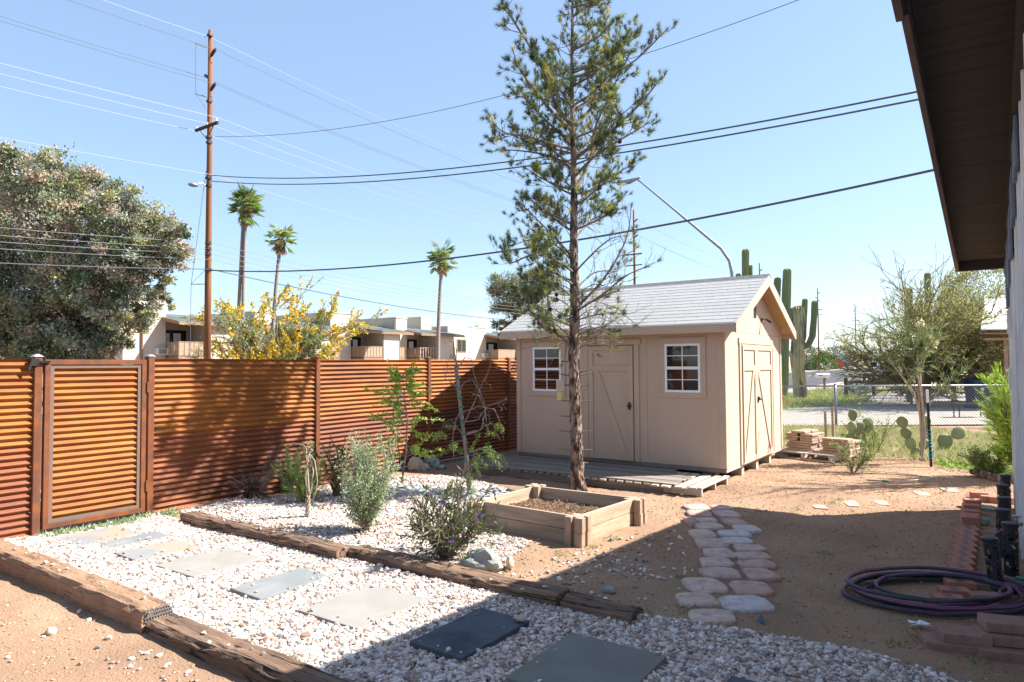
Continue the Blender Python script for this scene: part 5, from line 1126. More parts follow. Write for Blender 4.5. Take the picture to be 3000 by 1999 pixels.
c = at(2880, 1488, .02); tag(MB().rock((c.x, c.y, .02), .07, (2, .8, .5), 7, 2, .3).build('rock', M['rock'], None), 'long dark stone behind the grey stone near the solar lights', 'rock')

# ================================================================ SOLAR LIGHTS
SL = [(2933, 1358, 'farthest'), (2921, 1426, 'second farthest'), (2942-7, 1480-23, 'third'), (2937-8, 1552-60, 'fourth'), (2959, 1534, 'fifth'), (2900, 1577, 'nearest')]
M['capgrey'] = mat('capgrey', (.10, .12, .15), rough=.6, spec=.2)
sl6 = [(1320, 187, .40), (1285, 318, .40), (1305, 482, .40), (1285, 640, .42), (1385, 820, .42), (1120, 1013, .385)]
for i, (sx_, sy_, hh) in enumerate(sl6):
    px, py = 2650+sx_/4.48, 1350+sy_/4.48; top = at(px, py, hh); base = Vector((top.x+(.04 if i == 5 else .0), top.y+(-.02 if i == 5 else 0), gz(top.x, top.y)))
    lb = ('farthest black solar lantern of the row by the house wall', 'second farthest black solar lantern, with cutouts lit from behind', 'third black solar lantern from the far end of the row', 'fourth black solar lantern from the far end of the row', 'black solar lantern standing closest to the wall tap', 'nearest black solar lantern, leaning inside the hose loop')[i]
    t = thing('solar_light', base, lb, 'solar light', 'black pierced solar lights by the wall'); h_ = top.z-base.z; r_ = .052; b = MB(); n = 30; m_ = 34; hol = lambda k, j: nz(math.cos(k*2*math.pi/30)*2.6+i*7, math.sin(k*2*math.pi/30)*2.6, j*.36) > .13 and 3 < j < m_-4
    T_ = top-base; P_ = [[base+T_*(j/m_)+Vector((math.cos(2*math.pi*k/n)*r_, math.sin(2*math.pi*k/n)*r_, 0)) for k in range(n)] for j in range(m_+1)]
    V_ = [p for r2 in P_ for p in r2]; b.add(V_, [(j*n+k, j*n+(k+1) % n, (j+1)*n+(k+1) % n, (j+1)*n+k) for j in range(m_) for k in range(n) if not hol(k, j)])
    o = b.build('pierced_body', M['blackmetal'], t); so_ = o.modifiers.new('s', 'SOLIDIFY'); so_.thickness = .002
    b = MB(); b.lathe(top, [(r_+.006, -.03), (r_+.008, -.005), (r_+.004, .004), (r_-.012, .006), (.03, .006)], 20); b.build('solar_cap', M['blackmetal'], t, smooth=False)
    b = MB(); b.lathe(top+Vector((0, 0, .007)), [(.035, 0), (.034, .002)], 16); b.build('solar_cell', M['capgrey'], t)

# ================================================================ HOSE
cc0 = at(2690, 1757, .0); b1 = MB(); b2 = MB()
e1, e2 = er, ef; pts = []
LO = at(2492, 1752, .03); RO = at(3010, 1720, .03); NR = at(2680, 1858, .03); FR = at(2700, 1658, .03)
loops = [(1.0, 0, 0), (.93, .02, .01), (.84, .01, -.02), (.97, -.02, .02), (.78, .05, -.01), (.88, -.03, .015), (.70, .06, .02)]
cx_ = at(2742, 1752, 0); ra = (cx_-LO).length; rb = .43
P = []; Hs = []
for li, (s_, ox, oy) in enumerate(loops):
    for k in range(36):
        th = 2*math.pi*k/36; s2 = s_+(loops[(li+1) % len(loops)][0]-s_)*k/36 if li < len(loops)-1 else s_
        w_ = 1+.03*nz(math.cos(th)*1.5+li*4, math.sin(th)*1.5)
        p = cx_+er*(math.cos(th)*ra*s2*w_+ox)+ef*(math.sin(th)*rb*s2*w_+oy); p.z = .024+.022*(li % 4)+.006*nz(th*2, li)+gz(p.x, p.y)+.004; P.append(p)
hs = thing('garden_hose', cx_, 'coil of dark grey and magenta striped garden hose on the dirt by the wall', 'hose')
tp = at(2992, 1603, .0); fx_ = Vector((3.30, -2.75, .36)); P0 = P[0]
lead = [fx_+Vector((-.04, -.03, -.01)), fx_+Vector((-.12, -.14, -.06)), fx_+Vector((-.16, -.25, -.2)), fx_+Vector((-.15, -.4, -.32)), Vector((3.2, -3.35, .05))]
lead = [Vector(q) for q in lead]+[P[0].lerp(Vector((3.2, -3.35, .05)), .5)]
full = lead+P
b1.tube(full, .0145, 8); b1.build('hose_tube', M['hose'], hs, smooth=True)
b2 = MB(); A = None
for i in range(len(full)-1):
    p, q = full[i], full[i+1]; d = (q-p).normalized(); a = d.cross(Vector((0, 0, 1))).normalized(); bb = a.cross(d); tw = 1.0+.9*math.sin(i*.11)
    for dt, cc in ((0, 1),): u1 = a*math.cos(tw)+bb*math.sin(tw); u2 = a*math.cos(tw+.02)+bb*math.sin(tw+.02); v1 = a*math.cos(tw+1)+bb*math.sin(tw+1); v2 = a*math.cos(tw+1.02)+bb*math.sin(tw+1.02); b2.quad(p+u1*.0151, p+v1*.0151, q+v2*.0151, q+u2*.0151)
b2.build('magenta_stripe', M['hosepink'], hs)
b = MB(); b.tube([fx_+Vector((0, 0, 0)), fx_+Vector((-.05, -.04, -.02))], .02, 10); b.build('coupling', M['vinyl'], hs)
tpo = thing('hose_bib', (3.38, -2.72, .38), 'brass and white outdoor tap on the house wall feeding the hose', 'tap')
b = MB(); b.tube([(3.39, -2.70, .38), (3.30, -2.74, .375)], .016, 8); b.tube([(3.33, -2.73, .38), (3.33, -2.73, .44)], .01, 8); b.build('spout', M['galv'], tpo, smooth=True)
b = MB(); b.lathe((3.33, -2.73, .44), [(.03, 0), (.034, .006), (.03, .012)], 10); b.build('valve_wheel', M['galv'], tpo)
b = MB(); q = [at(2980, 1693, .05), at(3010, 1700, .06), at(3060, 1720, .05)]; b.tube(q, .016, 8); tag(b.build('hose_end', M['green_tie'], None, smooth=True), 'green plastic hose end lying beside the nearest solar lantern', 'hose')
b = MB(); c = at(2690, 1830, .02)
for k in range(5): b.add([c+er*random.uniform(-.08, .08)+ef*random.uniform(-.05, .05)+Vector((0, 0, random.uniform(0, .02))) for _ in range(4)], [(0, 1, 2), (1, 2, 3)])
tag(b.build('crumpled_wrapper', M['white'], None), 'crumpled pale plastic scrap under the hose coil', 'litter')

# ================================================================ HOUSE ON THE RIGHT
hx, hy = 3.385, .22; ho = thing('main_house', (hx, hy, 0), 'grey house wall with dark roof overhang at the right edge', 'house')
def hpart(name, m, fn, par=ho, **k): b = MB(); fn(b); return b.build(name, M[m], par, **k)
T0 = Vector((2.84, .47, 2.90)); TS = .109; XE = 2.84; YN = -14.; ytop = T0.y
def zr_(y): return T0.z+TS*(ytop-y)      # underside of fascia
hpart('wall', 'housewall', lambda b: (b.add([(x, y, z) for x in (hx, hx+7) for y, z in ((hy, -.05), (YN, -.05), (YN, zr_(YN)), (hy, zr_(hy)))], [(0, 1, 2, 3), (7, 6, 5, 4), (0, 4, 5, 1), (0, 3, 7, 4), (3, 2, 6, 7)])))
for k in range(18):
    y = hy-.06-k*.41; zt_ = zr_(y)-.02
    if k in (1, 4, 7): continue
    hpart('batten', 'housewall', lambda b: b.box(hx-.022, hx, y-.022, y+.022, -.03, zt_), bevel=.003)
for k in range(5):
    y = hy-.5-k*.95; hpart('upper_board', 'upperwall', lambda b: b.box(hx-.045, hx-.0225, y-.5, y+.05, 2.35+.16*k, zr_(y)-.03), bevel=.003)
hpart('trim_block', 'housewall', lambda b: (b.box(hx-.05, hx-.0225, -.9, -.75, 2.05, 2.3), b.box(hx-.05, hx-.0225, -.9, -.75, 1.45, 1.68)))
def roofp(x0, x1, dz0, dz1, ya, yb_):
    def fn(b): b.add([(x, y, zr_(y)+dz) for dz in (dz0, dz1) for x, y in ((x0, ya), (x1, ya), (x1, yb_), (x0, yb_))], [(0, 3, 2, 1), (4, 5, 6, 7), (0, 1, 5, 4), (1, 2, 6, 5), (2, 3, 7, 6), (3, 0, 4, 7)])
    return fn
rfh = hpart('roof', 'roofgreen', roofp(XE-.02, hx+7, .165, .20, YN, ytop+.02))
YF = min((y_*-.1 for y_ in range(0, 90)), key=lambda y_: abs((lambda v: 999.5-FPX*v.dot(cU)/v.dot(cF))(Vector((XE, y_, zr_(y_)))-CAM)-35))
n = 48; yy = ytop-.05
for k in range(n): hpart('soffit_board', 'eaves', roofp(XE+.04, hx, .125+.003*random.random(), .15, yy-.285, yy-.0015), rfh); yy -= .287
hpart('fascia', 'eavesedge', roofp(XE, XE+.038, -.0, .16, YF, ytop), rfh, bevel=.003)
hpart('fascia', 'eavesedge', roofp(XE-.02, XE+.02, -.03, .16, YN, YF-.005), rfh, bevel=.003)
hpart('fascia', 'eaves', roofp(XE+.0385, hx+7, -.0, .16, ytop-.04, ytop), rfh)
hpart('barge_trim', 'eaves', roofp(hx-.045, hx-.001, -.14, .10, YN, hy+.03), rfh)
# ================================================================ THE PINE IN THE YARD
PB_ = Vector((-1.53, -1.66, 0)); PB_.z = gz(PB_.x, PB_.y)-.05
def ppx(px, py, dd=0.): return deep(px, py, 9.42+dd)
tr_px = [(1692, 1438), (1690, 1350), (1688, 1250), (1684, 1150), (1682, 1050), (1684, 950), (1684, 850), (1681, 750), (1681, 650), (1682, 550), (1680, 450), (1677, 380), (1676, 250), (1676, 120), (1677, 0), (1678, -150), (1680, -330)]
tr_w = [46, 38, 34, 33, 33, 32, 28, 25, 22, 20, 17, 15, 11, 9, 7, 6, 4]
trk = [ppx(x, y) for x, y in tr_px]; tr_r = [w/2/FPX*9.42 for w in tr_w]
def trunk_at(py):
    for i in range(len(tr_px)-1):
        if tr_px[i][1] >= py >= tr_px[i+1][1]:
            f = (tr_px[i][1]-py)/(tr_px[i][1]-tr_px[i+1][1]); return trk[i].lerp(trk[i+1], f), tr_r[i]+(tr_r[i+1]-tr_r[i])*f
    return trk[-1], tr_r[-1]
pine = thing('pine_tree', PB_, 'tall slender pine with rough bark standing in front of the garden shed', 'tree')
b = MB(); n = 30; v = []; H_ = 330
for i in range(H_+1):
    py = 1438-(1438+330)*(i/H_)**1.0; c, r = trunk_at(py); z = c.z
    for k in range(n):
        th = 2*math.pi*k/n; x, y = math.cos(th), math.sin(th)
        q = mnoise.voronoi(Vector((x*1.9, y*1.9, z*6)))[0]; fl = (q[1]-q[0])
        d = 1+(.34*min(fl, .5)-.10+.14*nz(x*3, y*3, z*14)+.05*nz(x*1.2+3, y*1.2, z*2))*(1 if r > .05 else .3)
        if i < 14: d *= 1+.25*(1-i/14)**2
        v.append(c+Vector((x, y, 0))*r*d)
b.add(v, [(i*n+k, i*n+(k+1) % n, (i+1)*n+(k+1) % n, (i+1)*n+k) for i in range(H_) for k in range(n)])
b.build('trunk', M['bark'], pine)
brm = MB(); Pn = []; Dn = []; Ln = []; Cn = []
ncol = [(.09, .13, .05), (.14, .18, .06), (.26, .29, .07), (.42, .41, .08), (.54, .45, .08)]
def tuft(p, d, s=1., cnt=58):
    d = Vector(d).normalized(); base = np.array(ncol[min(4, int(abs(random.gauss(0, 1.9))))])*random.uniform(.85, 1.25)
    for k in range(cnt):
        back = random.uniform(0, .06)*s; dd = d*random.uniform(.35, 1.1)+Vector(rdir(1)[0])*.75
        Pn.append(p-d*back); Dn.append(dd); Ln.append(random.uniform(.055, .085)*s); Cn.append(base*random.uniform(.75, 1.3))
cones = []
def sub(p, d, L, r, dens, lev=0):
    pts = [p]; dd = Vector(d).normalized(); n_ = 4
    for i in range(n_): dd = (dd+Vector(rdir(1)[0])*.22+Vector((0, 0, .14))).normalized(); pts.append(pts[-1]+dd*L/n_)
    brm.tube(pts, taper(r, max(.002, r*.4), n_), 4, cap=False)
    if random.random() < dens: tuft(pts[-1], dd, random.uniform(.8, 1.15))
    if lev < 1:
        for k in range(random.randint(2, 4)):
            i = random.randint(1, n_); nd = (dd+Vector(rdir(1)[0])*.8).normalized(); sub(pts[i], nd, L*random.uniform(.35, .6), r*.6, dens, lev+1)
def limb(P, r0, dens, nsub, sublen=.38, start=.25):
    P = [Vector(p) for p in P]; fine = []
    for i in range(len(P)-1):
        for k in range(4):
            t = k/4; a, b_, c, d = P[max(i-1, 0)], P[i], P[i+1], P[min(i+2, len(P)-1)]
            fine.append(.5*((2*b_)+(c-a)*t+(2*a-5*b_+4*c-d)*t*t+(3*b_-a-3*c+d)*t*t*t))
    fine.append(P[-1]); m_ = len(fine)-1; rad = taper(r0, max(.004, r0*.25), m_); brm.tube(fine, rad, 7, cap=False)
    for k in range(nsub):
        t = start+(1-start)*(k+random.random())/nsub; i = min(m_-1, int(t*m_)); dd = (fine[i+1]-fine[i]).normalized()
        nd = (dd*.6+Vector(rdir(1)[0])*.9+Vector((0, 0, .15))).normalized(); sub(fine[i], nd, sublen*random.uniform(.5, 1.1)*(1.2-.6*t), max(.003, rad[i]*.5), dens)
    if dens > 0: tuft(fine[-1], fine[-1]-fine[-2], 1.1)
    if random.random() < .35 and dens > .3: cones.append(fine[int(m_*.6)])
EXT = [(-330, 60, 60), (-150, 130, 100), (0, 190, 120), (100, 190, 230), (200, 155, 250), (300, 165, 220), (380, 220, 225), (450, 215, 190), (520, 160, 150), (600, 150, 150), (700, 170, 150), (760, 190, 150), (850, 170, 120), (950, 130, 120)]
def ext(py, side):
    for (y0, l0, r0), (y1, l1, r1) in zip(EXT[:-1], EXT[1:]):
        if y0 <= py <= y1: f = (py-y0)/(y1-y0); return (l0+(l1-l0)*f) if side < 0 else (r0+(r1-r0)*f)
    return 60
# main limbs traced: trunk height, then points (px, py, depth offset)
LM = [(372, [(1625, 300, .1), (1585, 190, .2), (1510, 70, .25), (1482, 10, .3)], .032, .95, 16), (385, [(1620, 330, -.2), (1570, 270, -.35), (1522, 200, -.5), (1500, 140, -.5)], .026, .95, 14),
      (432, [(1640, 390, .2), (1590, 345, .4), (1540, 290, .5), (1512, 285, .5)], .024, .9, 12), (440, [(1610, 420, -.2), (1540, 400, -.4), (1480, 390, -.5), (1446, 362, -.5)], .022, .9, 13),
      (500, [(1640, 470, .3), (1580, 450, .5), (1500, 440, .6), (1455, 440, .6)], .022, .9, 12), (375, [(1730, 320, .2), (1790, 230, .3), (1870, 170, .4), (1955, 85, .4)], .028, .9, 15),
      (470, [(1730, 430, -.1), (1790, 385, -.3), (1870, 310, -.4), (1938, 228, -.5)], .030, .9, 14), (560, [(1728, 470, .2), (1742, 380, .3), (1790, 270, .3), (1850, 150, .4)], .028, .85, 14),
      (520, [(1740, 460, -.3), (1800, 420, -.5), (1860, 385, -.6), (1900, 360, -.6)], .022, .9, 12), (600, [(1740, 560, .3), (1790, 520, .5), (1840, 490, .6), (1855, 490, .6)], .02, .9, 10),
      (760, [(1620, 690, .1), (1570, 640, .2), (1530, 600, .3)], .02, .85, 11), (800, [(1640, 770, -.3), (1570, 745, -.5), (1500, 770, -.6), (1482, 755, -.6)], .02, .95, 14),
      (770, [(1630, 720, .4), (1570, 700, .6), (1500, 720, .7)], .018, .9, 12), (880, [(1640, 840, -.2), (1580, 820, -.4), (1530, 830, -.5)], .016, .85, 10),
      (1032, [(1640, 985, -.1), (1590, 955, -.25), (1552, 905, -.3), (1545, 880, -.3)], .026, .55, 12), (930, [(1650, 920, -.3), (1600, 900, -.5), (1560, 925, -.5)], .014, .6, 8),
      (700, [(1730, 650, .3), (1780, 620, .5), (1830, 610, .6)], .018, .7, 9)]
for py, pts, r, dn, ns in LM:
    c, rr = trunk_at(py); P_ = [c]+[ppx(*q) for q in pts]; limb(P_, r, dn, ns+4)
# bare lower limbs on the right
for py, pts, r, dn, ns in [(905, [(1750, 840, .1), (1800, 770, .15), (1838, 690, .2), (1850, 600, .2)], .022, .12, 10), (915, [(1770, 860, -.2), (1830, 810, -.3), (1900, 780, -.4)], .018, .03, 8), (940, [(1760, 920, -.1), (1820, 920, -.15), (1875, 960, -.2)], .012, .0, 7),
      (985, [(1750, 960, -.2), (1800, 955, -.3), (1865, 955, -.35)], .013, .03, 7), (1030, [(1715, 1010, -.1), (1745, 1005, -.1), (1770, 1010, -.12)], .012, .0, 1), (800, [(1740, 740, -.2), (1790, 700, -.3), (1840, 690, -.4)], .014, .15, 8),
      (850, [(1740, 800, .2), (1800, 790, .3), (1850, 760, .4)], .013, .1, 7), (990, [(1620, 985, -.2), (1580, 995, -.3), (1535, 1005, -.3)], .010, .0, 6), (1000, [(1640, 960, -.2), (1600, 945, -.3)], .012, .3, 5)]:
    c, rr = trunk_at(py); limb([c]+[ppx(*q) for q in pts], r, dn, ns, .5)
for k in range(16):
    py = random.uniform(850, 1020); c, rr = trunk_at(py); e_ = random.choice((-1, 1)); limb([c, ppx(1682+e_*random.uniform(40, 60), py-random.uniform(0, 40), random.uniform(-.3, .3)), ppx(1682+e_*random.uniform(90, 150), py-random.uniform(-10, 60), random.uniform(-.6, .6))], .008, .12 if e_ > 0 else .4, 7, .4)
for k in range(54):
    py = random.uniform(-250, 930) if k > 4 else random.uniform(-300, -100); side = random.choice((-1, 1)); dp = random.uniform(-1, 1)
    e = ext(py, side)*random.uniform(.45, .92)*math.sqrt(max(.15, 1-dp*dp*.8)); L = math.hypot(e, dp*190)
    ys = py+L*random.uniform(.35, .75); c, rr = trunk_at(ys)
    mx_ = tr_px[8][0]; P_ = [c, ppx(1680+side*e*.35, ys-(ys-py)*.25, dp*.35), ppx(1680+side*e*.72, ys-(ys-py)*.6, dp*.65), ppx(1680+side*e, py, dp*.9)]
    if py > 640 and side > 0: continue
    limb(P_, .017, .85, int(7+L/26), .34)
for k in range(80):   # short shoots hugging the upper trunk
    py = random.uniform(-300, 720); c, rr = trunk_at(py); sub(c, Vector(rdir(1, .5)[0]), random.uniform(.25, .5), .006, .95)
# broken stubs on the lower trunk
for px, py, ex, ey in ((1660, 1105, -22, -10), (1705, 1095, 25, -14), (1705, 1103, 28, -10), (1665, 1135, -24, -12), (1703, 1137, 24, -12), (1662, 1178, -26, -6), (1705, 1180, 22, -5), (1665, 1222, -25, -3), (1660, 1268, -20, -6), (1708, 1268, 22, -6), (1664, 1320, -20, -3), (1716, 1322, 18, -5), (1708, 1355, 14, 2), (1662, 1060, -18, 0)):
    c, rr = trunk_at(py); dd = random.uniform(-.1, .05); p1_ = ppx(px+ex*1.1, py+ey, dd); brm.tube([c, c.lerp(p1_, .6), p1_], [.012, .010, .006], 6)
brm.build('branches', M['twig'], pine)
b = MB(); b.leaves(np.array([tuple(p) for p in Pn]), np.array([tuple(d) for d in Dn]), np.array(Ln), .0047, np.array(Cn), tri=True); b.build('needles', M['needle'], pine)
for p in cones[:14]:
    b = MB(); b.rock(p+Vector((0, 0, -.02)), .028, (1, 1, 1.3), 3, 2, .3, fr=3); b.build('pine_cone', M['darkwood'], pine)
c = ppx(1641, 1132, -.03); t = thing('timer_box', c, 'cream plastic box with a yellow cup below, hung on the pine trunk', 'box'); w = .052
b = MB(); b.box(c.x-w, c.x+w, c.y-.04, c.y+.04, c.z-.075, c.z+.085, rot=Matrix.Rotation(YAW, 3, 'Z')); b.build('box', M['cream'], t, bevel=.006)
b = MB(); b.lathe(c+Vector((0, 0, -.19)), [(.042, 0), (.045, .06), (.046, .114)], 16); b.build('cup', M['yellow'], t, smooth=False)

# ================================================================ GARDEN PLANTS
def stemset(base, n, h, spread, bend=.2, r=.006, sub_=3, sublen=.35, up=.1, ex=1.):
    tb = MB(); tips = []
    for k in range(n):
        a = random.uniform(0, 6.28); s = spread*random.uniform(.2, 1); d = Vector((math.cos(a)*s, math.sin(a)*s, 1)).normalized(); L = h*random.uniform(.65, 1.05)
        P = [Vector(base)+Vector((math.cos(a), math.sin(a), 0))*.02]; dd = d; ds = [d]
        for i in range(6): dd = (dd+Vector(rdir(1)[0])*bend+Vector((0, 0, up))).normalized(); P.append(P[-1]+dd*L/6); ds.append(dd)
        tb.tube(P, taper(r, r*.35, 6), 5, cap=False); tips.append((P, ds))
        for q in range(sub_):
            i = random.randint(1, 5); d2 = (ds[i]+Vector(rdir(1)[0])*.9).normalized(); P2 = [P[i]]; e2_ = [d2]
            for _ in range(3): d2 = (d2+Vector(rdir(1)[0])*bend*.8+Vector((0, 0, up))).normalized(); P2.append(P2[-1]+d2*L*sublen/3); e2_.append(d2)
            tb.tube(P2, taper(r*.5, r*.25, 3), 4, cap=False); tips.append((P2, e2_))
    return tb, tips
def plant(name, label, cat, base, n, h, spread, nl, L, w, cols, bark='twig', jit=.02, ang=.9, flowers=None, **k):
    base = Vector((base[0], base[1], gz(base[0], base[1]))); t = thing(name, base, label, cat); tb, tips = stemset(base, n, h, spread, **k); tb.build('stems', M[bark], t)
    P, D, cc = twig_leaves(tips, nl, L, w, cols, jit, .3, ang); b = MB(); b.leaves(P, D, L*rng.uniform(.6, 1.25, len(P)), w, cc); b.build('foliage', M['leaf'], t)
    if flowers:
        m_, cnt, sz = flowers; idx = rng.integers(0, len(P), cnt)
        for i in idx:
            b = MB(); p = P[i]+np.array([0, 0, .02]); q = rdir(9, .2); b.leaves(np.tile(p, (9, 1)), q, sz, sz*.9, np.ones((9, 3))); b.build('flower', M[m_], t)
    return t
g1 = [(.20, .27, .10), (.28, .34, .13), (.13, .19, .06)]
pb = at(1072, 1560); plant('sage_bush', 'tall grey green sage bush with tiny leaves left of the purple flowered bush', 'shrub', pb, 34, .98, .8, 34, .026, .016, [(.34, .42, .27), (.42, .48, .34), (.24, .31, .16), (.28, .38, .13)], jit=.045, flowers=('purple', 10, .014), sub_=7, sublen=.32, up=.3)
pb = at(1300, 1640); plant('purple_flowered_bush', 'dark leaved bush with small purple flowers beside the boulder', 'shrub', pb, 38, .70, 1.3, 10, .085, .017, [(.09, .12, .05), (.15, .14, .08), (.20, .16, .13), (.12, .18, .05)], ang=.9, bend=.22, flowers=('purple', 16, .030), sub_=4, sublen=.4, up=.06)
pb = at(895, 1475); plant('rosemary_bush', 'bright green feathery bush behind the twisted trunk plant', 'shrub', pb, 26, .66, .75, 60, .03, .008, [(.32, .46, .10), (.40, .52, .14), (.22, .34, .08)], jit=.02, sub_=5)
pb = at(985, 1455); plant('dark_shrub', 'darker loose shrub behind the sage bush and below the fence post', 'shrub', pb, 16, .75, .5, 26, .035, .017, [(.10, .13, .04), (.16, .19, .06), (.20, .12, .04)], jit=.03, sub_=4)
pb = at(1178, 1410); t = thing('young_tree', (pb.x, pb.y, 0), 'slender young tree with bright green leaves in front of the fence', 'sapling')
b = MB(); tipz = []; zz_ = [ppx(1178, 1400), ppx(1192, 1300), ppx(1190, 1200), ppx(1182, 1130), ppx(1178, 1085)]
Zs = 9.3; P = [deep(x, y, Zs) for x, y in ((1178, 1410), (1190, 1320), (1193, 1230), (1184, 1150), (1178, 1095))]; b.tube(P, [.014, .012, .009, .006, .003], 7)
b.tube([P[0]+Vector((.03, 0, 0)), deep(1165, 1300, Zs), deep(1168, 1230, Zs)], [.01, .007, .004], 6)
for k in range(60):
    f = random.uniform(.18, 1); i = min(3, int(f*4)); p = P[i].lerp(P[i+1], f*4-i); L = (.62 if f < .75 else .3)*random.uniform(.4, 1); d = (er*random.choice((-1, 1))*random.uniform(.4, 1)+ef*random.uniform(-.7, .7)+Vector((0, 0, random.uniform(-.1, .7)))).normalized(); q = [p]; ds = [d]
    for _ in range(5): d = (d+Vector(rdir(1)[0])*.3-Vector((0, 0, .05))).normalized(); q.append(q[-1]+d*L/5); ds.append(d)
    b.tube(q, taper(.004, .0015, 5), 4, cap=False); tipz.append((q, ds))
b.build('trunk', M['greybark'], t, smooth=True); pp, dd_, cc = twig_leaves(tipz, 52, .04, .016, [(.36, .54, .07), (.44, .58, .10), (.22, .34, .06), (.46, .50, .12)], .03, 1); b = MB(); b.leaves(pp, dd_, .05, .02, cc); b.build('foliage', M['leaf'], t)
# leaning bare sapling tied to a stake
Zs = 9.15; q = lambda x, y, d=0: deep(x, y, Zs+d)
st_ = thing('staked_sapling', q(1376, 1450), 'thin grey sapling with drooping bare twigs tied to a stake by green bands', 'sapling')
P = [q(1376, 1452), q(1368, 1350), q(1356, 1250), q(1346, 1150), q(1338, 1070), q(1332, 1040), q(1328, 990)]; b = MB(); b.tube(P, [.030, .026, .023, .019, .014, .01, .004], 9)
tw = []
TWG = [((1346, 1150), (1360, 1120), (1385, 1110), (1420, 1180), (1428, 1270)), ((1356, 1250), (1390, 1180), (1420, 1110), (1438, 1075), (1440, 1040)), ((1352, 1210), (1400, 1190), (1450, 1200), (1470, 1250), (1475, 1290)), ((1366, 1275), (1410, 1258), (1425, 1200), (1402, 1160), (1380, 1150)),
       ((1364, 1270), (1400, 1262), (1440, 1240), (1455, 1270), (1465, 1290)), ((1345, 1140), (1325, 1120), (1305, 1110), (1300, 1080), (1310, 1050)), ((1337, 1060), (1320, 1040), (1310, 1070), (1305, 1100)), ((1340, 1080), (1360, 1050), (1380, 1050), (1395, 1120), (1410, 1150)), ((1370, 1300), (1345, 1260), (1320, 1230), (1300, 1240), (1290, 1290)),
       ((1355, 1240), (1400, 1230), (1430, 1190), (1480, 1170), (1488, 1160)), ((1352, 1200), (1335, 1230), (1325, 1290), (1330, 1340)), ((1368, 1320), (1400, 1330), (1440, 1320), (1470, 1345)), ((1368, 1310), (1390, 1330), (1380, 1380), (1375, 1400)), ((1372, 1330), (1420, 1310), (1460, 1330), (1480, 1340)), ((1362, 1290), (1320, 1300), (1305, 1330))]
for T_ in TWG:
    k = random.uniform(-.4, .4); pts = [q(x, y, k*i/len(T_)) for i, (x, y) in enumerate(T_)]; fine = []
    for i in range(len(pts)-1):
        for j in range(3): fine.append(pts[i].lerp(pts[i+1], j/3)+Vector(rdir(1)[0])*.008)
    fine.append(pts[-1]); b.tube(fine, taper(.008, .0022, len(fine)-1), 5, cap=False)
    for j in range(4): i = random.randint(2, len(fine)-2); e = fine[i]+Vector(rdir(1)[0])*.18+Vector((0, 0, -.1)); w_ = wob(fine[i], e, 3, .2); b.tube(w_, taper(.003, .0015, 3), 3, cap=False); tw.append((w_, [(w_[1]-w_[0]).normalized()]*4))
b.build('trunk', M['palebark'] if False else M['greybark'], st_, smooth=True)
for x, y in ((1336, 1072), (1341, 1108), (1345, 1138), (1349, 1165), (1352, 1193), (1355, 1238), (1359, 1280), (1366, 1348), (1371, 1412)):
    c = q(x, y); d_ = (P[0]-P[4]).normalized(); b = MB(); b.tube([c-d_*.011, c+d_*.011], .031, 10); b.build('green_tie', M['green_tie'], st_)
low = [w_ for w_ in tw if w_[0][0].z < .95]; pp, dd_, cc = twig_leaves(low*3, 26, .03, .01, [(.20, .30, .06), (.28, .36, .09)], .05); b = MB(); b.leaves(pp, dd_, .035, .012, cc); b.build('foliage', M['leaf'], st_)
b = MB(); b.bar(q(1380, 1456, .04), q(1334, 1075, .04), .03, .03); tag(b.build('wooden_stake', M['greybark'], None), 'grey wooden stake tied to the leaning bare sapling', 'stake')
# twisted trunk plant
Zs = 7.05; q = lambda x, y, d=0: deep(x, y, at(900, 1520).xy.to_3d().y*0+ (at(902, 1522)-CAM).dot(ef)+d)
tt = thing('braided_plant', at(902, 1522), 'bare plant with a braided trunk and curling pale stems', 'plant'); b = MB()
for k, top in enumerate((((905, 1440), (900, 1360), (896, 1310), (890, 1305), (857, 1298)), ((912, 1430), (918, 1380), (905, 1330), (900, 1312), (904, 1296)), ((900, 1450), (895, 1400), (903, 1340), (905, 1315), (918, 1320)), ((915, 1470), (925, 1440), (930, 1410), (922, 1350), (903, 1325)))):
    base = [at(902, 1522)+Vector((math.cos(k*1.57+j*1.1)*.022, math.sin(k*1.57+j*1.1)*.022, .045*j)) for j in range(7)]
    pts = base+[q(x, y, random.uniform(-.05, .05)) for x, y in top]; b.tube(pts, taper(.015, .005, len(pts)-1), 7, cap=True)
b.build('trunk', M['palebark'], tt, smooth=True); b = MB(); pz = np.array([tuple(q(905+random.uniform(-8, 15), 1300+random.uniform(-8, 25))) for _ in range(40)]); b.leaves(pz, rdir(40), .03, .014, pal(40, g1)); b.build('foliage', M['leaf'], tt)
# dead spiky plant with a leaning bundle of dry stalks
c = at(735, 1478); c.z = gz(c.x, c.y); t = thing('dead_yucca', c, 'dead brown spiky yucca clump at the foot of the fence', 'plant'); n = 240; D = rdir(n, .12); b = MB(); cc_ = np.array(c)+np.array([0, 0, .13]); b.leaves(np.tile(cc_, (n, 1))+rng.normal(size=(n, 3))*.03, D, .26*rng.uniform(.6, 1.1, n), .022, pal(n, [(.16, .10, .07), (.26, .17, .11), (.36, .26, .17), (.10, .07, .05)])); b.build('blades', M['leaf'], t)
b = MB(); b.tube([c, c+Vector((0, 0, .18))], [.08, .05], 8); b.build('stump', M['bark'], t)
b = MB(); Zs = (c-CAM).dot(ef); s0 = deep(757, 1445, Zs)
for k in range(26): e = deep(random.uniform(800, 880), random.uniform(1270, 1370), Zs+random.uniform(-.2, .2)); b.tube(wob(s0+Vector(rdir(1)[0])*.02, e, 4, .1), taper(.004, .0015, 4), 3, cap=False)
tag(b.build('dry_stalks', M['twig'], None), 'leaning bundle of dry thin stalks rising from the dead yucca', 'plant')
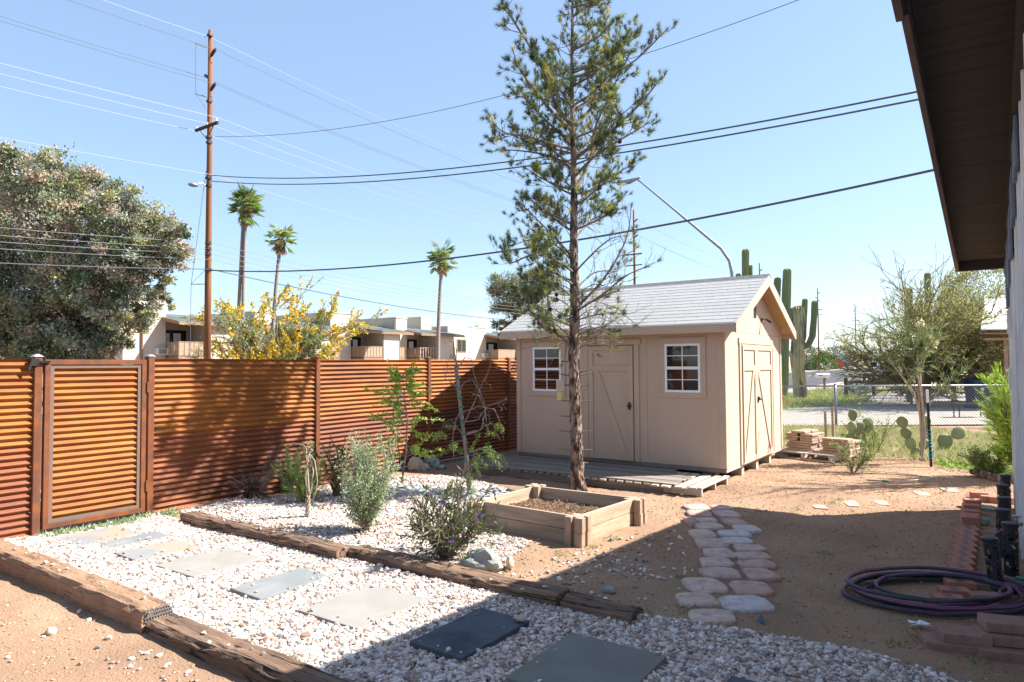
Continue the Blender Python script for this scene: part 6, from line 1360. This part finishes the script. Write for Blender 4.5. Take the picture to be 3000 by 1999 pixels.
b = MB(); b.bar(at(751, 1440), deep(759, 1365, (at(751, 1440)-CAM).dot(ef)), .03, .012); tag(b.build('wooden_stake', M['paver'], None), 'short tan wooden stake beside the dead yucca at the fence', 'stake')
def pears(c, L, w, spec, label): c = Vector(c); c.z = gz(c.x, c.y)-.02; return prickly(c, spec, label, L, w)
pears(at(822, 1440), .20, .15, [(-1, -.8, 1, 0), (-1, .2, 1.1, .6), (-1, 1.0, 1, .3), (0, -.2, .9, .7), (0, .5, .8, -.4), (1, -.4, .9, .4), (1, .4, .95, 1.0), (2, .3, .8, .2), (2, -.3, .8, .9), (4, .3, .7, .2), (6, -.3, .7, .5)], 'green prickly pear cactus in front of the corrugated fence beside the dead yucca')
pears(at(2492, 1335), .30, .25, [(-1, -.3, .8, .2), (-1, .7, .9, .5), (0, .5, .9, .1), (1, .0, .9, .3), (2, -.3, .85, .1), (2, .5, .85, .6), (4, .1, .8, .2), (5, .5, .8, .8), (3, .6, .7, .5)], 'prickly pear cactus directly behind the paver stacks')
pears(at(2688, 1345), .26, .24, [(-1, -.2, .8, .2), (-1, .4, .8, .6), (0, -.4, .9, .1), (1, .2, .9, .9), (2, .1, .9, .3), (3, -.3, .9, .4), (4, .1, 1.0, .5), (5, .0, .8, .2)], 'prickly pear cactus left of the black T post')
pears(at(2748, 1335), .30, .30, [(-1, .3, .55, .2), (0, .3, 1.05, .1), (1, 1.3, .85, .2)], 'prickly pear with two big round pads right of the black T post')
# oleander with its post
Zo = (at(2706, 1358)-CAM).dot(ef); q = lambda x, y, d=0: deep(x, y, Zo+d); t = thing('oleander', at(2706, 1358), 'tall leggy oleander with cream flowers tied to the black post', 'shrub'); b = MB(); tp_ = []
for T_ in (((2700, 1352), (2712, 1280), (2704, 1200), (2688, 1090), (2686, 1020), (2690, 960)), ((2704, 1352), (2706, 1240), (2700, 1180), (2672, 1110), (2640, 1060), (2600, 1020)), ((2708, 1350), (2700, 1230), (2696, 1150), (2700, 1080), (2720, 1020), (2730, 1000)), ((2702, 1340), (2696, 1220), (2678, 1150), (2650, 1110), (2620, 1080)),
           ((2706, 1300), (2704, 1220), (2740, 1160), (2770, 1120), (2800, 1110)), ((2700, 1260), (2690, 1180), (2640, 1100), (2600, 1050), (2590, 1010)), ((2704, 1290), (2700, 1150), (2690, 1050), (2670, 990), (2660, 985)), ((2700, 1300), (2690, 1120), (2705, 1010), (2722, 985))):
    k = random.uniform(-.25, .25); pts = [q(x, y, k*i/5) for i, (x, y) in enumerate(T_)]; b.tube(pts, taper(.018, .005, len(pts)-1), 6, cap=False); tp_.append((pts[-3:], [(pts[-1]-pts[-2]).normalized()]*3))
    for j in range(6):
        a = pts[-2].lerp(pts[-1], random.random()) if j < 4 else pts[-3].lerp(pts[-2], random.random()); e = a+Vector(rdir(1, .6)[0])*.32; w_ = wob(a, e, 3, .1); b.tube(w_, taper(.005, .002, 3), 4, cap=False); tp_.append((w_, [(e-a).normalized()]*4))
b.build('stems', M['palebark'], t, smooth=True); pp, dd_, cc = twig_leaves(tp_, 22, .1, .016, [(.10, .15, .05), (.15, .21, .07), (.26, .28, .12)], .03, 0, .9); b = MB(); b.leaves(pp, dd_, .13, .02, cc); b.build('foliage', M['leaf'], t)
for x, y in ((2690, 955), (2700, 945), (2605, 1005), (2595, 1010), (2670, 985), (2728, 990), (2740, 1008), (2640, 1010)): b = MB(); b.leaves(np.array([tuple(q(x+random.uniform(-8, 8), y+random.uniform(-8, 8))) for _ in range(14)]), rdir(14, .4), .06, .035, np.tile([.75, .66, .48], (14, 1))); b.build('flower', M['leaf'], t)
c = at(2728, 1368); top = deep(2716, 1141, Zo-.3); c2 = at(2728, 1368); t = thing('t_post', c2, 'leaning black metal T post with a white top beside the oleander', 'post'); top = c2+(deep(2716, 1142, (c2-CAM).dot(ef))-c2)
mid = c2.lerp(top, .83); b = MB(); b.bar(c2, mid, .04, .012); b.bar(c2, mid, .012, .035); b.build('shaft', M['blackmetal'], t); b = MB(); b.bar(mid, top, .042, .014); b.bar(mid, top, .014, .037); b.build('white_top', M['white'], t)
b = MB()
for k in range(9):
    f = .12+.045*k; cc_ = c2.lerp(top, f); b.tube([cc_+er*math.cos(a)*.035+ef*math.sin(a)*.03+Vector((0, 0, .012*math.sin(a+k))) for a in [j*.7 for j in range(10)]], .005, 4)
tag(b.build('blue_ribbon', M['blue_tie'], None), 'blue ribbon wound round the oleander and the black post', 'ribbon')
for px, py0, py1, lb in ((2417, 1290, 1205, 'thin leaning wooden stake left of the chain link post'), (2438, 1290, 1192, 'taller wooden stake touching the chain link post')):
    c = at(px+3, 1345); c = at(px+4, py0+25); d_ = (c-CAM).dot(ef); b = MB(); b.bar(c, deep(px, py1, d_), .045, .02); tag(b.build('wooden_stake', M['paver'], None), lb, 'stake')
# green shrub at the right, low weeds
pb = at(2990, 1405); plant('desert_broom', 'bright green feathery shrub at the right edge beyond the house corner', 'shrub', pb, 34, 1.5, .24, 60, .10, .014, [(.38, .56, .05), (.28, .44, .05), (.46, .60, .10)], jit=.05, ang=.6, sub_=6, r=.01, sublen=.3)
pb = at(2905, 1398); plant('creosote_bush', 'low dark green bush with twisted roots at the edge of the dirt', 'shrub', pb, 26, .5, 1.6, 26, .05, .012, [(.08, .12, .03), (.13, .18, .05), (.22, .32, .06)], jit=.05, sub_=5)
pb = at(2500, 1385); plant('weedy_plant', 'spreading green and tan weedy plant at the pallet corner', 'plant', pb, 15, .62, 1.0, 16, .06, .014, [(.18, .28, .06), (.36, .32, .18), (.24, .34, .08)], jit=.03, sub_=3)
pb = at(2560, 1330); plant('weedy_plant', 'leaning leafy branch plant right of the prickly pear behind the pavers', 'plant', pb, 12, .95, 1.3, 22, .07, .014, [(.16, .26, .05), (.26, .34, .08)], jit=.03, sub_=3)
for k, (x, y, rr, s_, m_, lb) in enumerate(((1405, 1668, .145, (1.35, .9, .75), 'rock', 'grey green boulder against the timber tie beside the purple flowered bush'), (1218, 1378, .13, (.9, .8, 1.0), 'tanrock', 'upright tan rock at the foot of the fence post'), (1243, 1378, .09, (1.2, .8, .8), 'tanrock', 'smaller tan rock right of the upright tan rock'), (1262, 1366, .12, (1.1, .8, 1.0), 'rock', 'dark rock in the shade beside the tan rocks'), (1292, 1374, .08, (1.2, 1, .6), 'rock', 'low grey rock in the shade right of the dark rock'),
        (1495, 1665, .045, (.8, .8, 1.6), 'tanrock', 'small tan spindle shaped stone standing on the gravel'), (1820-36, 1735, .045, (1.2, .9, .7), 'rock', 'smooth grey river stone lying in the shaded dirt'), (118*1.275, 1456*1.275, .035, (1.2, .9, .8), 'tanrock', 'rounded pale stone on the sunlit dirt at the lower left'))):
    c = at(x, y); tag(MB().rock((c.x, c.y, gz(c.x, c.y)+rr*s_[2]*.55), rr, s_, k+3, 3 if rr > .1 else 2, .26 if k != 6 else .05).build('boulder' if rr > .1 else 'stone', M[m_], None, smooth=(k >= 6)), lb, 'rock')

b = MB(); q_ = [at(x, y, .03) for x, y in ((2540, 1407), (2600, 1410), (2680, 1407), (2738, 1398))]; b.tube(q_, .011, 6); wp = tag(b.build('white_rod', M['palebark'], None), 'thin white rod with a green band lying on the sunlit dirt', 'rod')
c = at(2594, 1410, .03); d_ = (q_[1]-q_[0]).normalized(); b = MB(); b.tube([c-d_*.04, c+d_*.04], .016, 8); b.build('green_band', M['green_tie'], wp)
c = at(2216, 1822, .0); b = MB(); b.add([(c.x, c.y, .0), (c.x+.07, c.y-.03, .01), (c.x+.02, c.y+.06, .05), (c.x+.03, c.y+.01, .0)], [(0, 1, 2), (1, 3, 2), (3, 0, 2), (0, 3, 1)]); tag(b.build('plastic_scrap', M['capgrey'], None), 'small dark blue plastic scrap at the end of the flagstone path', 'litter')
q_ = [at(x, y, .05) for x, y in ((2850, 1382), (2890, 1392), (2925, 1402), (2965, 1398))]; b = MB(); b.tube(q_, [.05, .065, .055, .07], 9, jit=.15); tag(b.build('fallen_log', M['bark'], None), 'dark gnarled log lying at the edge of the dirt under the low bush', 'log')
# ================================================================ GROUND STUFF
def inpoly(x, y, poly):
    ins = np.zeros(len(x), bool); n = len(poly)
    for i in range(n):
        x0, y0 = poly[i]; x1, y1 = poly[(i+1) % n]
        c = ((y0 > y) != (y1 > y)) & (x < (x1-x0)*(y-y0)/(y1-y0+1e-12)+x0); ins ^= c
    return ins
ICO = bmesh.new(); bmesh.ops.create_icosphere(ICO, subdivisions=1, radius=1); IV = np.array([v.co[:] for v in ICO.verts]); IF = np.array([[v.index for v in f.verts] for f in ICO.faces]); ICO.free()
def pebbles(name, label, P, size, cols, mat_='pebble', flat=(.5, .85), ang=.22, smooth=False, lift=.25):
    n = len(P); s = size*np.exp(rng.normal(0, .28, n)); sc = np.stack([s*rng.uniform(.8, 1.3, n), s*rng.uniform(.65, 1.0, n), s*rng.uniform(flat[0], flat[1], n)], 1)
    V = IV[None]*sc[:, None]*(1+rng.uniform(-ang, ang, (n, 12, 1)))
    a = rng.uniform(0, 6.283, n); t = rng.normal(0, .35, n); ca, sa, ct, s_t = np.cos(a), np.sin(a), np.cos(t), np.sin(t)
    y = V[..., 1]*ct[:, None]-V[..., 2]*s_t[:, None]; z = V[..., 1]*s_t[:, None]+V[..., 2]*ct[:, None]; x = V[..., 0]
    X = x*ca[:, None]-y*sa[:, None]+P[:, 0, None]; Y = x*sa[:, None]+y*ca[:, None]+P[:, 1, None]; Z = z+P[:, 2, None]+(sc[:, 2]*lift)[:, None]
    VV = np.stack([X, Y, Z], -1).reshape(-1, 3); FF = (IF[None]+(np.arange(n)*12)[:, None, None]).reshape(-1, 3)
    me = bpy.data.meshes.new(name); me.vertices.add(len(VV)); me.vertices.foreach_set('co', VV.astype(np.float32).ravel()); me.loops.add(FF.size); me.loops.foreach_set('vertex_index', FF.astype(np.int32).ravel())
    me.polygons.add(len(FF)); me.polygons.foreach_set('loop_start', np.arange(len(FF), dtype=np.int32)*3); me.polygons.foreach_set('loop_total', np.full(len(FF), 3, np.int32))
    me.polygons.foreach_set('use_smooth', np.full(len(FF), bool(smooth)))
    ca_ = me.color_attributes.new('Col', 'FLOAT_COLOR', 'POINT'); cc = np.ones((len(VV), 4), np.float32); cc[:, :3] = np.repeat(pal(n, cols, .18), 12, 0); ca_.data.foreach_set('color', cc.ravel())
    me.update(calc_edges=True); me.materials.append(M[mat_]); o = bpy.data.objects.new(name, me); C.objects.link(o); return stuff(o, label, 'gravel')
def scatter(poly, dens, excl=(), zf=gz, layers=.012, keep=None):
    xs, ys = [p[0] for p in poly], [p[1] for p in poly]; n = int((max(xs)-min(xs))*(max(ys)-min(ys))*dens)
    x = rng.uniform(min(xs), max(xs), n); y = rng.uniform(min(ys), max(ys), n); k = inpoly(x, y, poly)
    for e in excl: k &= ~((x > e[0]) & (x < e[1]) & (y > e[2]) & (y < e[3]))
    x, y = x[k], y[k]
    if keep is not None: kk = np.array([keep(a, b) > random.random() for a, b in zip(x, y)], bool); x, y = x[kk], y[kk]
    z = np.array([zf(a, b) for a, b in zip(x, y)])+rng.uniform(0, layers, len(x)); return np.stack([x, y, z], 1)
SLB = [(-4.60, -4.03, -6.90, -6.33), (-4.01, -3.73, -6.78, -6.22), (-3.47, -3.08, -6.83, -6.30), (-2.79, -2.19, -6.82, -6.17), (-1.65, -1.27, -6.82, -6.19), (-.83, -.23, -6.81, -6.15), (.21, .61, -6.77, -6.07), (.97, 1.59, -6.81, -6.09), (1.99, 2.39, -6.74, -6.11)]
WH = [(.72, .64, .59), (.64, .55, .50), (.52, .42, .37), (.76, .72, .69), (.70, .65, .62), (.40, .32, .27), (.56, .48, .45), (.28, .26, .26), (.34, .24, .19)]
path_ = [(-4.95, -7.42), (-1.4, -7.42), (3.2, -7.40), (3.2, -5.45), (2.5, -5.25), (1.3, -5.45), (.6, -5.62), (-1.6, -5.75), (-4.3, -5.75), (-4.9, -5.75)]
kp = lambda x, y: 1 if nz(x*1.3+8, y*1.3) < .33 or y < -6 else .45
pebbles('gravel', 'white and pinkish gravel covering the slab path', scatter(path_, 5400, SLB, keep=kp, layers=.016), .0145, WH)
bedp = [(-4.85, -5.55), (-4.4, -4.75), (-4.7, -4.0), (-4.6, -2.3), (-3.7, -1.75), (-2.8, -1.9), (-1.9, -2.5), (-1.6, -3.3), (-1.5, -4.2), (-.5, -4.35), (-.35, -5.3), (-.9, -5.48), (-4.2, -5.58)]
kb = lambda x, y: (.12 if math.hypot(x+2.6, y+2.75) < .45 else 1)*(1 if nz(x*1.5, y*1.5+4) < .22 else .3)
pebbles('gravel', 'white gravel of the planting bed between tie and fence', scatter(bedp, 3700, (), keep=kb, layers=.012), .0140, WH)
RV = [(.30, .33, .35), (.40, .43, .44), (.52, .53, .51), (.22, .25, .27), (.60, .58, .54)]
rv = lambda x, y: 1 if abs((y+2.95)-.45*(x+3.2)+.25*nz(x*1.4, y)) < .42 or math.hypot(x+1.95, y+3.15) < .3 else .02
pebbles('river_rocks', 'smooth blue grey river rocks around the young trees', scatter([(-4.3, -4.2), (-4.5, -2.4), (-3.4, -1.7), (-1.7, -2.5), (-1.7, -3.6), (-2.4, -4.0), (-3.2, -4.4)], 260, (), keep=rv, layers=.02), .042, RV, flat=(.5, .75), ang=.06, smooth=True)
# stray stones in the dirt
sp_ = lambda x, y: (.9 if math.hypot(x-.35, y+4.75) < .55 else .28)*(1 if nz(x*2.5, y*2.5, 3) > -.1 else .25)
pebbles('stray_gravel', 'stray white stones scattered over the shaded dirt', scatter([(-.5, -5.45), (-.2, -4.5), (.3, -3.0), (.6, -2.9), (1.3, -4.9), (1.5, -5.35), (.6, -5.5)], 190, (), keep=sp_, layers=.002), .0165, WH, lift=.5)
pebbles('stray_gravel', 'stray white stones beside the raised bed and below the lower ties', np.concatenate([scatter([(-1.5, -4.5), (-.3, -4.45), (-.2, -5.3), (-.9, -5.4)], 120, layers=.002), scatter([(-1.4, -7.8), (-.9, -7.65), (.0, -7.65), (-.2, -8.0), (-1.0, -8.05)], 90, layers=.002), scatter([(-5, -8.5), (1, -8.5), (1, -7.65), (-5, -7.65)], 7, layers=.002)]), .0165, WH, lift=.5)
ts = np.concatenate([np.stack([rng.uniform(-4.8, .3, 26), rng.uniform(-7.58, -7.44, 26), np.where(rng.uniform(size=26) > 2, 0, .15)], 1), np.stack([rng.uniform(-4.2, .5, 16), rng.uniform(-5.75, -5.6, 16), np.full(16, .10)], 1)])
ts[:, 2] = np.where((ts[:, 1] < -7) & (ts[:, 0] > -1.35), .087, ts[:, 2]); pebbles('stray_gravel', 'few white stones lying on top of the timber ties', ts, .014, WH, lift=.5)
sl_ = []
for (a0, a1, b0, b1) in SLB[:8]:
    for _ in range(9): e_ = abs(random.gauss(0, .05)); sl_.append((random.choice((a0+e_, a1-e_)), random.uniform(b0, b1), .036) if random.random() < .5 else (random.uniform(a0, a1), random.choice((b0+e_, b1-e_)), .036))
pebbles('stray_gravel', 'few small stones spilled over the slab edges', np.array(sl_), .0115, WH, lift=.4)
# bare tree beyond the house corner whose shadow streaks the dirt
bt = CAM+er*9.7+ef*10.1; bt.z = gz(bt.x, bt.y); t = thing('bare_tree', bt, 'bare branched tree behind the house corner that streaks the dirt with shadows', 'tree'); tb = MB(); tips = []
for dx_, dy_, dz_, L in ((-.4, .1, 1, 1.9), (-.2, .5, 1, 2.2), (.3, -.1, 1, 2.2), (-.6, -.1, .8, 1.5), (.1, .7, .9, 1.8)): grow(tb, bt+Vector((0, 0, 2.4)), er*dx_+ef*dy_+Vector((0, 0, dz_)), L, .07, 2, tips, .05, (2, 4), .6, .008, 6, 5)
tb.tube([bt, bt+Vector((.03, 0, 1.3)), bt+Vector((0, 0, 2.6))], [.10, .085, .08], 8); tb.build('trunk', M['greybark'], t); b = MB(); P, D, cc = twig_leaves(tips, 8, .1, .02, [(.14, .2, .06)], .08); b.leaves(P, D, .09, .03, cc); b.build('foliage', M['leaf'], t)
# clods and grit on dirt
dirtp = [(-5.2, -8.8), (-4.9, -7.6), (1.2, -7.6), (3.3, -7.4), (3.35, -5.4), (3.35, 1), (8, 3), (8, 7), (0, 7), (-.0, 3.3), (0, -.1), (-3.8, -1.3), (-4.8, -2.0), (-4.9, -5.6), (-1.2, -5.6), (1.2, -5.5), (2.5, -5.3), (3.2, -5.5), (3.2, -7.3), (1.3, -7.45), (-4.9, -7.65)]
dp1 = [(-5.2, -8.8), (3, -8.8), (3, -7.65), (-5.2, -7.65)]; dp2 = [(-1.5, -4.4), (-3.9, -2.0), (-3.8, -1.3), (0, -1.35), (0.05, 0), (.05, 4.2), (7, 4.2), (6.5, 3), (3.5, .3), (3.3, -5.3), (1.2, -5.4), (-.4, -5.4)]
DT = [(.38, .23, .14), (.34, .20, .125), (.46, .31, .20), (.28, .17, .11), (.52, .38, .27), (.42, .26, .165)]
Pq = np.concatenate([scatter(dp1, 220, layers=.001), scatter(dp2, 260, [(-1.45, -.05, -4.1, -2.95)], layers=.001)]); pebbles('dirt_clods', 'small clods and grit strewn over the bare dirt', Pq, .0075, DT, lift=.1)
def blades(name, label, P, L, w, cols, up=.9, cat='grass'):
    n = len(P); b = MB(); D = rdir(n, up); b.leaves(P, D, L*rng.uniform(.5, 1.4, n), w, pal(n, cols)); o = b.build(name, M['leaf'], None); return stuff(o, label, cat)
def clumps(pts, n, r):
    out = []
    for (x, y) in pts: q = rng.normal(size=(n, 2))*r; out += [(x+a, y+b_, gz(x+a, y+b_)) for a, b_ in q]
    return np.array(out)
litter = scatter(dp2, 60, [(-1.45, -.05, -4.1, -2.95)], layers=.004); blades('leaf_litter', 'dry twigs and needles lying on the dirt', litter, .045, .005, [(.30, .2, .13), (.14, .09, .06), (.5, .38, .27)], -.0, 'litter')
GR = [(.16, .26, .05), (.24, .36, .08), (.12, .18, .05)]
cl = [at(x, y).xy for x, y in ((470, 1560), (520, 1545), (560, 1555), (300, 1620), (215, 1590), (380, 1540), (440, 1525), (500, 1515), (640, 1530), (700, 1560), (800, 1590), (850, 1560), (760, 1700), (820, 1620), (900, 1640), (930, 1500), (1500, 1590), (1520, 1600), (1480, 1655), (1455, 1690), (1800, 1580), (1950, 1415), (2150, 1375), (2170, 1365), (2190, 1360), (1740, 1605), (1880, 1520), (2085, 1680), (2125, 1500), (2170, 1560), (2225, 1620), (2240, 1500), (2420, 1620), (1990, 1690), (2115, 1765), (2440, 1480), (2460, 1472), (2550, 1600), (1880, 1800), (1770, 1660), (1640, 1625), (2020, 1790), (600, 1740), (1200, 1640), (330, 1580), (2600, 1770), (2630, 1890), (2710, 1870), (2850, 1940), (2330, 1495), (1300, 1460), (1250, 1450), (1420, 1400), (1450, 1390), (1535, 1395))]
P1 = clumps(cl, 42, .045); blades('weeds', 'little green weed tufts growing in the gravel and dirt', P1, .032, .008, GR, .7, 'weeds')
cl = [(-4.85+random.uniform(-.03, .12), -6.9+1.3*k/14+random.uniform(-.05, .05)) for k in range(15)]; blades('weeds', 'pale green weeds along the foot of the gate', clumps(cl, 90, .06), .07, .014, [(.26, .34, .18), (.34, .42, .24), (.18, .26, .10)], .8, 'weeds')
blades('weeds', 'sparse dry and green weeds in the gravel below the split tie', clumps([at(x, y).xy for x, y in ((640, 1640), (700, 1620), (820, 1660), (930, 1680), (1000, 1640), (1050, 1700), (760, 1590))], 60, .09), .04, .006, [(.40, .36, .16), (.22, .30, .08), (.30, .24, .12)], .8, 'weeds')
def belt(pxpoly, dens, L, w, cols, name, label, h=0, kf=None, up=.9):
    pl_ = [tuple(at(x, y).xy) for x, y in pxpoly]; P = scatter(pl_, dens, zf=lambda a, b: .03, layers=.01, keep=kf); return blades(name, label, P, L, w, cols, up)
belt([(2290, 1318), (2480, 1312), (2530, 1350), (2760, 1362), (3000, 1395), (3000, 1300), (2700, 1262), (2290, 1260)], 1500, .15, .014, [(.50, .43, .25), (.36, .38, .14), (.54, .45, .30), (.24, .33, .09)], 'weedy_grass', 'dry and green weeds between the yard dirt and the driveway', kf=lambda x, y: .9 if nz(x*.9, y*.9) > -.12 else .25)
belt([(2740, 1372), (3000, 1402), (3000, 1330), (2780, 1320)], 520, .07, .03, [(.26, .44, .05), (.18, .32, .05)], 'ground_cover', 'bright green leafy weeds at the right edge of the yard')
belt([(2255, 1205), (2280, 1158), (2400, 1160), (2530, 1172), (2560, 1180), (2480, 1192)], 130, .22, .03, [(.36, .42, .10), (.28, .36, .08), (.46, .38, .18), (.22, .34, .06)], 'verge_grass', 'patch of green and yellow grass around the big saguaro')
belt([(2330, 1158), (2400, 1146), (2980, 1143), (2980, 1152), (2500, 1160)], 60, .28, .04, [(.34, .36, .11), (.26, .30, .08), (.40, .36, .16)], 'verge_grass', 'strip of grass along the far side of the gravel driveway')
